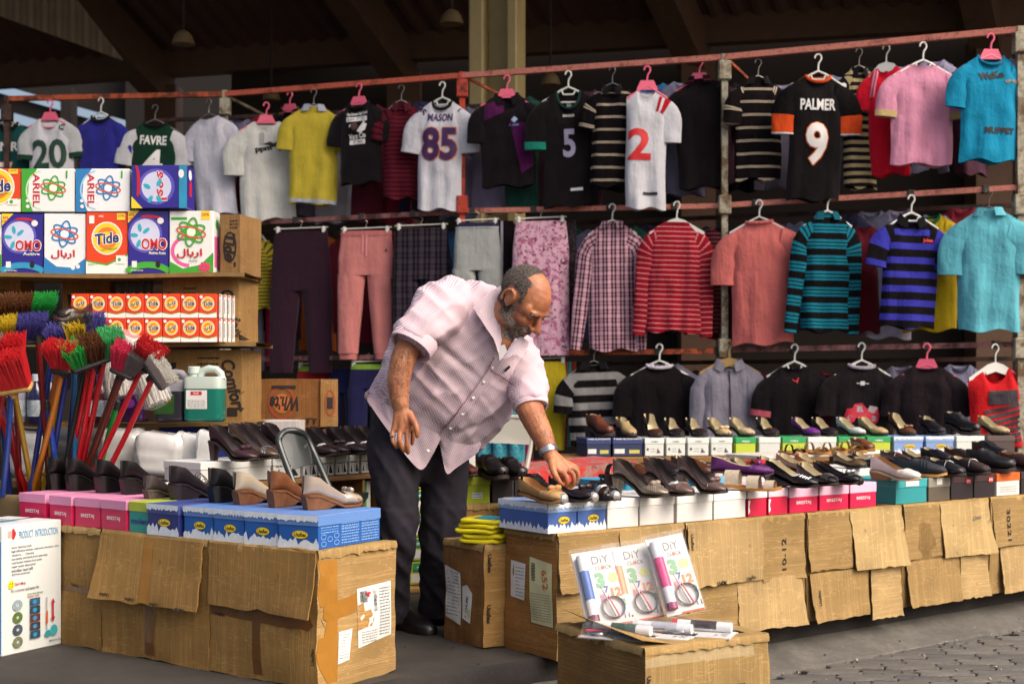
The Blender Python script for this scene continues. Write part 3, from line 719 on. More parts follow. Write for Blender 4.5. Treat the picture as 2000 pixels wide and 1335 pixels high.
for i, s_ in enumerate(('funny cleaning tools', 'high-efficiency kitchen, restroom, Furniture, care,', 'windows.....   Cleaning', 'top-quality and hand press spin mop', 'cute bucket without foot pedal', 'super water absorption', 'microfiber head refill', 'dry/wet multi-use')):
    wl = W_u * (.33, .8, .37, .6, .5, .4, .35, .3)[i]; pr.text(s_, W_u * .15 + wl / 2, H_v * (.822 - i * .0295), .011, GR, 0, .01, w=wl)
SY = paint('#e3cf2a', .5, 0); pr.ell(W_u * .14, H_v * .54, .0155, .0155, SY); pr.ell(W_u * .12, H_v * .548, .002, .004, INK); pr.ell(W_u * .16, H_v * .548, .002, .004, INK); pr.ring(W_u * .14, H_v * .54, .009, .009, .0018, INK, a0=200, a1=340)
pr.text('Spin Mop', W_u * .29, H_v * .538, .013, REDINK, 0, .02); pr.text('For a smarter and better life', W_u * .37, H_v * .492, .011, GR, 0, .01, w=W_u * .46)
pr.text('Funny High-efficiency', W_u * .54, H_v * .445, .01, paint('#2c8a4a', .6, 0), 0, .02, w=W_u * .26); pr.text('Cleaning Tools', W_u * .5, H_v * .425, .01, REDINK, 0, .02, w=W_u * .2)
PC = [paint(c, .6, .5, scale=60) for c in ('#9fb4ba', '#5e7a34', '#4b5866', '#7d8264')]
for i in range(4):
    pr.ell(W_u * .24, H_v * (.375 - i * .095), .0235, .0205, PC[i]); pr.ell(W_u * .24, H_v * (.375 - i * .095), .006, .005, LBL); pr.ell(W_u * .24, H_v * (.375 - i * .095), .003, .003, BT)
for i in range(5):
    pr.rect(W_u * .44, H_v * (.352 - i * .064), W_u * .61, H_v * (.41 - i * .064), paint(('#3c5f7a', '#2c4a5e', '#6a3a3a', '#4f3a3f', '#34566a')[i], .6, .6, scale=80)); pr.ell(W_u * .52, H_v * (.38 - i * .064), .01, .008, BT)
pr.rect(W_u * .715, H_v * .14, W_u * .725, H_v * .4, GR); pr.rect(W_u * .71, H_v * .19, W_u * .74, H_v * .29, paint('#d2561e', .6, 0)); pr.ell(W_u * .74, H_v * .11, .016, .013, paint('#2c8f9c', .6, .2)); pr.ell(W_u * .84, H_v * .13, .018, .02, paint('#3aa2ac', .6, .3))
pr.rect(W_u * .812, H_v * .23, W_u * .84, H_v * .35, REDINK); pr.poly([(W_u * .79, H_v * .345), (W_u * .862, H_v * .345), (W_u * .826, H_v * .385)], REDINK); pr.poly([(W_u * .79, H_v * .235), (W_u * .826, H_v * .195), (W_u * .862, H_v * .235)], REDINK)
pr.text('Made in China', W_u * .88, H_v * .05, .009, GR, 0, .02); pr.build('printed_front', T)
pr = PR((0, 0, hP), (1, 0, 0), (0, 1, 0)); pr.rect(.05, .1, .18, .13, BT); pr.lines(.03, .16, .19, .24, 4, GR, 2, .4); pr.build('printed_top', T)
b = MB(); b.box((wP / 2, .139, hP - .004), (wP + .001, .004, .012), INK); b.build('seam', T)
# ================================================================ shoe boxes
def jag(w, y0, amp, seed, n=16, down=False, base=0.0):
    rn = random.Random(seed)
    top = [(w * i / n, y0 + amp * (rn.random() - .3 + .5 * (i % 2)) * (-1 if down else 1)) for i in range(n + 1)]
    return [(0, base), (w, base)] + top[::-1] if not down else top + [(w, base), (0, base)]
SNOW = paint('#dfe6ee', .45, .2, scale=60, name='printed_snow'); YEL = paint('#e6c832', .45, 0, name='yellow_print'); BRN = paint('#5a3a14', .6, 0)
def usa(pr, w, h, hl, seed, blue=None):
    pr.poly(jag(w, h * .16, h * .2, seed), SNOW); pr.ell(w * .55, h * .42, w * .2, h * .13, BRN); pr.ell(w * .55, h * .42, w * .19, h * .115, YEL); pr.text('Usaflex', w * .55, h * .42, h * .12, INK, 0, .03, w=w * .3)
    pr.k += .003; pr.poly(jag(w, h - hl * .45, h * .07, seed + 9, 22, True, h - .001), SNOW)
def shoebox(label, loc, rz, w, d, h, body, lid=None, art=None, group='shoe boxes', cat='shoe box', lidh=.32, side=None, nolid=False, tilt=None):
    T = thing('shoe_box', label, cat, loc, rz, group, rot=tilt)
    bm_ = paint(body, .5, .12, name='box_board'); lm = paint(lid or body, .5, .1, name='lid_board'); hl = h * lidh
    b = MB(); b.box((w / 2, d / 2, h / 2 - .001), (w - .005, d - .005, h - .004), bm_, .0015); b.build('body', T)
    if not nolid:
        b = MB(); b.box((w / 2, d / 2, h - hl / 2), (w, d, hl), lm, .002); b.build('lid', T)
    if art:
        pr = PR((0, 0.002, 0), (1, 0, 0), (0, 0, 1)); art(pr, w, h, hl); pr.build('printed_end', T)
    if side:
        pr = PR((w - .002, 0, 0), (0, 1, 0), (0, 0, 1)) if side[0] == 'R' else PR((.002, d, 0), (0, -1, 0), (0, 0, 1)); side[1](pr, d, h, hl); pr.build('printed_side', T)
    return T
WH = paint('#e6e4e2', .5, 0, name='white_ink')
def brestaj(pr, w, h, hl): pr.text('BRESTAJ', w * .5, h * .38, h * .15, WH, 0, .012, w=w * .5)
def plain(pr, w, h, hl): pass
def us(seed): return lambda pr, w, h, hl: usa(pr, w, h, hl, seed)
def us_side(pr, d, h, hl):
    pb = paint('#8fb2de', .5, 0); pd = paint('#5f8cc8', .5, 0)
    for i in range(3):
        x0 = d * (.04 + .32 * i)
        pr.lines(x0, h * (.45 if i == 0 else .08), x0 + d * .28, h * .9, 10 if i else 6, pb, i + 3, .35); pr.rect(x0, h * .55, x0 + d * .28, h * .57, pd)
    for i, (a, c) in enumerate(((.08, .36), (.18, .28), (.28, .36), (.08, .16), (.28, .16))): pr.ring(d * a, h * c, d * .04, h * .08, .002, pb)
# ---- left front row
LBZ = .452; LR2 = LRZ - R(8)
def lbox(pa, pb, label, body, lid, art, off=.0, rot=-8, d=.3, h=.112, side=None, dz=0.0):
    ua, ub = Lu(pa), Lu(pb); o = LC + LX * ua + LI * (.004 + off); return shoebox(label, (o.x, o.y, LBZ + dz), LRZ + R(rot), (ub - ua) * .985, d, h, body, lid, art, 'shoe boxes along the left stall', side=side)
BLU, BLU2, NVY = '#1d5aa8', '#2a66b4', '#232f72'
lbox(540, 614, 'corner blue shoe box of the left stall with pale blue side showing', BLU, '#5f86c4', us(1), side=('R', us_side), d=.34, rot=6)
b = None
lbox(474, 538, 'blue shoe box with yellow oval logo, second from the left stall corner', BLU, '#5b7fc0', us(2), .0, rot=4)
lbox(414, 473, 'blue shoe box with yellow oval logo, third from the left stall corner', BLU, '#5b7fc0', us(3), .0, rot=2)
lbox(356, 413, 'blue shoe box with yellow oval logo, fourth from the left stall corner', BLU, '#5b7fc0', us(4), .0, rot=2)
lbox(289, 352, 'dark blue shoe box with yellow oval logo beside the green one', NVY, '#3c4a8c', us(5), -.01, rot=0)
lbox(249, 288, 'green and lime shoe box between the pink ones and the blue ones', '#1b8f86', '#a8b838', lambda pr, w, h, hl: pr.text('moleca', w * .6, h * .38, h * .2, paint('#26307a', .6, 0), 0, .03, w=w * .95), .0, rot=0, d=.28)
for i, (a, c) in enumerate(((194, 248), (145, 193), (97, 143), (40, 90))):
    lbox(a, c, 'pink shoe box with light pink lid, %s from the green box on the left stall' % ORD[i], '#c8144e', '#d58aae', brestaj, -.004 * i, rot=(-2, 3, -1, 2)[i])
# ---- right front row
RBZ = .456
def rbox(pa, pb, label, body, lid, art, off=.008, rot=0, d=.29, h=.108, lidh=.32, side=None, z=None, **k):
    ua, ub = Ru(pa), Ru(pb); o = CA + RX * ua + RI * off; return shoebox(label, (o.x, o.y, RBZ if z is None else z), RRZ + R(rot), (ub - ua) * .985, d, h, body, lid, art, k.pop('group', 'shoe boxes along the right stall'), side=side, lidh=lidh, **k)
def us_l(pr, d, h, hl): pr.poly(jag(d, h * .14, h * .18, 77, 26), SNOW); pr.k += .003; pr.poly(jag(d, h - hl * .5, h * .08, 78, 30, True, h - .001), SNOW)
rbox(1072, 1131, 'pale blue shoe box with yellow oval logo at the left end of the right stall', '#3f62a8', '#8aa6d2', us(11), .006, side=('L', us_l), d=.3)
rbox(1131, 1188, 'pale blue shoe box with yellow oval logo, next to the white boxes', '#3f62a8', '#8aa6d2', us(12))
for i, (a, c) in enumerate(((1189, 1252), (1254, 1323), (1325, 1397), (1399, 1463))): rbox(a, c, 'plain white shoe box, %s of four in a row on the right stall' % ORD[i], '#d9d7d4', '#e4e2df', None, off=.008 + .004 * (i % 2))
RED = '#d00d48'
def chip(pr, w, h, hl): pr.poly([(0, h * .1), (w * .1, h * .2), (w * .05, h * .4), (w * .12, h * .6), (0, h * .62)], WH)
rbox(1465, 1502, 'crimson shoe box with white lid beside the plain white boxes', '#cc1040', '#e2dfe0', chip); rbox(1505, 1543, 'crimson shoe box with a pink patched lid left of the lettered pink boxes', '#cc1040', '#e0c6d2', chip)
for i, (a, c) in enumerate(((1545, 1602), (1604, 1662), (1664, 1716))): rbox(a, c, 'pink shoe box with white lettering, %s of three on the right stall' % ORD[i], RED, '#e2b4cc', brestaj, lidh=.4)
rbox(1753, 1815, 'turquoise shoe box with a white sticker on its lid', '#2a8e94', '#36a0a6', lambda pr, w, h, hl: (pr.__setattr__('k', .004), pr.rect(w * .3, h * .72, w * .72, h * .98, LBL)), lidh=.34)
rbox(1817, 1860, 'grey brown shoe box with a white taped lid', '#5d5347', '#8d867c', lambda pr, w, h, hl: (pr.__setattr__('k', .004), pr.rect(w * .35, h * .7, w * .6, h * .98, LBL)), lidh=.4)
for i, (a, c) in enumerate(((1861, 1905), (1906, 1948))):
    rbox(a, c, 'black shoe box with small red tag, %s of two' % ('left' if i == 0 else 'right'), '#241a20', '#3a2328', lambda pr, w, h, hl: (pr.__setattr__('k', .004), pr.rect(w * .66, h * .66, w * .86, h * .88, paint('#c22a26', .6, 0)), pr.text('LITO', w * .76, h * .77, h * .1, WH, 0, .02, w=w * .16)), lidh=.3)
rbox(1950, 1996, 'white shoe box with orange lid at the right edge', '#d6d4d0', '#d2611e', lambda pr, w, h, hl: pr.lines(w * .15, h * .15, w * .85, h * .45, 3, GREYINK, 5, .2), lidh=.35)
rbox(1998, 2060, 'dark shoe box cut off by the right edge of the picture', '#2a2024', '#3a2c30', None)
# table behind the front cartons
T = thing('stall_table', 'low wooden table carrying the rear rows of shoe boxes', 'table', (CA.x, CA.y, 0), RRZ)
WD = paint('#8a6232', .7, .35, scale=14, name='rough_wood')
b = MB(); b.box((1.85, .76, .435), (2.7, .84, .03), WD, .004); b.build('table_top', T)
for x in (.75, 3.1):
    for y in (.45, 1.05): b = MB(); b.box((x, y, .21), (.06, .06, .42), WD, .004); b.build('leg', T)
# second row
cols2 = [('#2a8fc0', '#3aa0cc'), ('#2a8fc0', '#3aa0cc'), ('#2a7fb4', '#5ab0d4'), ('#d6d6d4', '#e0e0de'), ('#d8a2bc', '#e2b8cc'), ('#d6d6d4', '#e0e0de'), ('#d8d6d2', '#e4e2de'), ('#c9d8d8', '#dfe6e6'), ('#2e2a30', '#3e3840'), ('#b23028', '#c23a30'), ('#34282c', '#44343a'), ('#2e2a30', '#4a4048')]
names2 = ['bright blue', 'bright blue', 'blue', 'white', 'light pink', 'white', 'off-white', 'pale grey', 'black', 'red', 'dark brown', 'charcoal']
C2 = CA + RI * .36
def Ru2(px, off): return lineu(px, CA + RI * off, RX)
for i, (bc, lc) in enumerate(cols2):
    u0 = Ru2(1215 + i * 72, .36); u1 = Ru2(1215 + (i + 1) * 72, .36) - .008; o = CA + RI * .36 + RX * u0
    shoebox('%s shoe box in the second row, %s from the left' % (names2[i], ORD[i]), (o.x, o.y, .452), RRZ, u1 - u0, .3, .14, bc, lc, None, 'second row of shoe boxes on the right stall')
# lime and black boxes left of the beige shoe, on a carton
T_, _ = carton('carton', 'low carton under the lime and black boxes behind the first shoe row', (P(905, 900, 6.0).x, 5.86, 0), R(14), .34, .3, .475, col='#a87e48', seed=41)
o = P(906, 960, 5.9); shoebox('lime green shoe box beside the man holding a brown shoe', (o.x, 5.9, .478), R(10), .115, .26, .115, '#a8b81e', '#b8c62c', lambda pr, w, h, hl: (pr.rect(w * .3, h * .2, w * .7, h * .42, LBL), pr.lines(w * .32, h * .22, w * .68, h * .4, 2, BT, 3, .4)), 'boxes behind the first shoe row', lidh=.3)
for i, x in enumerate((961, 1005)):
    o = P(x, 960, 5.92); shoebox('black box with pale edges carrying a small black shoe, %s of two' % ('left' if i == 0 else 'right'), (o.x, 5.92 + i * .016, .478), R(10), .092, .22, .105, '#1c1418', '#261c20', lambda pr, w, h, hl: pr.rect(w * .96, 0, w, h, LBL), 'boxes behind the first shoe row', lidh=.9)
# floral cloth-covered bench
FL = floral('#b8302e', '#8c6a64', '#7a4a46', 14, 'floral_red_cloth')
T = thing('covered_bench', 'bench covered with red grey-patterned cloth behind the hand', 'bench', (P(1110, 900, 6.5).x, 6.55, 0), R(20))
b = MB(); b.grid(lambda u, v: Vector((-.36 + .66 * u, -.12 - .02 * math.sin(9 * u) * (1 - v) - .02 * (1 - v), .3 + .28 * v + .045 * u)), 14, 6, FL); b.grid(lambda u, v: Vector((-.36 + .66 * u, -.12 + .5 * v, .58 + .045 * u)), 10, 4, FL); b.build('cloth', T, True)
b = MB(); b.box((-.03, .14, .29), (.6, .44, .54), WD, .01); b.build('frame', T)
# rear board with boxes
RB_Z = .585; RBA = P(1090, 880, 7.6); RBB = P(2010, 868, 8.05)
RBD = Vector((RBB.x - RBA.x, RBB.y - RBA.y, 0)).normalized(); RBN = Vector((-RBD.y, RBD.x, 0)); rzb = math.atan2(RBD.y, RBD.x); lenb = (Vector((RBB.x, RBB.y, 0)) - Vector((RBA.x, RBA.y, 0))).length
RBO = Vector((RBA.x, RBA.y, 0))
def Bu(px): return lineu(px, RBO, RBD)
T = thing('display_bench', 'rough wooden board behind the stall carrying the rear shoe boxes', 'bench', RBO, rzb)
b = MB(); b.box((lenb / 2, .2, RB_Z - .02), (lenb, .42, .035), WD, .004); b.build('board', T)
for x in (.15, lenb * .5, lenb - .15): b = MB(); b.box((x, .2, (RB_Z - .04) / 2), (.07, .3, RB_Z - .04), WD, .004); b.build('leg', T)
def dark_art(pr, w, h, hl): pr.rect(w * .06, h * .16, w * .4, h * .42, LBL); pr.rect(w * .55, h * .16, w * .9, h * .36, paint('#b9b25c', .6, 0)); pr.k += .003; pr.text('TAME BLENDAMTE', w * .5, h * .97, h * .08, WH, 0, .02, w=w * .95)
def white_art(pr, w, h, hl): pr.ell(w * .16, h * .38, w * .06, h * .08, GREYINK); pr.lines(w * .3, h * .2, w * .55, h * .5, 2, GREYINK, 8, .15); pr.poly([(w * .62, h * .16), (w * .82, h * .18), (w * .66, h * .45)], GREYINK); pr.k += .003; pr.text('modare', w * .5, h * .82, h * .09, GREYINK, 0, .02)
def molecab(pr, w, h, hl): pr.k += .003; pr.text('moleca', w * .5, h * .8, h * .12, WH, 0, .03)
rear = [(1148, 1198, '#232c50', '#2c3c70', dark_art, 'navy'), (1199, 1260, '#232c50', '#2c3c70', dark_art, 'navy'), (1262, 1302, '#d3d8d4', '#dde0dc', white_art, 'white'), (1304, 1344, '#d3d8d4', '#dde0dc', white_art, 'white'),
        (1346, 1390, '#d3d8d4', '#dde0dc', white_art, 'white'), (1392, 1436, '#d3d8d4', '#dde0dc', white_art, 'white'), (1440, 1482, '#b8c83a', '#2a9c5a', molecab, 'green'), (1486, 1530, '#cfd3cf', '#dcdfdb', None, 'white'),
        (1532, 1580, '#b8c83a', '#2a9c5a', molecab, 'green'), (1582, 1640, '#d3d8d4', '#dde0dc', None, 'white'), (1642, 1696, '#b8c83a', '#2a9c5a', molecab, 'green'), (1698, 1746, '#b8c83a', '#2a9c5a', molecab, 'green'),
        (1750, 1810, '#7f9cd0', '#8fb0dc', us(31), 'pale blue'), (1813, 1870, '#7f9cd0', '#8fb0dc', us(32), 'pale blue'), (1873, 1930, '#d3d8d4', '#dde0dc', None, 'white'), (1933, 1990, '#4a3a3a', '#5a4a48', None, 'brown')]
cn = {}
for a, c, bc, lc, art, nm in rear:
    u0, u1 = Bu(a), Bu(c); o = RBO + RBD * u0 + RBN * .03; cn[nm] = cn.get(nm, 0) + 1
    shoebox('%s shoe box on the rear board, %s %s one from the left' % (nm, ORD[cn[nm] - 1], nm), (o.x, o.y, RB_Z), rzb, u1 - u0 - .006, .28, .1, bc, lc, art, 'shoe boxes on the rear board')
# ---- upper left row: white boxes on a shelf board
ULO = P(392, 948, 5.32); ULO.z = 0; ULB = P(722, 912, 6.0); ULD = Vector((ULB.x - ULO.x, ULB.y - ULO.y, 0)).normalized(); ULN = Vector((-ULD.y, ULD.x, 0)); rzu = math.atan2(ULD.y, ULD.x)
UZ = .605
def Uu(px): return lineu(px, ULO, ULD)
def heelart(pr, w, h, hl): pr.poly([(w * .12, h * .12), (w * .3, h * .12), (w * .2, h * .5)], INK); pr.rect(w * .5, h * .12, w * .55, h * .5, GREYINK); pr.poly([(w * .62, h * .12), (w * .9, h * .12), (w * .7, h * .6)], INK); pr.lines(w * .1, h * .55, w * .9, h * .68, 1, GREYINK, 2, .4)
ul = [(392, 532), (534, 590), (592, 622), (624, 655), (657, 681), (683, 704), (706, 728)]
for i, (a, c) in enumerate(ul):
    u0, u1 = Uu(a), Uu(c); o = ULO + ULD * u0
    sb = shoebox('white shoe box under dark pumps, %s from left on the raised row' % ORD[i], (o.x, o.y, UZ), rzu, u1 - u0 - .004, .24, .084, '#c9cac8', '#d2d3d0', None if i == 0 else heelart, 'white shoe boxes on the raised left row', lidh=.36)
T = thing('support_bench', 'brown board with cardboard compartments carrying the raised white shoe boxes', 'bench', ULO, rzu)
lu = Uu(745); b = MB(); b.box((lu / 2 - .02, .14, UZ - .012), (lu + .06, .36, .02), WD, .003); b.build('board', T)
CB = card_mat('#9c7038', 0)
for x in (.03, lu * .33, lu * .62, lu * .86, lu): b = MB(); b.box((x, .14, (UZ - .024) / 2), (.012, .34, UZ - .024), CB); b.build('divider', T)
b = MB(); b.box((lu / 2, .3, .28), (lu, .01, .54), CB); b.build('back_panel', T)
GBX = [('#2f9e62', 'green'), ('#c8cc3a', 'lime')]
for i in range(5):      # green and lime boxes stacked beyond the man's legs
    o = P(790, 1000, 6.6); c_ = ('#a8b82c', '#1f8a66')
    shoebox('lime shoe box, %s from the bottom of the stack behind the legs' % ORD[i], (o.x - .05, 6.6, .025 + i * .115), R(20), .19, .26, .11, c_[0], c_[0], lambda pr, w, h, hl: (pr.rect(w * .45, h * .1, w * .95, h * .5, LBL), pr.__setattr__('k', .006), pr.rect(w * .5, h * .62, w * .98, h * .95, paint('#1f8a66', .5, 0)), pr.text('moleca', w * .74, h * .78, h * .16, WH, 0, .02, w=w * .3)), 'boxes stacked behind the legs')
T_ = thing('carton_sheet', 'flat cardboard under the stack of lime boxes', 'cardboard', (P(800, 1000, 6.6).x, 6.62, 0), R(20)); b = MB(); b.box((.0, .1, .011), (.34, .36, .02), card_mat('#b08a50', 0), .003); b.build('sheet', T_)
for i, x in enumerate((600, 712)):
    u0 = Uu(x); o = ULO + ULD * u0 + ULN * .03; shoebox('upright green and white shoe box in a compartment, %s' % ('near the grey chair' if i == 0 else "beside the man's leg"), (o.x, o.y, .4), rzu, .07, .2, .17, '#d2d6d0', '#d2d6d0', lambda pr, w, h, hl: pr.rect(w * .3, h * .05, w * .6, h * .95, paint('#2f9e62', .5, 0)), 'upright boxes under the raised row', nolid=True)
# ================================================================ clothes rack
def rackd(px): return 67500 / (px + 5700) if px > 440 else 10.99 + (440 - px) * .0005
RACK = thing('clothes_rack', 'tall rusty steel clothes rack with three rails behind the stall', 'rack', (0, 0, 0))
RR = rusty('#c05a44', '#6a2c18', .56); RO = rusty('#b4522c', '#5a2610', .5); RP = rusty('#c67a6a', '#74382c', .58); RM = rusty('#8a5a58', '#3c1e1c', .5); GV = rusty('#a09a88', '#5a4426', .5, 'galvanised_steel'); RD = rusty('#b03a24', '#3a140c', .55); DK = rusty('#4a3028', '#24120c', .5)
def rod(a, c, r, mat, name='rail', sq=True):
    b = MB()
    if sq: beam(b, a, c, r * 2, r * 2, mat)
    else: b.tube([a, c], r, mat, 10)
    return b.build(name, RACK)
posts = {14: (195, 11.2, DK), 440: (183, None, GV), 903: (147, None, RD), 1415: (112, None, GV), 1992: (58, None, GV)}
for x, (y, d, m_) in posts.items():
    d = d or rackd(x); tp = P(x, y - 6, d); rod(Vector((tp.x, tp.y, 0)), tp, .021, m_, 'post')
    for yy in (y + 26, 400, 680):
        q = P(x, yy, d - .01); b = MB(); b.box(q, (.085, .07, .13), m_, .006); b.build('coupler', RACK)
tops = [(14, 193, RO), (440, 184, RO), (903, 148, RR), (1415, 112, RP), (1992, 58, RP)]
for (xa, ya, _), (xb, yb, m_) in zip(tops, tops[1:]): rod(P(xa, ya, 11.2 if xa == 14 else rackd(xa)), P(xb, yb, rackd(xb)), .0195, m_)
for xa, ya, xb, yb, m_ in ((440, 438, 903, 414, RM), (903, 412, 1415, 402, RP), (1415, 401, 1992, 366, RP), (14, 470, 440, 440, RM), (440, 702, 903, 694, RM), (903, 691, 1415, 685, RO), (1415, 683, 1992, 672, RM)):
    rod(P(xa, ya, 11.2 if xa == 14 else rackd(xa)), P(xb, yb, rackd(xb)), .0175, m_)
for xa, ya, xb, yb, m_ in ((440, 186, 530, 232, GV), (908, 150, 990, 192, RO), (1420, 116, 1462, 156, RO)):
    b = MB(); beam(b, P(xa, ya, rackd(xa)), P(xb, yb, rackd(xb) + .25), .02, .02, m_); b.build('brace', RACK)
CK = paint('#26221f', .7, name='black_clip')
def barpt(px, tier):
    seg = {1: tops, 2: [(14, 470), (440, 438), (903, 413), (1415, 401), (1992, 366), (2200, 352)], 3: [(440, 702), (903, 692), (1415, 684), (1992, 672), (2200, 668)]}[tier]
    for (xa, ya, *_), (xb, yb, *_) in zip(seg, seg[1:]):
        if xa <= px <= xb: return ya + (yb - ya) * (px - xa) / (xb - xa)
    return seg[-1][1]
for tier, xs in ((2, (578, 707, 807, 923, 1043, 1190, 1317, 1475, 1613, 1778, 1924)), (3, (1157, 1285, 1402, 1550, 1680, 1806, 1945))):
    for x in xs:
        q = P(x, barpt(x, tier), rackd(x)); b = MB(); b.box(q, (.045, .052, .052), CK, .004); b.build('clip', RACK)
# ---------------------------------------------------------------- hangers
PKH = paint('#e0607e', .35, .05, name='pink_plastic'); WHH = paint('#d8d8d2', .35, .05, name='white_plastic'); WIR = paint('#a8a49c', .3, 0, metal=.9, name='steel_wire'); WDH = paint('#a8884e', .5, .2, name='hanger_wood')
def hanger(kind, px, py, d, yaw, garment, dz=0.0, w=.2):
    """px, py: where the hanger's shoulder sits (neck of the garment)"""
    loc = P(px, py, d)
    T = thing('clothes_hanger', garment, 'hanger', loc, yaw, kind + ' hangers on the rack')
    m_ = {'pink': PKH, 'white': WHH, 'wire': WIR, 'wood': WDH, 'solid': WHH}[kind]; r = {'wire': .0028, 'pink': .008, 'white': .0075, 'wood': .009, 'solid': .006}[kind]
    b = MB(); hk = [(0, 0, .03), (0, 0, .06), (.004, 0, .085)] + [(.022 * math.cos(R(a)) + .0, 0, .118 + .026 * math.sin(R(a))) for a in (-50, -10, 30, 70, 110, 150, 185)]
    b.tube(hk, r * .8, m_, 7, up=Vector((0, 1, 0))); b.build('hook', T)
    b = MB()
    if kind == 'pink':
        b.prism([(-.075, -.02), (.075, -.02), (.045, .045), (-.045, .045)], (0, .006, 0), (1, 0, 0), (0, 0, 1), (0, -1, 0), .012, m_)
        b.tube([(-w, 0, -.075), (0, 0, .01), (w, 0, -.075)], .009, m_, 7); b.tube([(-w, 0, -.08), (w, 0, -.08)], .007, m_, 7)
    elif kind in ('wood', 'solid'):
        b.prism([(-w, -.09), (-w, -.07), (-.05, .015), (0, .03), (.05, .015), (w, -.07), (w, -.09), (0, -.03)], (0, .008, 0), (1, 0, 0), (0, 0, 1), (0, -1, 0), .016, m_)
    else:
        b.tube([(-w, 0, -.075), (-.05, 0, .008), (0, 0, .03), (.05, 0, .008), (w, 0, -.075)], r, m_, 7)
        if kind == 'white': b.tube([(-.05, 0, .005), (-.035, 0, -.025), (.035, 0, -.025), (.05, 0, .005)], r * .9, m_, 7)
        b.tube([(-w, 0, -.08), (w, 0, -.08)], r * .8, m_, 6)
    b.build('shoulder_bar', T); return T
# ---------------------------------------------------------------- garments
def fold(x, v, sd, amp):
    k = 26 + 6 * math.sin(sd)
    return amp * (v ** 1.3) * (math.sin(k * x + sd * 1.7 + 1.5 * math.sin(3 * v + sd)) * .55 + math.sin(k * .43 * x + sd) * .7 + .35 * math.sin(k * 1.9 * x - sd * 2 + 2 * v)) + amp * .8 * noise.noise(Vector((x * 9, v * 5, sd)))
def torso(W, H, sw, nw, drop, fdip, bdip, sd, mat, amp=.011, dp=.045, taper=0.0, hemtilt=0.0, backmat=None, waist=0.0):
    b = MB(); nu, nv = 30, 26
    def panel(front):
        sgn = -1 if front else 1; dip = fdip if front else bdip
        def top(u):
            x = abs(u)
            if x <= nw / sw: return -dip * math.sqrt(max(0, 1 - (x * sw / nw) ** 2)) ** (1.0)
            return -drop * (x - nw / sw) / (1 - nw / sw)
        def fn(a, v):
            u = 2 * a - 1; 
            wv = sw + (W - sw) * min(1, v * 3.2) + taper * v - waist * math.sin(math.pi * v)
            x = u * wv; z0 = top(u); z = z0 * (1 - v) + (-H + hemtilt * u) * v
            edge = max(0.0, 1 - abs(u) ** 5); rise = min(1, v * 5 + .12)
            y = sgn * dp * edge * rise + (fold(x, v, sd + (0 if front else 5), amp)) * edge; z += .012 * math.sin(5 * u + sd) * v ** 6
            if v == 0 and abs(u) * sw <= nw: y = sgn * .028 * math.sqrt(max(0, 1 - (u * sw / nw) ** 2))
            x += .006 * math.sin(7 * v + sd) * v
            return Vector((x, y, z))
        def uvf(a, v):
            p = fn(a, v); return (p.x + .5, p.z + 1 + .0)
        b.grid(fn, nu, nv, mat if front else (backmat or mat), uvf)
    panel(True); panel(False); return b
def sleeve(side, sw, drop, L, ang, r0, r1, sd, mat, cuff=None, bend=0.0):
    """flattened tube hanging from the armhole; ang = degrees below horizontal"""
    b = MB(); n, m_ = 14, 12; rings = []; uv = []
    a = R(ang); dirv = Vector((side * math.cos(a), 0, -math.sin(a))); p0 = Vector((side * (sw - .035), 0, -drop - r0 * .75))
    a0 = R(14); p = Vector((side * (sw - .075), 0, -drop * .8 - r0 * .9))
    for j in range(m_ + 1):
        t_ = j / m_; q_ = min(1, t_ * (1.5 if L < .45 else 4)); q_ = q_ * q_ * (3 - 2 * q_); aa = a0 + (a + R(bend) - a0) * q_; d_ = Vector((side * math.cos(aa), 0, -math.sin(aa)))
        if j: p = p + d_ * ((L + .05) / m_)
        r = r0 + (r1 - r0) * t_
        nrm = Vector((side * math.sin(aa), 0, math.cos(aa)))
        ring = []
        for i in range(n):
            th = 2 * math.pi * i / n
            w_ = 1 + .12 * math.sin(3 * th + sd + 5 * t_)
            ring.append(p + nrm * (r * math.cos(th)) + Vector((0, 1, 0)) * (r * .34 * math.sin(th) * w_ - .004 + .008 * math.sin(9 * t_ + sd) * math.cos(th)))
            uv.append((r * math.cos(th) + .5, 1 - L * t_ - .06))
        rings.append(ring)
    b.loft(rings, mat, True, (False, False), uvs=uv, smooth=True); return b
GAR = []
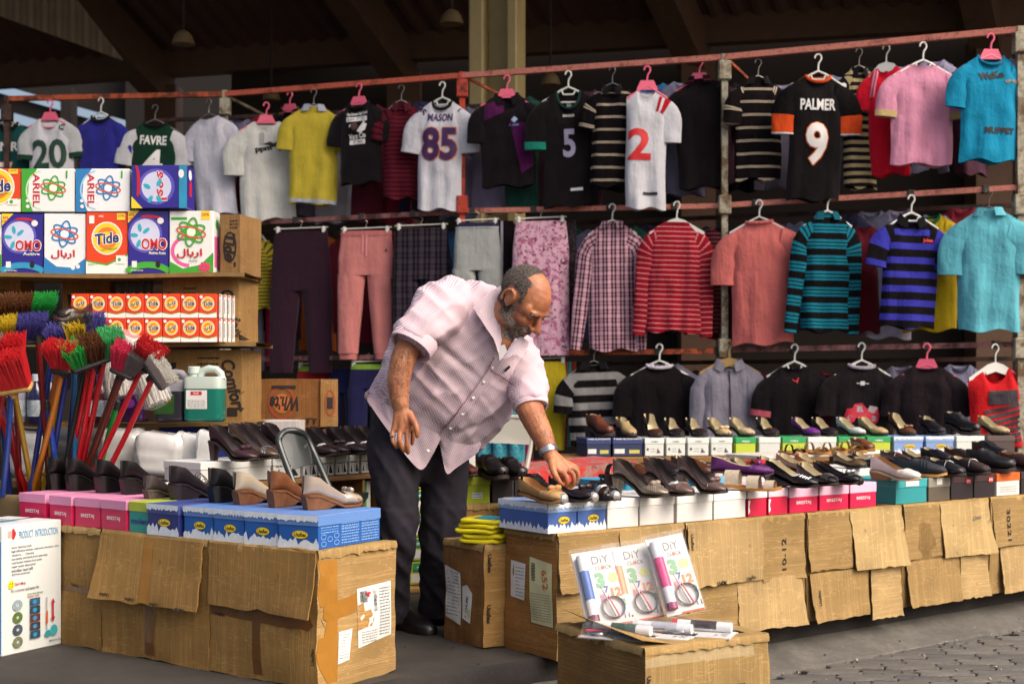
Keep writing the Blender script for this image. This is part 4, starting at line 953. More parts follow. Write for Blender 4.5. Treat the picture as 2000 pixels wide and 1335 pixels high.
def shirt(name, label, px, py, w_px, h_px, mat, tier=1, sl='short', hang='white', hlabel=None, cat='t-shirt', group='clothes on the rack', collar=None, colmat=None, off=-.05, yaw=None, sd=None, fdip=.07, bdip=.015, slmat=None, art=None, tilt=0.0,
          sang=76, slen=None, amp=.02, flare=.0, hem=None, sleeves=(1, 1), drop=.075, neck=.085, backmat=None, cuffmat=None, hem_tilt=0.0, hook=True, dy=0, waist=0.0):
    d = rackd(px) + off; k = d / F; W = w_px * k / 2 * 1.06; H = h_px * k; sd = len(GAR) * 1.37 if sd is None else sd; GAR.append(name)
    sw = W * 1.02; nw = min(neck, sw * .42); dr = drop * sw / .2
    yaw = R(-8 + 13 * math.sin(sd * 2.1)) if yaw is None else R(yaw); tilt = tilt or 2.2 * math.sin(sd * 3.3)
    loc = P(px, py, d)
    T = thing(name, label, cat, loc, yaw, group, rot=(0, R(tilt), yaw) if tilt else None)
    b = torso(W, H, sw, nw, dr, fdip * nw / .085, bdip, sd, mat, amp, taper=flare, backmat=backmat, hemtilt=hem_tilt, waist=waist); bo = b.build('torso', T, True, 60)
    bv = bvh_of(bo.data)
    L = slen if slen else {'short': .5 * W + .1, 'half': .5 * W + .17, 'long': H * .84, 'none': 0}[sl]
    if L:
        r0 = {'short': .085, 'half': .095, 'long': .08}[sl] * (.7 + .3 * W / .18); r1 = r0 * {'short': .92, 'half': .88, 'long': .52}[sl]
        aa = {'short': sang, 'half': sang + 8, 'long': max(sang, 74)}[sl]
        for s_, on in ((-1, sleeves[0]), (1, sleeves[1])):
            if on:
                sleeve(s_, sw, dr, L, aa + 4 * math.sin(sd + s_), r0, r1, sd + s_, slmat or mat, bend=8 if sl == 'long' else 6).build('sleeve', T, True, 60)
                if cuffmat:
                    q = sleeve(s_, sw, dr, L, aa + 4 * math.sin(sd + s_), r0, r1, sd + s_, cuffmat, bend=6); 
                    q2 = MB(); nn = 14; q2.v = [v_ + Vector((0, -.002, 0)) for v_ in q.v[-nn * 3:]]; q2.v = [v_.copy() for v_ in q2.v]
                    cen = [sum((q2.v[i * nn + j] for j in range(nn)), Vector()) / nn for i in range(3)]
                    q2.v = [cen[i // nn] + (v_ - cen[i // nn]) * 1.05 for i, v_ in enumerate(q2.v)]
                    q2.mats = [cuffmat]; q2.f = [[i * nn + j, i * nn + (j + 1) % nn, (i + 1) * nn + (j + 1) % nn, (i + 1) * nn + j] for i in (0, 1) for j in range(nn)]; q2.m = [0] * len(q2.f); q2.sm = [True] * len(q2.f)
                    q2.build('cuff', T, True)
    cm = colmat or mat
    if collar == 'polo' or collar == 'shirt':
        b = MB(); n = 24; hh = .045
        r0_, r1_ = [], []
        rows_ = [[], [], []]
        for i in range(n + 1):
            th = R(-68 + (360 - 44) * i / n)      # open at the front
            c_, s_ = math.cos(th), math.sin(th); fz = -fdip * .75 * nw / .085 * max(0, -s_) ** 1.5
            rows_[0].append(Vector((nw * 1.12 * c_, .04 * s_ - .004, -.02 + fz)) ); rows_[1].append(Vector((nw * .98 * c_, .034 * s_, .022 + fz * .9))); rows_[2].append(Vector((nw * 1.34 * c_, .052 * s_, -.034 + fz * 1.05)))
        b.loft([rows_[0], rows_[1], rows_[2]], cm, False, smooth=True, uvs=[(p.x + .5, p.z + 1) for r_ in rows_ for p in r_]); b.build('collar', T, True)
    elif collar == 'rib':
        b = MB(); n = 40; pts_ = []
        for i in range(n):
            th = 2 * math.pi * i / n; c_, s_ = math.cos(th), math.sin(th)
            z_ = -(fdip * nw / .085 if s_ < 0 else bdip) * abs(s_); pts_.append(Vector((nw * 1.02 * c_, .031 * s_, z_ - .002)))
        b.tube(pts_ + [pts_[0], pts_[1]], .011, cm, 6, cap=False); b.build('neckband', T, True)
    if hem:
        b = MB(); 
        rows_ = [[], []]
        for i in range(31):
            x = (-1 + 2 * i / 30) * (W + flare) * .985
            for q, zz in ((0, -H + .002 + hem_tilt * (-1 + 2 * i / 30)), (1, -H + .03 + hem_tilt * (-1 + 2 * i / 30))):
                h = bv.ray_cast(Vector((x, -1, zz + .001)), Vector((0, 1, 0))); y = h[0].y if h[0] else -.03; rows_[q].append(Vector((x, y - .003, zz)))
        b.loft(rows_, hem, False, smooth=True, uvs=[(p.x + .5, p.z + 1) for r_ in rows_ for p in r_]); b.build('hem', T)
    if art:
        pr = PR((0, 0, 0), (1, 0, 0), (0, 0, 1)); art(pr, W, H); drape(pr, bv, 'print', T)
    if hang:
        hanger(hang, px, py - 0.0 + dy, d + .0, yaw, hlabel or ('%s hanger holding the %s' % ({'pink': 'pink plastic', 'white': 'white plastic', 'wire': 'thin wire', 'wood': 'wooden', 'solid': 'solid white'}[hang], ' '.join(label.split()[:10]).rstrip(','))), w=min(.2, sw * .95))
    return T
WHT = paint('#dcdad8', .6, 0, name='white_print'); BLK = paint('#140c10', .7, 0, name='black_print')
def c_(h): return cloth(h)
# ---- top rail, left to right
def num(s, z, h, fill, out=None, w=None, x=0, bold=.03):
    def f_(pr, W, H):
        pr.marks.append(len(pr.b.f)); pr.hold = 1
        if out:
            for dx, dz in ((-.006, 0), (.006, 0), (0, .006), (0, -.006), (-.005, .005), (.005, -.005), (.005, .005), (-.005, -.005)): pr.text(s, x + dx, z + dz, h, out, 0, bold, w=w); pr.k -= pr.st
            pr.k += .004
        pr.text(s, x, z, h, fill, 0, bold, w=w); pr.hold = 0
    return f_
def both(*fs):
    def f_(pr, W, H):
        for q in fs: q(pr, W, H)
    return f_
ORG = paint('#d86a1c', .6, 0); PUR = paint('#3a1a52', .6, 0); GRN = paint('#123a2a', .6, 0); LAV = paint('#8d88a4', .6, 0)
shirt('football_jersey', 'dark teal football jersey cut off by the left edge, behind the rack post', 16, 240, 84, 215, c_('#0d4a48'), art=both(num('HENRY', -.2, .075, WHT, w=.36), num('7', -.42, .18, WHT, ORG)), collar='rib', colmat=c_('#101414'), cat='jersey', hang='white', off=.05)
shirt('football_jersey', 'white football jersey with large dark number 20', 98, 230, 84, 215, c_('#c9c8ce'), art=both(num('20', -.3, .24, GRN, w=.28), lambda pr, W, H: (pr.ell(W * .62, -.085, .035, .028, GRN), pr.text('NY', W * .62, -.085, .022, WHT, 0, .02))), slmat=c_('#bfc0c2'), cuffmat=c_('#173c2c'), cat='jersey', hang='pink', fdip=.11)
shirt('tee_shirt', 'royal blue t-shirt hanging from the top rail', 197, 226, 84, 215, c_('#2a2a86'), collar='rib', colmat=c_('#120f22'), hang='white', fdip=.05)
shirt('football_jersey', 'dark green football jersey with white name lettering and white sleeves', 303, 240, 92, 205, c_('#0d3324'), slmat=c_('#c6c6ca'), art=both(num('FAVRE', -.145, .075, WHT, w=.21), num('4', -.33, .22, WHT, w=.16)), collar='rib', colmat=c_('#0a1a14'), cat='jersey', hang='wire', fdip=.03)
shirt('tee_shirt', 'plain white t-shirt tilted on its hanger above the detergent boxes', 408, 228, 84, 196, c_('#cfcdd8'), tilt=-6, hang='wire', fdip=.03, neck=.1)
def cat_logo(pr, W, H):
    pr.text('ppm', -.02, -.235, .045, BLK, 8, .06, w=.13)
    pr.poly([(-.03, -.19), (.03, -.17), (.06, -.185), (.085, -.165), (.12, -.15), (.14, -.125), (.146, -.13), (.13, -.16), (.1, -.18), (.105, -.215), (.112, -.24), (.1, -.245), (.085, -.205), (.05, -.215), (.02, -.2)], BLK)
    pr.rect(-.055, -.2, -.015, -.11, paint('#9a9a98', .6, .2)); pr.ell(-.035, -.11, .02, .016, paint('#9a9a98', .6, .2)); pr.rect(-.03, -.062, .0, -.045, paint('#a8b89a', .6, 0))
shirt('tee_shirt', 'wide white t-shirt with black leaping cat logo under a pink hanger', 520, 236, 100, 194, c_('#cbcbc6'), sl='half', art=cat_logo, hang='pink', sang=76, neck=.13, fdip=.05, sleeves=(1, 0), amp=.016, hem_tilt=.02)
shirt('polo_shirt', 'black polo with orange collar line peeking behind the white cat-logo t-shirt', 566, 214, 84, 150, c_('#160d12'), collar='polo', colmat=stripes(.05, [(0, '#4a4a50'), (.35, '#c8502a'), (.5, '#1a1016')]), hang='pink', off=.22, cat='polo shirt')
GING = plaid('#c4c8d4', '#3c4a6a', None, .012, 'gingham_cloth', .5)
shirt('polo_shirt', 'yellow polo shirt with blue gingham collar and hem seen from behind', 613, 210, 88, 188, c_('#b6a436'), collar='polo', colmat=GING, hem=GING, hang='wire', fdip=.0, cat='polo shirt', hem_tilt=-.01)
def circus(pr, W, H):
    for i, (s, z, h, w_) in enumerate((('The Human High Court', -.095, .032, .17), ('SUPPORT TIME', -.135, .03, .16), ('Vans Co', -.265, .042, .14), ('CIR. INC', -.31, .028, .12))):
        if i in (1, 3): pr.rect(-w_ / 2 - .004, z - .018, w_ / 2 + .004, z + .018, WHT); pr.text(s, 0, z, h * .75, BLK, 0, .02, w=w_ * .9)
        else: pr.text(s, 0, z, h, WHT, 3, .03, w=w_)
    pr.ell(-.02, -.19, .028, .03, paint('#5a3a36', .6, .3)); pr.poly([(.0, -.23), (.05, -.17), (.085, -.18), (.07, -.225), (.03, -.245)], WHT); pr.poly([(-.06, -.175), (-.045, -.175), (-.05, -.19), (-.065, -.2)], WHT); pr.ell(.06, -.165, .008, .008, WHT)
shirt('tee_shirt', 'black t-shirt with white poster-style print between yellow and maroon shirts', 701, 200, 84, 160, c_('#160c14'), art=circus, hang='pink', collar='rib', colmat=c_('#160c14'), fdip=.05)
shirt('polo_shirt', 'maroon polo shirt with thin dark stripes', 784, 203, 66, 186, stripes(.034, [(0, '#5a1222'), (.72, '#1e0812')]), collar='polo', colmat=c_('#4a0e1e'), hang='wire', cat='polo shirt', off=.02)
def mason(pr, W, H):
    num('MASON', -.125, .058, PUR, w=.19)(pr, W, H); num('85', -.32, .24, PUR, ORG, w=.27)(pr, W, H)
    pr.text('85', -W * .9, -.075, .06, PUR, -40, .03); pr.text('8', W * .92, -.085, .06, PUR, 40, .03)
shirt('football_jersey', 'white football jersey with purple number 85 behind the red post', 864, 198, 84, 212, c_('#cfced6'), art=mason, collar='rib', colmat=c_('#181018'), hang='white', cat='jersey', sl='half', sang=66)
PURC = c_('#4a0f44')
def blocks(pr, W, H):
    pm = PURC; pr.poly([(-W * .9, -.07), (-.02, -.03), (-.02, -.13), (-W * .85, -.19)], pm); pr.poly([(.02, -.2), (W * .98, -.22), (W * .95, -.52), (.1, -.58)], pm)
    pr.poly([(.03, -.19), (.055, -.165), (.08, -.185), (.055, -.21)], paint('#9fb4d6', .6, 0)); pr.text('DUILIAN', .055, -.225, .014, paint('#6a9fd0', .6, 0), 0, .02)
shirt('polo_shirt', 'black polo shirt with purple colour blocks', 990, 186, 100, 178, c_('#150b14'), art=blocks, collar='polo', hang='pink', cat='polo shirt')
def eag(pr, W, H):
    num('5', -.38, .2, LAV, w=.09)(pr, W, H); pr.text('EAGLES', 0, -.18, .018, WHT, 0, .02); pr.poly([(-.018, -.08), (.018, -.08), (.016, -.11), (0, -.125), (-.016, -.11)], WHT)
    pr.rect(-.0, -.72, .09, -.7, LBL)
shirt('football_jersey', 'black football jersey with silver number 5 and dark green collar', 1110, 178, 100, 226, c_('#150c12'), art=eag, collar='rib', colmat=c_('#12332c'), cuffmat=c_('#147a66'), hang='white', cat='jersey', fdip=.13, neck=.11, sl='half', sang=72)
CS = [(0, '#0e070a'), (.80, '#c4b49c'), (.86, '#0e070a'), (.91, '#c4b49c'), (.97, '#0e070a')]
shirt('polo_shirt', 'black polo shirt with cream double stripes left of the white red-striped jersey', 1196, 170, 70, 196, stripes(.088, CS), collar='polo', colmat=c_('#170c12'), hang='wire', cat='polo shirt', off=-.1)
REDP = paint('#c4161c', .6, 0)
def two(pr, W, H):
    num('2', -.38, .22, REDP, w=.16, x=-.05)(pr, W, H); pr.text('2', W * .8, -.085, .07, REDP, -24, .04); pr.rect(-.02, -.73, .08, -.71, BLK)
shirt('football_jersey', 'white football jersey with red number and red striped sleeve', 1264, 176, 74, 232, c_('#c4c4cc'), art=two, slmat=stripes(.4, [(0, '#c4c4cc'), (.52, '#a8141e'), (.58, '#c4c4cc'), (.61, '#a8141e'), (.67, '#c4c4cc'), (.7, '#a8141e'), (.73, '#c4c4cc')], shift=.3), hang='pink', cat='jersey', sl='half', sang=72, sleeves=(0, 1), dy=-6, off=-.13)
shirt('polo_shirt', 'plain black polo shirt with thin red collar line left of the galvanised post', 1366, 155, 92, 212, c_('#170b13'), collar='polo', colmat=stripes(.06, [(0, '#170b13'), (.42, '#b01c3c'), (.47, '#170b13')]), hang='pink', cat='polo shirt', fdip=.0, off=.06)
shirt('polo_shirt', 'black polo shirt with cream double stripes right of the galvanised post', 1481, 156, 84, 196, stripes(.088, CS, shift=.3), collar='polo', colmat=c_('#170c12'), hang='wire', cat='polo shirt', fdip=.0, off=.02)
def palmer(pr, W, H):
    num('PALMER', -.2, .075, WHT, w=.23)(pr, W, H); num('9', -.46, .28, WHT, ORG, w=.14)(pr, W, H); pr.text('9', W * .9, -.07, .06, WHT, -60, .04); pr.text('9', -W * .93, -.09, .06, WHT, 60, .04)
shirt('football_jersey', 'black football jersey with white number 9 and orange collar', 1598, 148, 98, 244, c_('#160d12'), art=palmer, collar='rib', colmat=c_('#c8481c'), slmat=stripes(.42, [(0, '#0b0709'), (.4, '#c8c6ca'), (.76, '#c8481c')], shift=.12), hang='white', cat='jersey', sl='half', sang=76, bdip=.03, fdip=.05, neck=.12, yaw=-4)
shirt('polo_shirt', 'black and beige striped polo half hidden behind the orange-collared jersey', 1678, 136, 62, 232, stripes(.052, [(0, '#17101a'), (.52, '#a8986e')]), collar='polo', colmat=c_('#17101a'), hang='wire', cat='polo shirt', off=.1)
shirt('sports_shirt', 'bright red sports shirt with pale shoulder stripes beside the pink t-shirt', 1731, 130, 70, 212, c_('#d20f2c'), art=lambda pr, W, H: (pr.poly([(-W * .9, -.2), (-W * .8, -.2), (-W * .5, -.02), (-W * .62, -.02)], paint('#e08aa0', .6, 0)), pr.poly([(-W * .72, -.2), (-W * .64, -.2), (-W * .36, -.02), (-W * .46, -.02)], paint('#e08aa0', .6, 0)), pr.text('17', .03, -.16, .1, paint('#e08aa0', .6, 0), 0, .03)), hang='solid', cat='sports shirt', off=.05, sleeves=(1, 0))
shirt('tee_shirt', 'pale pink t-shirt seen from behind near the right end of the top rail', 1803, 126, 116, 196, c_('#c987a2'), hang='white', fdip=.015, neck=.1, bdip=.02, cuffmat=c_('#b8a070'))
def wake(pr, W, H):
    pr.text('WaKe', -.01, -.13, .05, BLK, 8, .05, w=.16); pr.text('UP YOU', .13, -.165, .02, paint('#b8862c', .6, 0), 0, .03); pr.text('MUPPET', .05, -.48, .042, BLK, -2, .05, w=.19)
shirt('tee_shirt', 'turquoise blue t-shirt with dark lettering at the right end of the top rail', 1935, 110, 108, 206, c_('#0d82a8'), art=wake, hang='pink', collar='rib', colmat=c_('#0c6c8e'), fdip=.06, neck=.1, yaw=2, sleeves=(1, 1), sang=76)
# ---- trousers and bottoms
def trousers(name, label, px, py, w_px, h_px, mat, crotch=.36, hem_w=.5, cuff=None, waistband=None, art=None, off=-.05, sd=1.0, cat='trousers', spread=0.0, gap=.03, clip='white', amp=.017, yaw=None, hang=True, single=False, kx=0.0):
    d = rackd(px) + off; k = d / F; W = w_px * k / 2; H = h_px * k; yaw = R(-10 if yaw is None else yaw); loc = P(px, py, d)
    T = thing(name, label, cat, loc, yaw, 'clothes on the rack')
    n = 30; bm_ = MB(); zc = -H * crotch
    def ring(cx, w, z, dp, v, m_=n):
        out = []
        for i in range(m_):
            th = 2 * math.pi * i / m_; c, s = math.cos(th), math.sin(th)
            x = cx + w * math.copysign(abs(c) ** .7, c); y = dp * math.copysign(abs(s) ** .8, s)
            out.append(Vector((x + .006 * noise.noise(Vector((z * 7, sd, cx))), y + fold(x, .25 + .7 * v, sd + (0 if s < 0 else 3), amp) * abs(s), z)))
        return out
    rings = [ring(0, W * (1 + .12 * min(1, j / 5)), zc * j / 8, .03 + .02 * j / 8, j / 16) for j in range(9)]
    if single:
        rings += [ring(kx * j / 14, W * (1.12 + (hem_w - 1.12) * j / 14), zc + (-H - zc) * j / 14, .05, .5 + .5 * j / 14) for j in range(1, 15)]
    uv = [(p.x + .5, p.z + 1) for r_ in rings for p in r_]
    bm_.loft(rings, mat, True, (True, False), uvs=uv, smooth=True); bo = bm_.build('seat_panel' if not single else 'panel', T, True, 60)
    if not single:
        for s_ in (-1, 1):
            b = MB(); rs = []
            for j in range(15):
                t_ = j / 14; w = W * (.56 + (hem_w - .56) * t_); cx = s_ * (W * .56 + gap * .3 + spread * t_) + kx * t_; z = zc * .97 + (-H - zc * .97) * t_
                rs.append(ring(cx, w, z, .052 - .012 * t_, .4 + .6 * t_, 22))
            b.loft(rs, mat, True, (False, False), uvs=[(p.x + .5, p.z + 1) for r_ in rs for p in r_], smooth=True); b.build('leg', T, True, 60)
            if cuff:
                b = MB(); cs_ = []
                for j in range(4):
                    t_ = j / 3; w = W * hem_w * (.9 - .05 * t_); cx = s_ * (W * .56 + gap * .3 + spread) + kx; cs_.append(ring(cx, w, -H - .045 * t_ * 1.0, .036, .3, 22))
                b.loft(cs_, cuff, True, (False, False), smooth=True); b.build('cuff', T, True)
    if waistband:
        b = MB(); b.loft([ring(0, W * 1.03, .004, .034, .1), ring(0, W * 1.04, -.035, .037, .1)], waistband, True, (True, False), smooth=True, uvs=[(p.x + .5, p.z + 1) for r_ in (ring(0, W, 0, .03, .1), ring(0, W, -.03, .03, .1)) for p in r_]); b.build('waistband', T, True)
    if art:
        pr = PR((0, 0, 0), (1, 0, 0), (0, 0, 1)); art(pr, W, H); drape(pr, bvh_of(bo.data), 'print', T, .006)
    if hang:
        m_ = WHH; Th = thing('clip_hanger', 'clip hanger gripping the %s' % label.split(' with ')[0].split(',')[0], 'hanger', loc, yaw, 'clip hangers on the middle rail')
        b = MB(); b.tube([(-W * 1.02, 0, .022), (W * 1.02, 0, .03)], .005, m_, 6); b.build('bar', Th)
        for s_ in (-1, 1): b = MB(); b.box((s_ * W * .86, 0, .012), (.022, .05, .05), m_, .005); b.build('clip', Th)
        b = MB(); b.tube([(0, 0, .026), (0, 0, .05), (.012, 0, .07), (.0, 0, .085), (-.012, 0, .075)], .003, WIR, 6); b.build('hook', Th)
    return T
shirt('tee_shirt', 'yellow t-shirt with grey stripes right of the brown cartons', 500, 462, 50, 142, stripes(.028, [(0, '#b4a022'), (.6, '#4a4430')]), hang='white', off=.1)
trousers('trousers', 'long grey trousers hanging below the yellow striped t-shirt', 493, 604, 40, 120, c_('#76747c'), off=.25, hang=False)
trousers('trousers', 'crimson trousers peeking beside the brown cartons', 517, 478, 34, 236, c_('#b8164a'), off=.35, hang=False)
trousers('trousers', 'wide dark plum trousers on a white clip hanger', 588, 452, 108, 276, c_('#2c1424'), crotch=.42, hem_w=.42, spread=.03, amp=.014)
trousers('jogging_trousers', 'salmon pink jogging trousers with drawstring', 715, 452, 100, 238, c_('#c47a76'), crotch=.36, hem_w=.4, cuff=c_('#bb716e'), waistband=c_('#b66c6a'), spread=.025, gap=.02,
         art=lambda pr, W, H: (pr.rect(-.02, -.17, -.008, -.03, paint('#d8888c', .8, 0)), pr.rect(.008, -.19, .02, -.03, paint('#d8888c', .8, 0)), pr.poly([(W * .8, -.155), (W * .9, -.155), (W * .86, -.13)], BLK)))
trousers('pyjama_trousers', 'dark plaid trousers on a tilted clip hanger behind the man', 823, 446, 104, 250, plaid('#3c343e', '#100b12', None, .085, wide=.6), crotch=.4, hem_w=.48, sd=3)
trousers('shorts', 'light grey gathered shorts behind the red post', 932, 436, 84, 185, c_('#a2a4a2'), crotch=.5, hem_w=.55, waistband=stripes(.05, [(0, '#c4c4c6'), (.5, '#2a2a44')]), sd=5, amp=.016)
trousers('track_trousers', 'black track trousers with red and white side stripes', 986, 432, 34, 190, stripes(.3, [(0, '#140c12'), (.25, '#c8c4c8'), (.36, '#c4101c'), (.68, '#140c12'), (.8, '#a8a4b4'), (.86, '#140c12')], axis=0, shift=.22), single=True, hem_w=1.0, off=.06, hang=False)
trousers('leggings', 'pink floral leggings hanging on a clip hanger above the man\'s head', 1056, 432, 100, 262, floral('#d0a4b6', '#a85c7e', '#3c1428', 24), single=True, hem_w=.8, sd=2, kx=.06, amp=.01)
trousers('leggings', 'dark spotted leggings just right of the pink floral ones', 1112, 430, 26, 250, floral('#241820', '#4a3c44', '#100a10'), single=True, hem_w=1, off=.1, hang=False)
PLD = plaid('#cc9cac', '#160a12', None, .06, wide=.62)
shirt('long_sleeved_shirt', 'pink and black plaid long-sleeved shirt', 1196, 438, 92, 246, PLD, tier=2, sl='long', collar='shirt', hang='white', fdip=.0, cat='shirt', sang=78, amp=.014)
shirt('striped_top', 'red long-sleeved top with thin pink stripes', 1322, 434, 104, 214, stripes(.0335, [(0, '#8c0f22'), (.76, '#c47478')]), tier=2, sl='long', hang='solid', fdip=.0, cat='long-sleeved top', sang=76)
shirt('striped_top', 'dim red striped long-sleeved top just behind the red striped one', 1372, 444, 70, 206, stripes(.03, [(0, '#5a1a24'), (.75, '#8c5a5c')]), tier=2, sl='none', hang=None, off=.15, cat='long-sleeved top')
SAL = c_('#c46864')
shirt('tee_shirt', 'salmon t-shirt seen from behind right of the galvanised post', 1483, 432, 112, 240, SAL, tier=2, sl='half', hang='white', fdip=.01, collar='rib', colmat=SAL, sang=72, amp=.013)
shirt('striped_top', 'teal and black striped long-sleeved polo', 1616, 420, 92, 228, stripes(.105, [(0, '#0a070b'), (.36, '#0e6f84'), (.5, '#0a070b'), (.57, '#0e6f84'), (.72, '#0a070b'), (.79, '#0e6f84'), (.94, '#0a070b')]), tier=2, sl='long', collar='polo', colmat=c_('#0e5a6a'), hang='white', fdip=.0, sang=79, cat='long-sleeved top')
shirt('tee_shirt', 'white top hanging behind the blue striped polo', 1738, 470, 84, 190, c_('#b4aec0'), tier=2, hang=None, off=.2, sl='half')
shirt('tee_shirt', 'dark red top squeezed between teal and blue striped polos', 1688, 440, 50, 210, c_('#5a0c1c'), tier=2, hang=None, off=.14, sl='none')
shirt('sports_shirt', 'yellow sports shirt with green trim behind the blue striped polo', 1812, 420, 96, 226, c_('#c8a81c'), tier=2, hang=None, off=.1, sl='short', cuffmat=c_('#145a34'), collar='rib', colmat=c_('#145a34'), cat='sports shirt')
shirt('polo_shirt', 'black polo shirt with bright blue stripes and small red mark', 1780, 424, 104, 216, stripes(.092, [(0, '#0b070c'), (.54, '#34349c')]), tier=2, collar='polo', colmat=c_('#0b070c'), slmat=stripes(.13, [(0, '#0b070c'), (.5, '#34349c')]), hang='white', cat='polo shirt', art=lambda pr, W, H: (pr.text('Jnlent', .1, -.155, .03, REDP, 0, .04)))
shirt('polo_shirt', 'pale aqua polo shirt at the right end of the middle rail', 1932, 412, 108, 234, c_('#5fb0c0'), tier=2, collar='polo', hang='wire', cat='polo shirt', fdip=.0, sl='half', sang=76)
# ---- lower rail
trousers('trousers', 'yellow trousers hanging beside the man\'s reaching arm', 1074, 706, 60, 172, c_('#b4a01e'), single=True, hem_w=.95, off=-.02)
for i, (x, cc, nm) in enumerate(((1104, '#a81c50', 'magenta'), (1112, '#4aa090', 'mint'), (1121, '#b83a34', 'coral'))):
    trousers('trousers', 'folded %s trousers edge between the yellow trousers and the grey striped polo' % nm, x, 706, 9, 165, c_(cc), single=True, hem_w=1, off=.08 + .03 * i, hang=False)
shirt('polo_shirt', 'black polo shirt with broad grey stripes', 1160, 712, 100, 158, stripes(.105, [(0, '#0d080b'), (.5, '#7e7c7c')]), tier=3, collar='polo', colmat=c_('#0d080b'), hang='wire', cat='polo shirt', sl='short', fdip=.0)
shirt('tee_shirt', 'plain black t-shirt with white inner collar behind the shoes', 1288, 712, 116, 155, c_('#170a12'), tier=3, collar='rib', colmat=c_('#c4bcc8'), hang='white', fdip=.02)
shirt('tee_shirt', 'white t-shirt sleeve showing behind the plain black t-shirt', 1300, 708, 112, 120, c_('#b0a8b8'), tier=3, hang=None, off=.1)
JK = c_('#807c8a')
shirt('jacket', 'grey zip jacket hanging behind the galvanised post', 1424, 706, 112, 176, JK, tier=3, collar='shirt', sl='long', hang='wood', cat='jacket', fdip=.05, sang=80, amp=.02, art=lambda pr, W, H: (pr.rect(-.006, -H * .97, .004, -.06, BLK), pr.rect(-W * .6, -H * .8, -W * .57, -.1, paint('#6a6674', .8, 0)), pr.rect(W * .57, -H * .8, W * .6, -.1, paint('#6a6674', .8, 0))))
def puma2(pr, W, H): pr.poly([(-.02, -.085), (0, -.1), (.012, -.098), (.022, -.078), (.026, -.08), (.02, -.108), (.016, -.12), (.008, -.108), (-.01, -.1)], REDP)
shirt('tee_shirt', 'black t-shirt with small red cat mark on the lower rail', 1552, 714, 104, 158, c_('#1a1016'), tier=3, hang='white', art=puma2, slmat=c_('#181017'), cuffmat=c_('#b0525e'), fdip=.02)
def jeep(pr, W, H):
    a = paint('#c41f3c', .6, .4, scale=90); b_ = paint('#b0a4ac', .6, .4, scale=90)
    pr.poly([(-.115, -.34), (-.1, -.29), (-.06, -.285), (-.05, -.26), (.0, -.25), (.03, -.285), (.1, -.275), (.115, -.34), (.08, -.35), (-.08, -.35)], a); pr.poly([(-.04, -.31), (-.03, -.27), (.0, -.27), (.01, -.31)], b_); pr.poly([(.04, -.3), (.05, -.265), (.1, -.275), (.08, -.32)], b_)
    for x in (-.075, .075): pr.ell(x, -.35, .034, .036, a); pr.ell(x, -.35, .018, .019, b_); pr.ell(x, -.35, .009, .009, a)
    pr.rect(-.04, -.125, .04, -.12, WHT); pr.rect(-.015, -.135, .012, -.108, WHT); pr.text('We R Road', 0, -.43, .02, a, 0, 0, .4, w=.16); pr.text('navigator', .0, -.455, .014, b_, 0, 0, .3, w=.08)
shirt('tee_shirt', 'black t-shirt with red off-road vehicle print', 1683, 712, 108, 158, c_('#1a1018'), tier=3, hang='white', art=jeep, fdip=.02, collar='rib', colmat=c_('#a49ca8'))
shirt('tee_shirt', 'plain charcoal t-shirt under a pink hanger on the lower rail', 1810, 714, 106, 160, c_('#2a1c24'), tier=3, hang='pink', fdip=.02)
def flag(pr, W, H):
    m1 = paint('#221824', .7, .4, scale=60); pr.rect(-.07, -.24, .12, -.15, m1)
    for i in range(7): pr.poly([(-.1, -.275 - i * .036), (.13, -.235 - i * .036), (.13, -.258 - i * .036), (-.1, -.298 - i * .036)], m1)
shirt('tank_top', 'red sleeveless top with dark flag print at the right edge', 1944, 716, 104, 160, c_('#b40f18'), tier=3, sl='none', hang='solid', art=flag, cat='tank top', fdip=.1, neck=.11)
trousers('trousers', 'navy trousers with lime waistband below the salmon joggers', 720, 712, 70, 130, c_('#1c1c44'), waistband=c_('#7ca03a'), off=.0, hem_w=.52)
trousers('trousers', 'red shorts with lime waistband behind the grey-brown carton', 612, 716, 60, 90, c_('#8c1c24'), waistband=c_('#8aa83a'), off=.1)
trousers('trousers', 'navy trousers hanging left of the man behind the dark pumps', 672, 720, 60, 130, c_('#20204a'), off=.12, hang=False)
for i in range(3): trousers('towel', 'teal tie-dyed cloth behind the white chair, %s from the left' % ORD[i], 946 + i * 32, 786, 30, 120, floral('#3f9aa4', '#2a6a86', '#6ac0c4', 20), single=True, hem_w=1.0, off=-.1, hang=False, cat='towel')
trousers('towel', 'dark magenta cloth behind the white chair', 1030, 780, 22, 120, c_('#6a1240'), single=True, hem_w=1, off=-.05, hang=False, cat='towel')
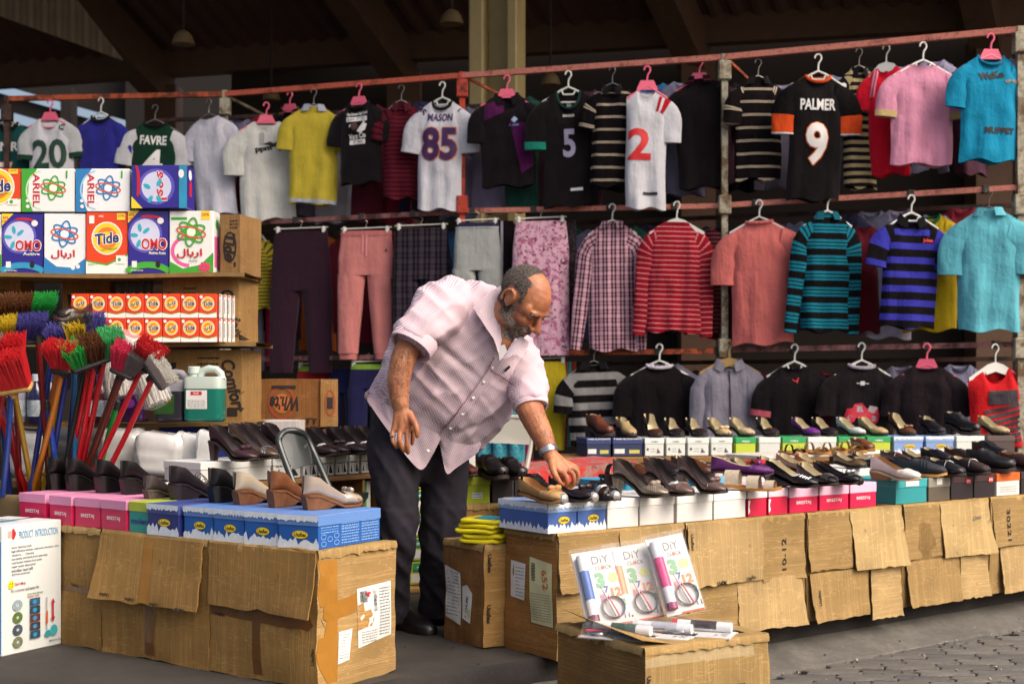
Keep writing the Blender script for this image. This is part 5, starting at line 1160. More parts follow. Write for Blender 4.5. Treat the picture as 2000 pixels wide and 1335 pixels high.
# ---- dim second rack behind, filling the gaps
rn = random.Random(21)
BK = ['#1a1018', '#4a2a3a', '#8c86a0', '#2c2a44', '#141018', '#5a1a2a', '#b4b0bc', '#1c4a40', '#7a2030', '#70708a', '#3a6a9a', '#a8501c']
BN = ['black', 'dark plum', 'lavender', 'dark navy', 'black', 'maroon', 'pale grey', 'bottle green', 'wine red', 'slate grey', 'denim blue', 'burnt orange']
TN = {1: 'top', 2: 'middle', 3: 'lower'}
i = 0
for tier, xs, y, h in ((1, range(470, 1990, 62), None, 240), (2, range(500, 1990, 60), None, 235), (3, range(1130, 1990, 62), None, 150)):
    for n_, x in enumerate(xs):
        k = rn.randrange(len(BK)); yy = barpt(x, tier) + (48 if tier == 1 else 34 if tier == 2 else 40) + rn.uniform(-8, 12)
        shirt('shirt', '%s shirt dimly seen behind the %s rail, %s in the back row' % (BN[k], TN[tier], ORD[n_]), x + rn.uniform(-10, 10), yy, rn.uniform(62, 84), h * rn.uniform(.8, 1), c_(BK[k]), sl=rn.choice(['short', 'half', 'long']), hang=None, off=.2 + rn.uniform(0, .35), cat='shirt', group='dim clothes behind the rack', sang=76)
        i += 1
for sl_, (ya, yb) in ((1, (236, 160)), (2, (470, 400)), (3, (720, 700))):
    b = MB(); beam(b, P(300, ya, 11.7), P(1995, yb, rackd(1995) + .6), .03, .03, DK); b.build('rear_rail', RACK)
# ================================================================ shoes
def itp(tab, t):
    for (a, x), (c, y) in zip(tab, tab[1:]):
        if t <= c:
            k = (t - a) / (c - a) if c > a else 0; k = k * k * (3 - 2 * k) * .5 + k * .5; return x + (y - x) * k
    return tab[-1][1]
WT = [(0, .006), (.02, .018), (.06, .027), (.14, .032), (.4, .029), (.7, .041), (.86, .036), (.94, .026), (.98, .015), (1, .004)]
def leather(col, rough=.4, metal=0.0, var=.12): return paint(col, rough, var, metal, 18, 'leather', .12, .04)
FOIL = paint('#c4c2c0', .3, .35, .6, 60, 'crumpled_foil'); GOLD = paint('#c0a070', .3, .1, .9, name='brass'); SILV = paint('#c8c6c4', .25, .1, .9, name='silver_trim'); TAN = paint('#a87a48', .6, .15, name='tan_insole'); CRM = paint('#cfc2a0', .6, .1, name='cream_insole'); DRKI = paint('#2a1e1e', .7, .1, name='dark_insole')
PAPER = paint('#d4d2ce', .8, .1, name='tissue_paper')
LT = .245
KIND = dict(
    pump=dict(hh=.075, ht=[(0, .066), (.08, .065), (.18, .06), (.32, .046), (.5, .036), (.64, .036), (.74, .046), (.88, .034), (1, .01)], close=(.6, .7), phi=82, sole=.005),
    wedge=dict(hh=.056, ht=[(0, .068), (.08, .067), (.18, .063), (.32, .052), (.5, .042), (.62, .040), (.72, .049), (.88, .037), (1, .012)], close=(.56, .68), phi=82, sole=.006),
    flat=dict(hh=.016, ht=[(0, .06), (.08, .058), (.2, .05), (.32, .04), (.5, .034), (.62, .036), (.72, .046), (.88, .036), (1, .012)], close=(.58, .68), phi=80, sole=.006),
    loafer=dict(hh=.02, ht=[(0, .062), (.1, .06), (.3, .05), (.42, .066), (.55, .066), (.75, .052), (.9, .04), (1, .014)], close=(.36, .46), phi=74, sole=.01),
    derby=dict(hh=.024, ht=[(0, .07), (.1, .07), (.25, .066), (.36, .088), (.5, .082), (.7, .06), (.86, .052), (.95, .044), (1, .02)], close=(.3, .4), phi=70, sole=.016))
def shoe(kind, label, pxh, pxt, z, d, yaw, col, sole=None, heel=None, lining=None, deco=(), L=None, pitch=0.0, group='shoes on display', name=None, hh=None, cat='shoe', mat=None, wide=1.0, roll=0.0, dx=0.0):
    y = R(yaw); kt = (pxt - 1000) / F; xh = (pxh - 1000) / F * d
    if L is None:                                   # turn the shoe until it has its real length between the two columns
        sg = 1 if yaw >= 0 else -1; best = None
        for a in range(4, 62):
            Lc = (kt * d - xh) / (math.cos(R(a) * sg) - kt * math.sin(R(a) * sg))
            if best is None or abs(Lc - LT) < best[0]: best = (abs(Lc - LT), a * sg, Lc)
        y, L = R(best[1]), best[2]
    k = KIND.get(kind, KIND['flat']); s = max(.8, min(1.25, L / .25)); hh_ = (k['hh'] if hh is None else hh) * s
    nm = name or {'pump': 'pump_shoe', 'wedge': 'wedge_shoe', 'flat': 'flat_shoe', 'loafer': 'loafer', 'derby': 'lace_up_shoe', 'sandal': 'sandal'}[kind]
    T = thing(nm, label, cat, (xh + dx, d, z), 0, group, rot=(R(roll), -R(pitch), y))
    M_ = mat or leather(col); SM = sole or ((heel if heel and heel != 'block' else M_) if kind == 'wedge' else paint('#2a2020', .6, .1, name='rubber_sole')); IM = lining or DRKI
    zb = lambda t: max(.0, itp([(0, hh_), (.2, hh_ * .94), (.42, hh_ * .5), (.6, .003 * s), (.85, .002), (1, .012 * s)], t)) + k['sole'] * s
    ht = lambda t: itp(k['ht'], t) * s; wd = lambda t: itp(WT, t) * s * wide * 1.02
    def phi0(t):
        a, c = k['close']
        if t <= a: return R(k['phi'])
        if t >= c: return 0.0
        q = (t - a) / (c - a); return R(k['phi']) * math.sqrt(max(0, 1 - q * q))
    def pt(t, ph, infl=0.0, inner=0.0):
        p0 = phi0(t); w = wd(t) * (1 - inner) + infl; sg = math.sin(ph); yy = w * math.copysign(abs(sg) ** .75, sg)
        zz = zb(t) + ht(t) * (math.cos(ph) + 1) / (math.cos(p0) + 1) + infl * math.cos(ph)
        lean_ = -.10 * (zz - zb(t)) if t < .1 else 0
        return Vector((t * L + lean_ * (1 - t * 10) * -1 * .6, yy, zz + (.004 * s * inner * 12 if inner and ph > R(120) and ph < R(240) else 0)))
    TS = [0, .012, .03, .06, .1, .15, .2, .26, .32, .38, .44, .5, .55, .6, .64, .68, .72, .77, .82, .87, .91, .945, .97, .99, 1]
    N = 22
    if kind != 'sandal':
        b = MB(); rings = []
        for t in TS:
            p0 = phi0(t); rings.append([pt(t, p0 + (2 * math.pi - 2 * p0) * j / N) for j in range(N + 1)])
        b.loft(rings, M_, False, smooth=True); b.build('upper', T, True, 70)
        b = MB(); rings = []
        for t in [q for q in TS if q <= k['close'][1] + .12]:
            p0 = phi0(t) ; rings.append([pt(max(t, .012), p0 + (2 * math.pi - 2 * p0) * j / N, 0, .06) for j in range(N + 1)])
        b.loft(rings, IM, False, smooth=True); b.build('lining', T, True, 70)
    th = (k['sole'] if kind != 'sandal' else .012) * s
    b = MB(); rings = []
    for t in TS:
        w = wd(t) * 1.04 + .001; z1 = zb(t) + .002; z0 = max(0.0005, z1 - th - .002); rings.append([Vector((t * L, -w, z1)), Vector((t * L, -w, z0)), Vector((t * L, 0, z0)), Vector((t * L, w, z0)), Vector((t * L, w, z1)), Vector((t * L, 0, z1))])
    b.loft(rings, SM if kind != 'sandal' else (sole or TAN), True); b.build('sole', T, True, 40)
    if kind == 'pump' or (kind in ('loafer', 'derby') and True) or heel == 'block':
        b = MB(); ztop = zb(.08) - th * .3; e = L
        if kind == 'pump': tp, bt = (.0, .19, .026), (.035, .125, .016)
        else: tp, bt = (.0, .26, .031), (.005, .25, .031)
        rr = []
        for q in range(5):
            a = q / 4; x0 = e * (tp[0] + (bt[0] - tp[0]) * a ** .7); x1 = e * (tp[1] + (bt[1] - tp[1]) * a ** .6); w = s * (tp[2] + (bt[2] - tp[2]) * a ** .7); zz = ztop * (1 - a) + .0005 * a
            zf = (zb(.19) - th) * (1 - a) + .0005 * a
            cx, rx = (x0 + x1) / 2, (x1 - x0) / 2
            rr.append([Vector((cx + rx * math.copysign(abs(math.cos(v)) ** .6, math.cos(v)), w * math.copysign(abs(math.sin(v)) ** .6, math.sin(v)), zz if math.cos(v) < 0 else (zz + zf) / 2)) for v in [2 * math.pi * j / 16 for j in range(16)]])
        b.loft(rr, heel if heel and heel != 'block' else (M_ if kind == 'pump' else SM)); b.build('heel', T, True, 50)
    if kind == 'wedge':
        b = MB(); rr = []
        for t in [0.004, .03, .08, .16, .26, .36, .42, .47, .52, .57, .62]:
            w = wd(max(t, .02)) * .97; z1 = max(.002, zb(t) - th); z0 = .0005 if t < .4 else min(z1 - .001, (z1) * ((t - .4) / .16) ** .6)
            xo = .012 * s * max(0, 1 - t / .12)
            rr.append([Vector((t * L, -w, z1)), Vector((t * L + xo, -w * .93, z0)), Vector((t * L + xo, 0, z0)), Vector((t * L + xo, w * .93, z0)), Vector((t * L, w, z1))])
        b.loft(rr, heel or M_, True); b.build('wedge_heel', T, True, 60)
    def surf(t, a): return pt(t, a, .0016)
    for dc in deco:
        q = dc[0]
        if q == 'bow':
            m_ = dc[1]; b = MB(); c = pt(.76, 0, .002)
            for sg in (-1, 1): b.lathe([(.002, -.016), (.009, -.011), (.011, 0), (.008, .011), (.002, .015)], m_, 10, c + Vector((.0, sg * .016 * s, .004)), Matrix.Rotation(R(90), 3, 'X'))
            b.lathe([(.002, -.006), (.007, -.003), (.007, .003), (.002, .006)], m_, 10, c + Vector((0, 0, .006))); b.build('bow', T, True)
        elif q == 'bands':
            for t in dc[2]:
                b = MB(); b.tube([surf(t + .05 * abs(a) / 80, R(a)) for a in range(-88, 89, 11)], dc[3] * s, dc[1], 6, flat=.6); b.build('trim', T, True)
        elif q == 'strap':
            for t, wv in dc[2]:
                b = MB(); rows_ = [[pt(t + e, R(a), .0022 + dc[3]) for a in range(-100, 101, 10)] for e in (-wv, 0, wv)]; b.loft(rows_, dc[1], False, smooth=True); b.build('strap', T, True)
        elif q == 'buckle':
            b = MB(); c = pt(dc[2], R(-12), .006); b.box(c + Vector((0, 0, .001)), (.008, .026 * s, .003), dc[1], .001, Euler((R(-12), R(20), 0))); b.build('buckle', T)
        elif q == 'toe':
            b = MB(); b.lathe([(.002, -.02), (.016, -.014), (.021, 0), (.016, .013), (.002, .018)], dc[1], 12, (L * .94, 0, .02 * s), Matrix.Rotation(R(90), 3, 'Y')); b.build('toe_filling', T, True)
        elif q == 'stuff':
            b = MB(); b.lathe([(.003, -.03), (.018, -.02), (.022, 0), (.017, .02), (.003, .028)], PAPER, 9, (L * .6, 0, zb(.6) + .026), Matrix.Rotation(R(70), 3, 'Y')); b.build('paper_filling', T, True)
        elif q == 'laces':
            for i in range(4):
                t = .42 + i * .055; b = MB(); b.tube([surf(t, R(a)) for a in (-32, -16, 0, 16, 32)], .0022 * s, dc[1], 5); b.build('lace', T)
        elif q == 'straps3d':
            for t, hz, wv in dc[2]:
                b = MB(); rows_ = []
                for e in (-wv, 0, wv): rows_.append([Vector(((t + e) * L, wd(t) * math.cos(R(a)) * 1.02, zb(t) + hz * s * math.sin(R(a)) ** .8 if a not in (0, 180) else zb(t))) for a in range(0, 181, 15)])
                b.loft(rows_, dc[1], False, smooth=True); b.build('strap', T, True)
        elif q == 'flower':
            b = MB(); c = Vector((L * .74, 0, zb(.74) + .05 * s))
            for i in range(7):
                a = 2 * math.pi * i / 7; b.lathe([(.002, -.012), (.011, -.004), (.011, .004), (.002, .01)], dc[1], 8, c + Vector((.014 * math.cos(a), .014 * math.sin(a), .003 * (i % 2))))
            b.build('flower', T, True)
        elif q == 'dots':
            b = MB()
            for i in range(9): b.lathe([(.0005, -.002), (.0028, 0), (.0005, .002)], dc[1], 6, surf(.66 + .03 * (i % 5), R(-70 + 16 * i)))
            b.build('studs', T, kind='stuff')
        elif q == 'squiggle':
            b = MB(); b.tube([surf(.7 + .2 * i / 30, R(-36 + 20 * math.sin(i * .9))) for i in range(31)], .0024 * s, dc[1], 6); b.build('trim', T)
    return T
def rd(px, off): 
    C = CA + RI * off; return (C + RX * lineu(px, C, RX)).y
def ld(px, off):
    C = LC + LI * off; return (C + LX * lineu(px, C, LX)).y
def ud(px, off):
    C = ULO + ULN * off; return (C + ULD * lineu(px, C, ULD)).y
BLKL = '#060405'; WOODM = paint('#7a4a26', .55, .45, scale=40, name='stacked_wood_heel'); CHAMP = leather('#a8998a', .25, .35); TAUP = leather('#6a5550', .3, .15)
ZL = LBZ + .113
LG = 'wedge shoes on the left stall'
# left front row
for i, (a, c) in enumerate(((92, 196), (129, 236), (186, 292), (236, 340))):
    shoe('wedge', 'black high wedge shoe, %s from the left on the pink boxes' % ORD[i], a, c, ZL, ld(a, .12 + .012 * i), 22, BLKL, group=LG, hh=.062)
shoe('wedge', 'grey textured low wedge shoe on the green box', 283, 352, ZL, ld(283, .09), 10, '#4a4042', heel=paint('#5a4c4a', .6, .5, scale=90, name='woven_wedge'), group=LG, hh=.036, deco=(('stuff',),))
shoe('wedge', 'dark ribbed wedge shoe on the dark blue box', 331, 440, ZL, ld(331, .12), 8, '#1e151a', group=LG, hh=.056, deco=(('bands', paint('#2c2026', .4), (.5, .54, .58, .62, .66, .7, .74, .78), .0018),))
shoe('wedge', 'plain black wedge shoe between the ribbed one and the cream one', 409, 510, ZL, ld(409, .12), 14, BLKL, group=LG, hh=.056)
shoe('wedge', 'pearly cream wedge shoe with stacked wooden heel', 458, 556, ZL, ld(458, .12), 8, '#c4b8a4', mat=leather('#bfb19a', .22, .25), heel=WOODM, group=LG, hh=.046)
shoe('wedge', 'brown wood-grain wedge shoe', 526, 622, ZL, ld(526, .12), 8, '#6a3c1e', mat=paint('#7a4826', .45, .45, 0, 40, 'striped_leather'), heel=WOODM, group=LG, hh=.056)
shoe('wedge', 'champagne wedge shoe with bow at the corner of the left stall', 591, 706, ZL, ld(591, .13), 0, '#c4b8a8', mat=leather('#b9aa9c', .2, .35), heel=WOODM, group=LG, hh=.046, deco=(('bow', CHAMP), ('bands', GOLD, (.8,), .003)))
# upper left row
ZU = UZ + .0855; UG = 'dark pumps on the raised left row'; BRL = '#3a2228'
shoe('pump', 'dark brown pump at the left end of the raised white boxes', 411, 503, ZU, ud(420, .06), -10, BRL, group=UG, deco=(('bow', leather(BRL)),))
shoe('pump', 'bronze pump, second from the left on the raised row', 448, 545, ZU, ud(455, .12), -8, '#6a5a48', mat=leather('#5c4c40', .25, .3), group=UG, deco=(('bands', SILV, (.72, .75, .78), .002),))
shoe('pump', 'brown pump, third from the left on the raised row', 474, 562, ZU, ud(480, .2), -4, '#3c242a', group=UG)
shoe('pump', 'dark brown pump just left of the grey chair back', 513, 600, ZU, ud(518, .19), -4, '#2a181c', group=UG, hh=.07)
for i, (a, c, o) in enumerate(((583, 659, .08), (602, 682, .14), (640, 716, .1), (668, 742, .12), (696, 770, .12))):
    shoe('flat' if i < 1 else 'pump', 'very dark brown pump right of the grey chair, %s of five' % ORD[i], a, c, ZU, ud(a, o), -12, '#2a1a1a', group=UG, hh=.03 if i < 1 else .05, deco=(('stuff',),) if i != 1 else (('bow', leather('#2a1a1a')),))
# right front row
ZR = RBZ + .1095; RG = 'shoes along the front of the right stall'
shoe('flat', 'beige peep-toe low shoe with buckle on the first blue box', 1018, 1104, ZR, rd(1018, .17), -16, '#a8885c', mat=paint('#a8875a', .6, .1, name='suede'), sole=paint('#8a6238', .5), lining=TAN, group=RG, hh=.022, deco=(('toe', FOIL), ('strap', TAN, ((.8, .03),), .001), ('bow', TAN)))
shoe('flat', 'black peep-toe shoe under the man\'s fingers', 1076, 1164, ZR, rd(1076, .16), -14, '#1c1218', lining=TAN, group=RG, hh=.024, deco=(('toe', FOIL), ('bow', leather('#241a20')), ('stuff',)))
shoe('sandal', 'black strappy open shoe stuffed with foil beside the man\'s hand', 1132, 1206, ZR, rd(1132, .16), -14, BLKL, sole=leather('#20161a'), group=RG, deco=(('straps3d', leather('#1c1418'), ((.45, .055, .1), (.78, .045, .07))), ('toe', FOIL), ('stuff',)))
shoe('flat', 'black slipper leaning behind the strappy shoe', 1172, 1226, ZR + .01, rd(1172, .3), -30, '#1a1116', group=RG, pitch=-24, hh=.02, deco=(('bands', SILV, (.6,), .002),))
shoe('pump', 'champagne pump with pleated toe, first pump on the white boxes', 1198, 1306, ZR, rd(1198, .13), -14, '#8a7a6c', mat=leather('#83776a', .26, .3), lining=DRKI, group=RG, deco=(('bands', CHAMP, (.68, .71, .74, .77, .8), .0028), ('bow', CHAMP)))
shoe('pump', 'taupe pump with curved toe seam, second of three pumps on the white boxes', 1262, 1354, ZR, rd(1262, .13), -12, '#6a5550', mat=TAUP, group=RG, deco=(('bands', leather('#8a7468', .3, .2), (.74, .77), .0026), ('stuff',)))
shoe('pump', 'taupe pump with button bow, third of three pumps on the white boxes', 1326, 1419, ZR, rd(1326, .13), -12, '#6a5550', mat=TAUP, group=RG, deco=(('bow', TAUP), ('bands', SILV, (.7,), .0018)))
shoe('sandal', 'tan flat sandal with pale pleated straps and black laces', 1408, 1526, ZR, rd(1408, .1), -10, '#a8763c', sole=paint('#a87030', .5), group=RG, deco=(('straps3d', paint('#bfb09a', .7, .3, scale=90, name='pleated_fabric'), ((.2, .06, .12), (.55, .05, .1), (.82, .035, .08))), ('bow', leather('#241a18'))))
shoe('flat', 'purple glitter ballerina shoe on top of the tan sandal', 1388, 1512, ZR + .045, rd(1388, .2), -6, '#5a1a66', mat=paint('#5c1a6a', .5, .5, .1, 160, 'glitter_fabric', .3), sole=paint('#3a1a22', .6), lining=CRM, group=RG, deco=(('bow', leather('#6a2a74')),))
shoe('wedge', 'black wedge shoe with white swirl embroidery', 1496, 1598, ZR, rd(1496, .12), -16, BLKL, lining=CRM, group=RG, hh=.04, deco=(('squiggle', SILV), ('stuff',)))
shoe('flat', 'black flat shoe with pleated toe beside the swirl wedge', 1560, 1634, ZR, rd(1560, .13), -20, BLKL, lining=CRM, group=RG, hh=.03, deco=(('bands', leather('#2c2228'), (.72, .76, .8, .84), .0024),))
shoe('flat', 'black shoe with pale bow outline at the end of the pink boxes', 1590, 1684, ZR, rd(1590, .13), -18, BLKL, lining=DRKI, group=RG, hh=.03, deco=(('bow', SILV), ('toe', leather('#1a1216'))))
shoe('wedge', 'white wedge shoe with tan heel on the turquoise box', 1701, 1799, ZR, rd(1701, .12), -14, '#d6d2cc', mat=leather('#d2cec8', .35), heel=paint('#8a6644', .6, .2, name='tan_wedge'), sole=paint('#b09a7a', .6), lining=TAN, group=RG, hh=.034)
shoe('loafer', 'navy loafer with tan sole behind the white wedge', 1745, 1850, ZR, rd(1745, .2), -14, '#20222e', mat=paint('#1e1f2a', .7, .15, name='suede'), sole=paint('#b8864a', .55), lining=DRKI, group=RG, deco=(('bands', leather('#2a2c38'), (.52, .58, .64), .003),))
shoe('loafer', 'black loafer with metal bit on the first black box', 1812, 1884, ZR, rd(1812, .14), -20, '#1c1a1e', group=RG, lining=CRM, deco=(('bands', SILV, (.56,), .0028),))
shoe('loafer', 'dark brown moccasin with metal bit on the second black box', 1858, 1932, ZR, rd(1858, .14), -18, '#2c181a', mat=paint('#2c181a', .7, .15, name='suede'), group=RG, lining=CRM, deco=(('bands', SILV, (.56,), .0028),))
shoe('derby', 'big black thick-soled lace-up shoe behind the orange-lidded box', 1886, 1984, ZR, rd(1886, .2), -14, '#141012', group=RG, deco=(('laces', leather('#0e0a0c')),), wide=1.15)
shoe('loafer', 'brown leather loafer cut off by the right edge', 1952, 2040, ZR, rd(1952, .2), -14, '#3c2624', group=RG, lining=TAN)
# second row
Z2 = .452 + .141; SG = 'second row of shoes on the right stall'
sec = [('sandal', 'black shoe with buckle strap stuffed with paper behind the pleated pump', 1176, 1236, BLKL, (('straps3d', leather('#1c1418'), ((.35, .06, .08), (.75, .045, .12))), ('stuff',), ('buckle', SILV, .6))),
       ('loafer', 'brown suede moccasin behind the champagne pump', 1213, 1270, '#4a2814', (('bands', leather('#5a3018'), (.5, .56), .003),)), ('loafer', 'black shoe with square silver buckle behind the taupe pump', 1262, 1332, '#1e1518', (('strap', leather('#221a1c'), ((.5, .05),), .001), ('buckle', SILV, .5))),
       ('loafer', 'brown leather loafer behind the button-bow pump', 1314, 1392, '#4c2a18', ()), ('sandal', 'white strappy sandal, left one of the pair', 1356, 1406, '#c9bfae', (('straps3d', leather('#cdc6ba'), ((.3, .06, .04), (.6, .055, .05), (.85, .035, .06))),)),
       ('sandal', 'white strappy sandal, right one of the pair', 1402, 1458, '#c9bfae', (('straps3d', leather('#cdc6ba'), ((.3, .07, .04), (.6, .055, .05), (.85, .035, .06))),)), ('sandal', 'white sandal with big red flower', 1436, 1502, '#c9bfae', (('straps3d', paint('#c42a2c', .5), ((.5, .055, .04), (.82, .035, .05))), ('flower', paint('#b8161e', .7, .2)))),
       ('flat', 'grey flat shoe behind the purple ballerina', 1430, 1486, '#4a4648', ()), ('flat', 'black studded shoe with white dots', 1482, 1540, '#151016', (('dots', SILV), ('stuff',))), ('flat', 'beige flat shoe behind the swirl wedge', 1520, 1586, '#9c8462', ()),
       ('flat', 'orange flat shoe behind the black bow shoe', 1556, 1618, '#a85a26', ()), ('flat', 'brown and black flat shoe with wide bow behind the pink boxes', 1630, 1690, '#5a4630', (('bow', leather('#6a5232')),)), ('flat', 'black ballerina just left of the white wedge', 1668, 1722, BLKL, (('stuff',),)),
       ('loafer', 'dark brown loafer behind the white wedge', 1722, 1778, '#3a2420', (('bands', SILV, (.56,), .0024),)), ('flat', 'cream-lined black flat behind the navy loafer', 1764, 1822, '#191216', ()), ('loafer', 'black loafer in the second row near the black boxes', 1800, 1862, '#1a1418', ()),
       ('loafer', 'tan-lined dark loafer behind the brown moccasin', 1846, 1906, '#281c1a', ()), ('derby', 'black lace-up boot at the right end of the second row', 1900, 1968, '#130e12', (('laces', leather('#0e0a0c')),))]
for kd, lb, a, c, cc, dc in sec: shoe(kd, lb, a, c, Z2, rd(a, .5), -20, cc, sole=leather(cc) if kd == 'sandal' else None, lining=CRM, deco=dc, group=SG, hh=.02)
thr = [('sandal', 'flat gold sandal with white stones, left of three in the third row', 1560, 1620, '#a8824a'), ('sandal', 'flat gold sandal with white stones, middle of three in the third row', 1596, 1652, '#a8824a'), ('sandal', 'flat gold sandal with white stones, right of three in the third row', 1630, 1690, '#a8824a'), ('loafer', 'tan moccasin beside the gold sandals', 1664, 1706, '#6a3a1c'),
       ('sandal', 'black thong sandal in the third row', 1524, 1574, '#1a1216')]
for kd, lb, a, c, cc in thr: shoe(kd, lb, a, c, .642, rd(a, .82), -12, cc, sole=paint('#9c6a30', .5), lining=CRM, group='third row of shoes', deco=(('straps3d', leather(cc), ((.35, .05, .04), (.75, .035, .06))), ('dots', SILV)) if kd == 'sandal' else ())
C3 = CA + RI * .8; T = thing('shoe_riser', 'narrow white board lifting the gold sandals in the third row', 'board', (C3.x, C3.y, 0), RRZ)
u0 = Ru2(1515, .8); b = MB(); b.box((u0 + .4, .14, .628), (.95, .26, .02), paint('#cfcac2', .6, .1), .003); b.build('board', T)
for x in (u0 + .1, u0 + .7): b = MB(); b.box((x, .14, .535), (.03, .22, .164), WD, .003); b.build('leg', T)
# rear board, toes towards the viewer
RGp = 'shoes on the rear board'; zr = RB_Z + .101
rr_ = [('derby', 'brown clog on the left navy box of the rear board', 1184, '#5a2a18', -62, .25), ('loafer', 'beige moccasin on the right navy box of the rear board', 1236, '#a08a62', -75, .24), ('pump', 'dark brown tall pump facing forward on the first white box', 1290, '#3c2018', -80, .24), ('flat', 'black flat facing forward on the second white box', 1332, '#1a1216', -78, .24),
       ('flat', 'black flat with cream lining facing forward on the third white box', 1376, '#1c1418', -76, .24), ('flat', 'cream ballerina with bow facing forward on the fourth white box', 1422, '#b8a078', -72, .24), ('flat', 'cream ballerina facing forward on the first green box', 1467, '#b8a484', -70, .24), ('flat', 'dark flat with beige heel facing forward beside the green box', 1518, '#2a1c1c', -76, .24),
       ('flat', 'purple ballerina facing forward on the rear board', 1594, '#6a2a80', -66, .24), ('flat', 'black flat with gold lining facing forward on the rear board', 1632, '#191216', -72, .24), ('flat', 'white slingback facing forward on the third green box', 1684, '#c2c4c4', -66, .24), ('flat', 'beige ballerina facing forward on the fourth green box', 1728, '#b49a72', -66, .24),
       ('pump', 'bronze pump with bow facing forward on the first pale blue box', 1786, '#5a3418', -72, .24), ('loafer', 'black loafer facing forward on the second pale blue box', 1846, '#150f14', -76, .24), ('derby', 'tall black boot-like shoe before the red tank top', 1905, '#120c10', -60, .26), ('flat', 'beige slipper leaning at the far right of the rear board', 1968, '#b4a078', -70, .25)]
for kd, lb, x, cc, yw, L_s in rr_:
    p = RBO + RBD * Bu(x) + RBN * .16; hd = p + Vector((-math.cos(R(yw)), -math.sin(R(yw)), 0)) * L_s * .5
    shoe(kd, lb, 1000 + hd.x / hd.y * F, 0, zr, hd.y, yw, cc, L=L_s, lining=CRM, group=RGp, deco=(('bow', leather(cc)),) if 'bow' in lb else (), hh=.065 if kd == 'pump' else .045)
# small black shoes on the black boxes and a brown one on the lime box
zs = .478 + .106
for i, (a, c) in enumerate(((936, 986), (978, 1024))): shoe('derby', 'small black velcro school shoe on the black boxes, %s one' % ('left' if i == 0 else 'right'), a, c, zs, 5.98, -28, '#171014', group='school shoes', deco=(('strap', leather('#1c1418'), ((.45, .035), (.56, .03)), .002),), wide=1.1)
shoe('loafer', 'brown shoe toe on the lime box beside the man\'s hip', 884, 927, .478 + .116, 6.0, -10, '#4a1e12', group='school shoes')
shoe('derby', 'black lace-up shoe just left of the man\'s hand', 1018, 1084, .51, 5.75, -30, '#151013', deco=(('laces', leather('#0e0a0c')),), group='school shoes')
T_, _ = carton('carton', 'low carton hidden under the black lace-up shoe', (P(1010, 900, 5.7).x, 5.62, 0), R(14), .26, .24, .507, col='#3a2a26', seed=43)
# ================================================================ shelf with detergents
SD = 6.0
def sx(px, d=SD): return (px - 1000) / F * d
def sz(py, d=SD): return HC + (HZ - py) / F * d
SH = thing('shelf_unit', 'makeshift shelf of rough brown planks carrying the detergents', 'shelf', (sx(200), SD, 0), 0)
PL = paint('#86683a', .75, .4, scale=20, name='plank_wood')
for y, xa, xb, nm in ((536, -140, 478, 'shelf_board'), (672, -140, 500, 'shelf_board'), (828, -140, 502, 'shelf_board')):
    b = MB(); z = sz(y); x0, x1 = sx(xa) - sx(200), sx(xb) - sx(200); n = 24
    rows_ = []
    for dy, dz in ((0, -.012), (0, .006), (.42, .006), (.42, -.012)):
        rows_.append([Vector((x0 + (x1 - x0) * i / n, dy + (.006 * noise.noise(Vector((i * .9, y, dy))) if dy == 0 else 0), z + dz + .004 * math.sin(i * .35))) for i in range(n + 1)])
    b.loft(rows_ + [rows_[0]], PL, False); b.build(nm, SH)
for x in (-.6, .05, .56): b = MB(); b.box((x, .34, .4), (.05, .05, .8), PL, .004); b.build('post', SH)
RDP, GNP, BLP, ORP = paint('#b81c2c', .5, 0), paint('#3f9c2e', .5, .1), paint('#2a78b4', .5, .1), paint('#d84a1c', .5, 0)
def atom(pr, cu, cv, r, m_, mo=None):
    hi = paint('#d8ecd8', .5, 0) if m_ is GNP else paint('#d2e6f2', .5, 0)
    for a in (20, 80, 140): pr.ring(cu, cv, r, r * .42, r * .13, m_, a)
    pr.ell(cu, cv, r * .3, r * .3, hi); pr.ring(cu, cv, r * 1.02, r * .36, r * .1, mo or ORP, -12)
AR = {'ariel': '\ufedd\ufe8e\ufef3\ufead\ufe8d', 'tide': '\ufeaa\ufef3\ufe8e\ufe97', 'omo': '\ufeee\ufee3\ufeed\ufe8d'}
VIO = '#2c2484'
def ariel_side(green):
    def f_(pr, w, h):
        m_ = GNP if green else BLP
        pr.poly([(0, 0), (w * .22, 0), (w * .12, h * .3), (w * .14, h * .7), (w * .3, h), (0, h)], m_); pr.ring(w * .42, h * .5, w * .34, h * .47, w * .03, paint('#b9d8b0' if green else '#9cc0dc', .5, 0), a0=100, a1=260)
        pr.text('ARIEL', w * .28, h * .5, w * .13, RDP, -90, .02, w=h * .78); atom(pr, w * .6, h * .55, h * .3, m_)
        pr.ell(w * .11, h * .25, w * .03, w * .03, WHT); pr.ell(w * .12, h * .12, w * .035, w * .035, WHT); pr.rect(w * .84, h * .78, w * .87, h * .95, GNP)
    return f_
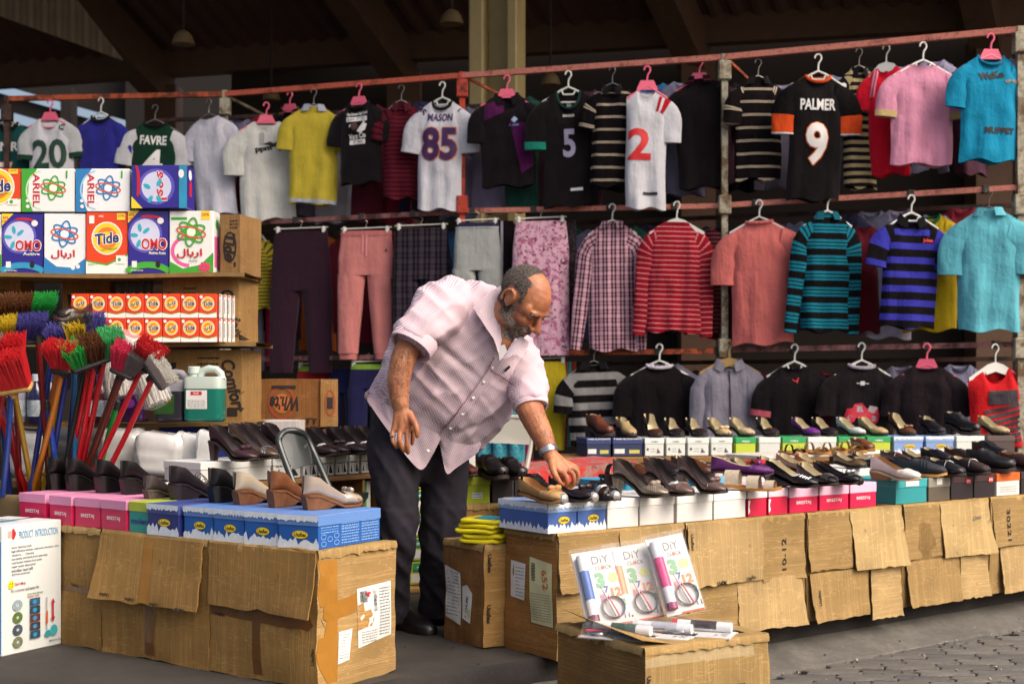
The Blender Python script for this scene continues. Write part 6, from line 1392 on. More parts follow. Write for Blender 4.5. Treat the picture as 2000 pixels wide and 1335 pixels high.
def omo_up(txt2, foot):
    def f_(pr, w, h):
        T1 = paint('#2aa0b4', .5, 0); LV = paint('#5a52b8', .5, .2)
        pr.ell(w * .42, h * .62, w * .42, h * .29, LV); pr.ell(w * .42, h * .62, w * .36, h * .25, paint('#c8cce6', .5, .2)); pr.poly([(0, h), (w * .28, h), (0, h * .8)], YEL); pr.text('30%', w * .09, h * .93, h * .045, RDP, 0, .03); pr.text('OFF', w * .07, h * .87, h * .035, RDP, 0, .03)
        for a in (100, 40, 175, 250): pr.ell(w * (.32 + .17 * math.cos(R(a))), h * (.6 + .13 * math.sin(R(a))), w * .1, h * .03, T1, a)
        pr.ring(w * .6, h * .86, w * .3, h * .07, h * .045, RDP, -8, a0=20, a1=170); pr.ell(w * .8, h * .84, w * .08, h * .05, WHT)
        for dx, dz, m_ in ((.0, .0, WHT), (0, 0, RDP)):
            pr.text('OMO', w * .64, h * .47, h * (.2 if m_ is WHT else .18), m_, 0, .06 if m_ is WHT else .03, w=w * (.66 if m_ is WHT else .62))
        pr.text(txt2, w * .72, h * .33, h * .05, WHT, 0, .02, w=w * .42); pr.ring(w * .5, h * -.15, w * .75, h * .34, h * .1, foot, a0=40, a1=140); pr.rect(w * .1, h * .1, w * .22, h * .2, WHT); pr.ell(w * .74, h * .15, w * .06, h * .06, BLK); pr.text('3kg Concentrated', w * .22, h * .05, h * .025, WHT, 0, .02, w=w * .3)
    return f_
def ariel_up(green):
    def f_(pr, w, h):
        m_ = GNP if green else BLP
        if green:
            pr.ring(w * .45, h * .36, w * .42, h * .26, w * .08, paint('#d85a94', .5, 0), a0=110, a1=270); pr.poly([(0, 0), (w, 0), (w, h * .34), (w * .7, h * .14), (w * .3, h * .08), (0, h * .2)], m_); pr.rect(w * .72, h * .86, w * .92, h * 1.0, YEL); pr.text('20%', w * .82, h * .94, h * .05, RDP, 0, .02, w=w * .17); pr.rect(w * .04, h * .86, w * .4, h * .9, GNP)
            for i in range(9): pr.ell(w * .8 + w * .09 * math.cos(i * .7), h * .1 + h * .05 * math.sin(i * .7), w * .06, h * .02, paint('#d83a6a', .5, .2), i * 40)
        else:
            pr.poly([(0, h * .28), (w * .3, h * .12), (w * .7, h * .1), (w, h * .26), (w, 0), (0, 0)], m_); pr.ell(w * .7, h * .1, w * .05, h * .035, WHT); pr.ell(w * .82, h * .12, w * .05, h * .035, WHT)
        atom(pr, w * .5, h * .66, w * .34, m_); pr.text(AR['ariel'], w * .46, h * .32, h * .15, RDP, 0, .03, w=w * .58)
        if green: pr.text('dawny', w * .55, h * .2, h * .05, GREYINK, 0, 0, .3)
    return f_
def tide_art(big=True, ar=False):
    OR2, YY, NV, WB_ = paint('#e0761c', .5, 0), paint('#e0c22c', .5, 0), paint('#1c2c6c', .5, 0), paint('#e2e0da', .5, 0)
    def f_(pr, w, h):
        pr.poly([(0, 0), (w, 0), (w, h * .3 if big else h * .22), (w * .5, h * .14), (0, h * .2)], WB_); pr.poly([(0, h * .2), (w * .5, h * .13), (w, h * .3 if big else h * .22), (w, h * .33 if big else h * .25), (w * .5, h * .16), (0, h * .22)], GNP)
        cy = h * .58
        pr.ell(w * .5, cy, w * .37, w * .4, WB_); pr.ell(w * .5, cy, w * .34, w * .37, YY); pr.ell(w * .5, cy, w * .25, w * .27, OR2); pr.ell(w * .5, cy, w * .15, w * .16, YY)
        s = AR['tide'] if ar else 'Tide'
        pr.text(s, w * .5, cy, w * .3, WB_, 8, .06, .15, w=w * .62); pr.text(s, w * .5, cy, w * .27, NV, 8, .03, .15, w=w * .56)
        if big: pr.text('AUTOMATIC', w * .56, h * .4, h * .032, GNP, 6, .02, w=w * .4); pr.rect(w * .74, h * .88, w * .94, h * .99, YEL); pr.text('20%', w * .84, h * .95, h * .04, RDP, 0, .02, w=w * .16); pr.rect(w * .08, h * .82, w * .2, h * .95, WB_); pr.text('100%', w * .36, h * .94, h * .03, WB_, 0, .02); pr.rect(w * .72, h * .16, w * .94, h * .3, WB_); pr.ell(w * .8, h * .23, w * .04, w * .04, GNP); pr.text('Original Scent', w * .2, h * .16, h * .05, GNP, 8, .0, .3, w=w * .3)
        else: pr.ell(w * .14, h * .86, w * .09, w * .09, WB_)
    return f_
def packet(label, x0, x1, y0, y1, d, col, art, depth=.09, yaw=0.0, sideart=None, cat='detergent box', group='large detergent boxes', name='detergent_box', z=None):
    w, h = (x1 - x0) / F * d, (y1 - y0) / F * d
    T = thing(name, label, cat, (sx(x0, d), d, sz(y1, d) if z is None else z), R(yaw), group)
    b = MB(); b.box((w / 2, depth / 2, h / 2), (w, depth, h), paint(col, .32, .06, name='printed_board', coat=.2), .0025); b.build('body', T)
    pr = PR((0, 0, 0), (1, 0, 0), (0, 0, 1)); art(pr, w, h); pr.build('printed_front', T)
    if sideart:
        pr = PR((w, 0, 0), (0, 1, 0), (0, 0, 1)); sideart(pr, depth, h); pr.build('printed_side', T)
    return T
Zs1 = sz(536) + .008
d1 = 6.05
def up_z(px): return Zs1
row1 = [(-80, 2, '#e4e4e0', ariel_up(True), 'white and green detergent box cut off by the left edge, lower row'), (4, 83, VIO, omo_up('Active', paint('#2a8cb4', .5, 0)), 'violet detergent box with white cloud, left one in the lower row'), (86, 166, '#dfe2e4', ariel_up(False), 'white detergent box with blue atom rings in the lower row'),
        (168, 249, '#d8421a', tide_art(True), 'large orange detergent box with yellow ring in the lower row'), (250, 329, VIO, omo_up('Active Auto', paint('#3f9c2e', .5, 0)), 'violet detergent box with white cloud beside the pink and green one'), (331, 418, '#e2e4e0', ariel_up(True), 'white detergent box with green atom rings and pink flower')]
tops_ = [(418, 534), (417, 534), (416, 533), (412, 531), (406, 529), (403, 525)]
for (x0, x1, cc, art, lb), (ya, yb) in zip(row1, tops_):
    h_ = (yb - ya) / F * d1
    T = packet(lb, x0, x1, 0, (yb - ya), d1, cc, art, .11, yaw=2 if x0 < 320 else -3, z=Zs1, sideart=(lambda pr, w, h: (pr.rect(w * .15, h * .1, w * .8, h * .6, paint('#d85a94', .5, .2)), pr.ell(w * .5, h * .8, w * .2, h * .08, GNP))) if x0 > 320 else None)
Zs2 = Zs1 + (534 - 414) / F * d1 + .002
row2 = [(-50, 40, '#d8421a', tide_art(True), 'orange and white detergent box at the left edge, upper row'), (42, 145, '#dfe2e0', ariel_side(True), 'white detergent box lying on its side with green atom rings'), (148, 253, '#dfe2e4', ariel_side(False), 'white detergent box lying on its side with blue atom rings')]
for x0, x1, cc, art, lb in row2: packet(lb, x0, x1, 0, 84, d1, cc, art, .13, yaw=1, z=Zs2)
def omo_side(pr, w, h):
    LV = paint('#5a52b8', .5, .2); pr.ell(w * .45, h * .5, w * .33, h * .42, LV); pr.ell(w * .45, h * .5, w * .27, h * .35, paint('#c8cce6', .5, .2)); pr.text(AR['omo'], w * .55, h * .52, w * .2, WHT, -90, .06, w=h * .72); pr.text(AR['omo'], w * .55, h * .52, w * .19, RDP, -90, .03, w=h * .68)
    for a in (60, 150, 240, 300): pr.ell(w * .42 + w * .16 * math.cos(R(a)), h * .4 + h * .22 * math.sin(R(a)), w * .07, h * .05, paint('#2aa0b4', .5, 0), a)
    pr.ring(w * .08, h * .6, w * .08, h * .4, w * .06, RDP, a0=-60, a1=100); pr.poly([(0, 0), (w * .2, 0), (0, h * .28)], YEL); pr.rect(w * .86, h * .0, w, h, paint('#2a8cb4', .5, .3)); pr.ell(w * .9, h * .8, w * .05, h * .1, WHT)
packet('violet detergent box lying on its side at the right of the upper row', 257, 366, 0, 84, d1 - .02, VIO, omo_side, .13, yaw=-2, z=Zs2 + .012, sideart=lambda pr, w, h: (pr.ell(w * .4, h * .8, w * .2, h * .12, WHT), pr.rect(w * .3, h * .3, w * .6, h * .65, RDP)))
# small packets, two layers, four deep on the right
d2 = 5.93
z_l = sz(672) + .008; hh = .103; arab = {0: (1, 4, 6), 1: (3, 6, 8)}
pm = {}
for lay, (xs, z0) in enumerate((([139 + i * 35.6 for i in range(8)], z_l + hh + .001), ([104 + i * 35.6 for i in range(9)], z_l))):
    for i, x in enumerate(xs):
        ar_ = i in ((0, 3, 5), (2, 6, 8))[lay]
        w_ = 35.0 / F * d2
        key = ar_
        if key not in pm:
            b = MB(); b.box((w_ / 2, .025, hh / 2), (w_ - .001, .05, hh - .001), paint('#d8401a', .35, .06, name='printed_board', coat=.2), .0015)
            pr = PR((0, 0, 0), (1, 0, 0), (0, 0, 1)); tide_art(False, ar_)(pr, w_, hh); pm[key] = (b.mesh('body'), pr.b.mesh('printed_front'))
        T = thing('detergent_packet', 'small orange detergent packet, %s from the left in the %s layer of the stack' % (ORD[i], ('upper', 'lower')[lay]), 'detergent packet', (sx(x, d2), d2, z0), R(random.uniform(-2.5, 2.5)), 'small orange detergent packets')
        link('body', pm[key][0], T); link('printed_front', pm[key][1], T)
for lay in (0, 1):
    for i in range(4):
        T = thing('detergent_packet', 'white-sided small packet, %s in depth at the right end, %s layer' % (ORD[i], ('lower', 'upper')[lay]), 'detergent packet', (sx(424, d2) + .003 + i * .011, d2 + .02 + i * .04, z_l + lay * (hh + .001)), R(2), 'small packets stacked in depth')
        b = MB(); b.box((.005, .02, hh / 2), (.0105, .036, hh - .002), paint('#dcd8d4', .35, .06, name='printed_board', coat=.2), .001); b.build('body', T)
        pr = PR((0, .002, 0), (1, 0, 0), (0, 0, 1)); pr.rect(.001, hh * .9, .0095, hh * .97, ORP); pr.rect(.004, hh * .2, .006, hh * .8, GREYINK); pr.build('printed_front', T)
# brown cartons of the shelf: right-hand column and behind
def ccart(label, x0, x1, y0, y1, d, depth=.3, yaw=0, art=None, sideart=None, col='#8f6c3c', seed=0, z=None, group='brown cartons on the shelf'):
    w, h = (x1 - x0) / F * d, (y1 - y0) / F * d
    T, bv = carton('carton', label, (sx(x0, d), d, sz(y1, d) if z is None else z), R(yaw), w, depth, h, col=col, seed=seed, amp=.003, bulge=.002, group=group, wear=.2)
    if art: pr = front_pr(); art(pr, w, h); stick(pr, bv, 'lettering', T, .0015)
    if sideart: pr = right_pr(w); sideart(pr, depth, h); stick(pr, bv, 'lettering', T, .0015)
    return T
def marks(pr, w, h): pr.poly([(w * .1, h * .75), (w * .2, h * .75), (w * .15, h * .55)], INK); pr.lines(w * .5, h * .55, w * .8, h * .85, 4, INK, 4, .3)
def tide_side(pr, w, h): pr.ring(w * .5, h * .45, w * .34, h * .26, .008, INK); pr.text('Tide', w * .5, h * .45, h * .2, INK, -90, .04, .2); pr.rect(w * .7, h * .12, w * .8, h * .2, INK); pr.lines(w * .5, h * .75, w * .9, h * .92, 3, INK, 3, .4)
def comf(pr, w, h): pr.text('Comfort', w * .62, h * .4, h * .22, INK, -70, .03, .2, w=h * .8); pr.lines(w * .2, h * .82, w * .7, h * .94, 3, INK, 6, .3); pr.rect(w * .3, h * .06, w * .55, h * .16, INK); pr.poly([(w * .05, h * .9), (w * .15, h * .9), (w * .1, h * .76)], INK)
ccart('brown carton with round black logo behind the top detergent boxes', 430, 472, 412, 528, 6.08, .22, -14, art=tide_side, col='#86643a', seed=51, z=Zs1)
ccart('brown carton on the middle shelf right of the orange packets', 318, 470, 540, 672, 6.12, .3, -6, art=lambda pr, w, h: (marks(pr, w * .55, h), pr.text('Comfort', w * .92, h * .42, h * .2, INK, -75, .03, .2, w=h * .75)), col='#8f6c3c', seed=52, z=sz(672) + .008)
ccart('brown carton on the lower shelf behind the green canister', 318, 476, 682, 822, 6.1, .3, -6, art=lambda pr, w, h: (marks(pr, w * .9, h * 1.1), pr.text('Comfort', w * .9, h * .5, h * .2, INK, -75, .03, .2, w=h * .75), pr.rect(w * .82, h * .08, w * .95, h * .2, INK)), col='#8f6c3c', seed=53, z=sz(828) + .008)
ccart('brown carton behind the brooms on the middle shelf', 122, 214, 548, 676, 6.2, .18, 0, art=marks, col='#7d5628', seed=54, z=sz(672) + .008)
ccart('brown carton at the left edge of the middle shelf', -60, 40, 548, 676, 6.2, .18, 0, art=marks, col='#8a602e', seed=55, z=sz(672) + .008)
for i in range(5):
    x = 232 + i * 15; p = Vector((sx(x, 6.2), 6.2, sz(672) + .008)); T = thing('glove_packet', 'yellow and black packet in the dark gap of the shelf, %s from the left' % ORD[i], 'packet', p, 0, 'packets in the shelf gap')
    b = MB(); b.box((0, 0, .14), (.03, .02, .28), paint('#2c2c1c', .4), .004); b.build('sleeve', T); b = MB(); b.lathe([(.002, -.03), (.011, -.02), (.012, .02), (.002, .03)], paint('#b8b034', .5), 8, (0, -.012, .2)); b.build('glove', T, True)
ccart('large brown carton with upside-down printing beside the shelf', 484, 626, 740, 835, 6.5, .16, 0, art=lambda pr, w, h: (pr.ring(w * .47, h * .52, w * .19, h * .34, .012, paint('#8c3a14', .7, 0)), pr.ell(w * .47, h * .5, w * .12, h * .2, paint('#a85a24', .7, 0)), pr.text('White', w * .5, h * .5, h * .3, INK, 180, .04, .25, w=w * .4), pr.rect(w * .33, h * .8, w * .66, h * .87, INK), pr.text('80 X 150', w * .26, h * .13, h * .06, INK, 180, .03), pr.rect(w * .8, h * .18, w * .96, h * .2, INK), pr.poly([(w * .8, h * .16), (w * .85, h * .16), (w * .825, h * .04)], INK), pr.poly([(w * .89, h * .16), (w * .94, h * .16), (w * .915, h * .04)], INK)), col='#7a4e22', seed=56, group='cartons beside the shelf')
ccart('narrow lit end of the brown carton beside the man', 626, 660, 740, 833, 6.49, .16, 12, art=lambda pr, w, h: (pr.ring(w * .55, h * .5, w * .3, h * .28, .008, paint('#8c3a14', .7, 0)), pr.rect(w * .35, h * .38, w * .7, h * .62, INK)), col='#8a6436', seed=57, group='cartons beside the shelf')
# support under that carton, blue soda carton, pink-stained white carton
T, bv = carton('carton', 'blue carton with upside-down white lettering behind the pumps', (sx(310, 6.02), 6.02, .42), 0, .41, .25, sz(828, 6.02) - .435, col='#1c2c7c', seed=58, amp=.003, wear=.2)
pr = front_pr(); pr.text('PEPSI', .31, .19, .06, WHT, 180, .02, w=.11); stick(pr, bv, 'lettering', T, .0015)
T, bv = carton('carton', 'white carton with pink stains behind the grey chair', (sx(487, 6.2), 6.2, .4), 0, .22, .2, sz(822, 6.2) - .4, col='#b8b0ae', seed=59, amp=.003, wear=.12)
pr = front_pr(); PKI = paint('#b83a6a', .7, .2)
for i in range(7): pr.poly([(.02 + i * .02, .36), (.03 + i * .02, .36), (.026 + i * .02, .30 + .03 * (i % 3))], PKI)
stick(pr, bv, 'stain', T, .0015)
T, bv = carton('carton', 'plain brown carton under the upside-down printed one', (sx(484, 6.5), 6.5, 0), 0, .44, .2, sz(836, 6.5) - .004, col='#6a4420', seed=60, amp=.003)
T, bv = carton('carton', 'carton holding up the blue one behind the wrapped rolls', (sx(310, 6.02), 6.03, 0), 0, .42, .25, .418, col='#7a5426', seed=61, amp=.003)
T, bv = carton('carton', 'carton under the pink-stained white one', (sx(487, 6.2), 6.22, 0), 0, .22, .2, .398, col='#7a5426', seed=62, amp=.003)
# canisters
def canister(label, x, ybase, d, w, h, dp, liq, clearc, level, art=None, art_col=None):
    T = thing('canister', label, 'canister', (sx(x, d), d, sz(ybase, d)), R(-8), 'cleaning liquid canisters')
    lm = paint(liq, .22, .08, name='tinted_plastic', coat=.4); cm = paint(clearc, .3, .05, name='milky_plastic')
    def sq(wf, df, z, n=28): return [Vector((w / 2 * wf * math.copysign(abs(math.cos(t)) ** .35, math.cos(t)), dp / 2 * df * math.copysign(abs(math.sin(t)) ** .35, math.sin(t)), z)) for t in [2 * math.pi * i / n for i in range(n)]]
    b = MB(); b.loft([sq(.86, .86, 0), sq(.97, .97, .006), sq(1, 1, .02), sq(.98, .98, h * .12), sq(1, 1, h * .16), sq(1, 1, h * level)], lm); b.build('body', T, True, 50)
    b = MB(); b.loft([sq(1, 1, h * level + .0006), sq(1, 1, h * .8), sq(.96, .96, h * .85)], cm); b.build('shoulder', T, True, 50)
    b = MB(); b.lathe([(.02, 0), (.02, .012), (.026, .014), (.026, .04), (.022, .043)], cm, 18, (-w * .3, 0, h * .85)); b.build('cap', T, True, 40)
    b = MB(); pts_ = [(-.14 * w, 0, h * .85), (-.06 * w, 0, h * .96), (.1 * w, 0, h * 1.0), (.3 * w, 0, h * .98), (.42 * w, 0, h * .9), (.45 * w, 0, h * .8)]; b.tube(pts_, .016, cm, 10); b.build('handle', T, True)
    if art: pr = PR((-w / 2, -dp / 2, 0), (1, 0, 0), (0, 0, 1)); art(pr, w, h); pr.build('sticker', T)
    return T
zl = 828
canister('green liquid canister with white sticker on the lower shelf', 401, 823, 5.86, .165, .225, .1, '#0c6a5c', '#b8c4bc', .62, lambda pr, w, h: (pr.rect(w * .09, h * .24, w * .67, h * .6, INK), pr.rect(w * .1, h * .245, w * .66, h * .595, LBL), pr.rect(w * .22, h * .5, w * .52, h * .57, RDP), pr.text('Fa.rly', w * .37, h * .535, h * .045, WHT, 0, .03), pr.lines(w * .14, h * .26, w * .62, h * .42, 5, GREYINK, 6, .3)))
canister('dark grey canister with green picture label behind the mop', 338, 823, 5.92, .13, .21, .1, '#2c2c38', '#8c8c94', .62, lambda pr, w, h: (pr.rect(0, h * .16, w * .7, h * .56, paint('#2c5a20', .5, .5, scale=60)), pr.lines(w * .05, h * .4, w * .6, h * .46, 1, paint('#c85a1c', .5, 0), 3, .6)))
canister('purple canister behind the broom handles', 262, 823, 5.95, .12, .2, .1, '#3a1a4a', '#6a4a7a', .6, lambda pr, w, h: pr.ell(w * .5, h * .4, w * .2, h * .1, paint('#8c3aa0', .5, .2)))
# bottles on the lower shelf
for i, (x, cc, nm) in enumerate(((35, '#8c8ca0', 'grey'), (70, '#1c1c4a', 'navy'), (98, '#241a3c', 'dark violet'), (172, '#3a1418', 'maroon'), (196, '#4a1a1c', 'dark red'), (216, '#3c2420', 'brown'))):
    T = thing('cleaner_bottle', '%s cleaner bottle behind the broom handles on the lower shelf' % nm, 'bottle', (sx(x, 6.0), 6.0, sz(826, 6.0)), 0, 'cleaner bottles'); m_ = paint(cc, .25, .05, coat=.4)
    b = MB(); b.lathe([(.03, 0), (.036, .01), (.036, .12), (.03, .15), (.014, .175), (.014, .185)], m_, 16); b.build('body', T, True)
    b = MB(); b.lathe([(.017, .182), (.017, .21), (.012, .213)], paint('#c8ccd4' if i % 2 else '#24388c', .4), 14); b.build('cap', T, True)
    b = MB(); b.lathe([(.0366, .03), (.0366, .1)], paint(('#b8c4d0', '#c4d0d8')[i % 2], .5, .6, scale=50), 16); b.build('label_band', T, True)
for i, (x, w_, h_, d_) in enumerate(((60, .15, .16, 6.05), (240, .18, .15, 5.82), (318, .21, .145, 5.72), (378, .11, .14, 5.7), (404, .08, .14, 5.62))):
    # wrapped white bundles
    T = thing('wrapped_bundle', 'white plastic-wrapped bundle below the shelf, %s from the left' % ORD[i], 'bundle', (sx(x, d_), d_, sz((930, 925, 930, 930, 925)[i], d_)), 0, 'white wrapped bundles')
    b = MB(); rings = []; n = 60
    for j in range(15):
        a = j / 14; r = (1 - abs(2 * a - 1) ** 9 * .3); rr2 = []
        for q in range(n):
            t = 2 * math.pi * q / n; e = 1 + .05 * noise.noise(Vector((math.cos(t) * 3, math.sin(t) * 3, a * 4 + i * 7))) + .045 * (1 - 2 * abs(noise.noise(Vector((math.cos(t) * 6, math.sin(t) * 6, a * 2.5 + i))))) - .03 * (int(a * 14) % 4 == 0)
            rr2.append(Vector((w_ / 2 * r * e * math.copysign(abs(math.cos(t)) ** .45, math.cos(t)), w_ * .42 * r * e * math.copysign(abs(math.sin(t)) ** .45, math.sin(t)), h_ * 1.25 * a + .008 * math.cos(t * 3))))
        rings.append(rr2)
    m_ = paint('#c4c3c2', .2, .18, scale=14, name='shrink_wrap', bmp=.12, coat=.5); b.loft(rings, m_); b.build('wrap', T, True, 60)
T = thing('low_trestle', 'low plank trestle under the wrapped white bundles', 'trestle', (sx(250, 5.75), 5.85, 0), R(-6)); b = MB(); b.box((.05, 0, .575), (1.15, .36, .03), PL, .004); b.build('board', T)
for x in (-.4, .5): b = MB(); b.box((x, .0, .28), (.05, .3, .56), PL, .004); b.build('leg', T)
# ================================================================ the man
def remeshed(b, name, voxel, smooth=4, fac=.5):
    me = b.mesh(name); o = bpy.data.objects.new('tmp', me); COL.objects.link(o)
    bm = bmesh.new(); bm.from_mesh(me); bmesh.ops.recalc_face_normals(bm, faces=bm.faces); bm.to_mesh(me); bm.free()
    m_ = o.modifiers.new('r', 'REMESH'); m_.mode = 'VOXEL'; m_.voxel_size = voxel; m_.use_smooth_shade = True
    if smooth: s_ = o.modifiers.new('s', 'SMOOTH'); s_.factor = fac; s_.iterations = smooth
    dg = bpy.context.evaluated_depsgraph_get(); out = bpy.data.meshes.new_from_object(o.evaluated_get(dg))
    bpy.data.objects.remove(o); out.name = name; out.materials.clear()
    for m_ in b.mats: out.materials.append(m_)
    out.polygons.foreach_set('use_smooth', [True] * len(out.polygons)); out.polygons.foreach_set('material_index', [0] * len(out.polygons))
    return out
def ell3(b, c, r, mat, M=None, n=14):
    b.lathe([(max(.0005, math.sin(math.pi * i / 12)), -math.cos(math.pi * i / 12)) for i in range(13)], mat, n)
    k = n * 13; M = M or Matrix.Identity(3)
    for i in range(len(b.v) - k, len(b.v)):
        v = b.v[i]; b.v[i] = Vector(c) + M @ Vector((v.x * r[0], v.y * r[1], v.z * r[2]))
def dense(pts, rad, n=24):
    """smooth a tapered chain (catmull-rom)"""
    P_, R_ = [Vector(p) for p in pts], list(rad); out, ro = [], []
    for i in range(len(P_) - 1):
        p0, p1, p2, p3 = P_[max(i - 1, 0)], P_[i], P_[i + 1], P_[min(i + 2, len(P_) - 1)]
        m_ = max(2, n // (len(P_) - 1))
        for k in range(m_):
            t = k / m_; out.append(.5 * ((2 * p1) + (p2 - p0) * t + (2 * p0 - 5 * p1 + 4 * p2 - p3) * t * t + (3 * p1 - p0 - 3 * p2 + p3) * t ** 3)); ro.append(R_[i] + (R_[i + 1] - R_[i]) * t)
    out.append(P_[-1]); ro.append(R_[-1]); return out, ro
def limb(b, pts, rad, mat, n=14, cap=True):
    q, r = dense(pts, rad); b.tube(q, r, mat, n)
    for e in (0, -1): ell3(b, q[e], (r[e],) * 3, mat, n=10)
MAN = thing('person', 'man in pale pink checked shirt bending over the shoes with one hand reaching down', 'person', (P(820, 1220, 5.65).x, 5.65, 0))
ML = MAN.location.copy()
def to_local(me):
    set_co(me, [v.co - ML for v in me.vertices]); return me
def set_co(me, pts):
    me.vertices.foreach_set('co', [x for p in pts for x in p]); me.update()
def snap(me): return [(v.co.copy(), v.normal.copy()) for v in me.vertices]
# skin material
SK, t, bs = nmat('skin'); v = coords(t)
c1 = mixc(t, ramp(t, tnoise(t, v, 9, 4), [(.3, 0.0), (.7, 1.0)]), hx('#94553a'), hx('#c08258'))
c1 = mixc(t, ramp(t, tnoise(t, v, 55, 4, .7), [(.35, .35), (.55, 0.0)]), c1, hx('#7a4229'))
t.links.new(c1, bs.inputs['Base Color']); bs.inputs['Roughness'].default_value = .48; bs.inputs['Subsurface Weight'].default_value = .08; bs.inputs['Subsurface Radius'].default_value = (.02, .008, .004)
bump(t, bs, mth(t, 'ADD', tnoise(t, v, 70, 4), tnoise(t, v, 260, 2)), .35, .003)
HCn = P(1024, 586, 5.2); pit, hy = R(47), R(38)
hd = Vector((math.cos(hy), -math.sin(hy), 0)); hf = hd * math.cos(pit) + Vector((0, 0, -math.sin(pit))); hu = hd * math.sin(pit) + Vector((0, 0, math.cos(pit))); hs = hf.cross(hu)
HM3 = Matrix((hf, hs, hu)).transposed()
HS = 1.06
def HL(f_, s_, u_): return HCn + (hf * f_ + hs * s_ + hu * u_) * HS
b = MB()
def he(c, r, M=None): ell3(b, HL(*c), tuple(x * HS for x in r), SK, HM3 @ M if M else HM3, 18)
he((-.014, 0, .028), (.1, .077, .088)); he((.012, 0, .02), (.082, .072, .082)); he((.03, 0, -.035), (.064, .06, .078)); he((.062, 0, -.094), (.026, .03, .023))
for s_ in (-1, 1):
    he((.02, s_ * .042, -.066), (.045, .02, .034)); he((.064, s_ * .038, -.03), (.026, .024, .024)); he((.079, s_ * .032, -.003), (.0105, .017, .010)); he((.106, s_ * .013, -.040), (.012, .009, .009))
    he((.058, s_ * .052, .012), (.022, .016, .026))
    # ear: rim and lobe
    rim = [HL(-.004 + .022 * math.cos(R(a)) - .008, s_ * (.078 + .010 * math.sin(R(a) * .5)), -.002 + .032 * math.sin(R(a))) for a in range(-70, 231, 25)]
    b.tube(rim, .006, SK, 8); he((-.010, s_ * .076, -.004), (.017, .007, .026))
he((.082, 0, .018), (.017, .05, .012)); he((.088, 0, -.064), (.013, .026, .008)); he((.084, 0, -.077), (.013, .022, .007))
nb, nr = dense([HL(.084, 0, .012), HL(.104, 0, -.012), HL(.118, 0, -.034)], [.010, .012, .0155]); b.tube(nb, nr, SK, 12); he((.118, 0, -.036), (.014, .015, .012))
# neck, chest and torso core
limb(b, [HL(-.03, 0, -.03), P(985, 625, 5.27), P(955, 655, 5.36)], [.062, .064, .075], SK, 16)
limb(b, [P(986, 632, 5.255), P(984, 668, 5.238)], [.045, .036], SK)
limb(b, [P(955, 650, 5.42), P(890, 720, 5.47), P(840, 790, 5.53)], [.08, .11, .10], SK, 16)
# right arm (hanging) and hand
limb(b, [P(850, 615, 5.28), P(797, 680, 5.17), P(780, 735, 5.14), P(779, 765, 5.13), P(783, 797, 5.12)], [.055, .049, .044, .040, .030], SK, 16)
def hand(pts_r): 
    for pr_ in pts_r: q, r = dense([P(*p[:3]) for p in pr_], [p[3] for p in pr_], 12); b.tube(q, r, SK, 10); ell3(b, q[-1], (r[-1],) * 3, SK, n=8); ell3(b, q[0], (r[0],) * 3, SK, n=8)
hand([[(783, 797, 5.12, .027), (777, 818, 5.115, .02), (771, 838, 5.11, .0125)], [(784, 797, 5.12, .027), (785, 820, 5.11, .021), (784, 840, 5.10, .0125)], [(785, 797, 5.12, .027), (793, 820, 5.11, .021), (797, 840, 5.11, .0125)], [(786, 800, 5.12, .025), (800, 822, 5.12, .018), (807, 838, 5.13, .0115)],
      [(769, 836, 5.11, .0105), (766, 852, 5.105, .0095), (770, 866, 5.10, .0085), (775, 873, 5.115, .0075)], [(782, 839, 5.10, .0108), (780, 857, 5.09, .0100), (783, 870, 5.10, .0090), (788, 880, 5.115, .0078)], [(796, 840, 5.105, .0108), (795, 858, 5.10, .0102), (796, 873, 5.105, .0092), (797, 884, 5.12, .0080)], [(806, 838, 5.13, .0100), (806, 853, 5.14, .0092), (805, 866, 5.15, .008)],
      [(799, 808, 5.11, .017), (810, 826, 5.085, .013), (814, 840, 5.08, .011), (815, 851, 5.085, .0088)]])
# left arm (reaching) and hand
limb(b, [P(1010, 700, 5.42), P(1028, 760, 5.33), P(1037, 803, 5.26), P(1058, 848, 5.2), P(1075, 888, 5.16)], [.06, .055, .052, .043, .0285], SK, 16)
hand([[(1076, 890, 5.16, .027), (1084, 908, 5.13, .021), (1094, 921, 5.12, .013)], [(1077, 890, 5.16, .027), (1092, 906, 5.14, .021), (1105, 917, 5.13, .0135)], [(1078, 890, 5.16, .027), (1098, 903, 5.16, .020), (1114, 912, 5.15, .013)], [(1079, 892, 5.17, .025), (1100, 903, 5.19, .018), (1119, 910, 5.19, .012)],
      [(1094, 921, 5.12, .0115), (1105, 928, 5.10, .0108), (1108, 941, 5.10, .0098), (1104, 951, 5.115, .0085)], [(1106, 917, 5.13, .0115), (1118, 924, 5.12, .0106), (1121, 937, 5.12, .0096), (1116, 949, 5.13, .0085)], [(1115, 912, 5.15, .011), (1126, 919, 5.15, .010), (1129, 931, 5.155, .0092), (1125, 943, 5.16, .008)], [(1119, 909, 5.19, .0105), (1127, 914, 5.2, .0095), (1129, 924, 5.21, .0085)],
      [(1078, 902, 5.12, .017), (1081, 919, 5.09, .0135), (1088, 934, 5.085, .0112), (1097, 946, 5.10, .009)]])
body = remeshed(b, 'body', .0042, 3); 
BV = BVHTree.FromPolygons([v.co.copy() for v in body.vertices], [tuple(p.vertices) for p in body.polygons])
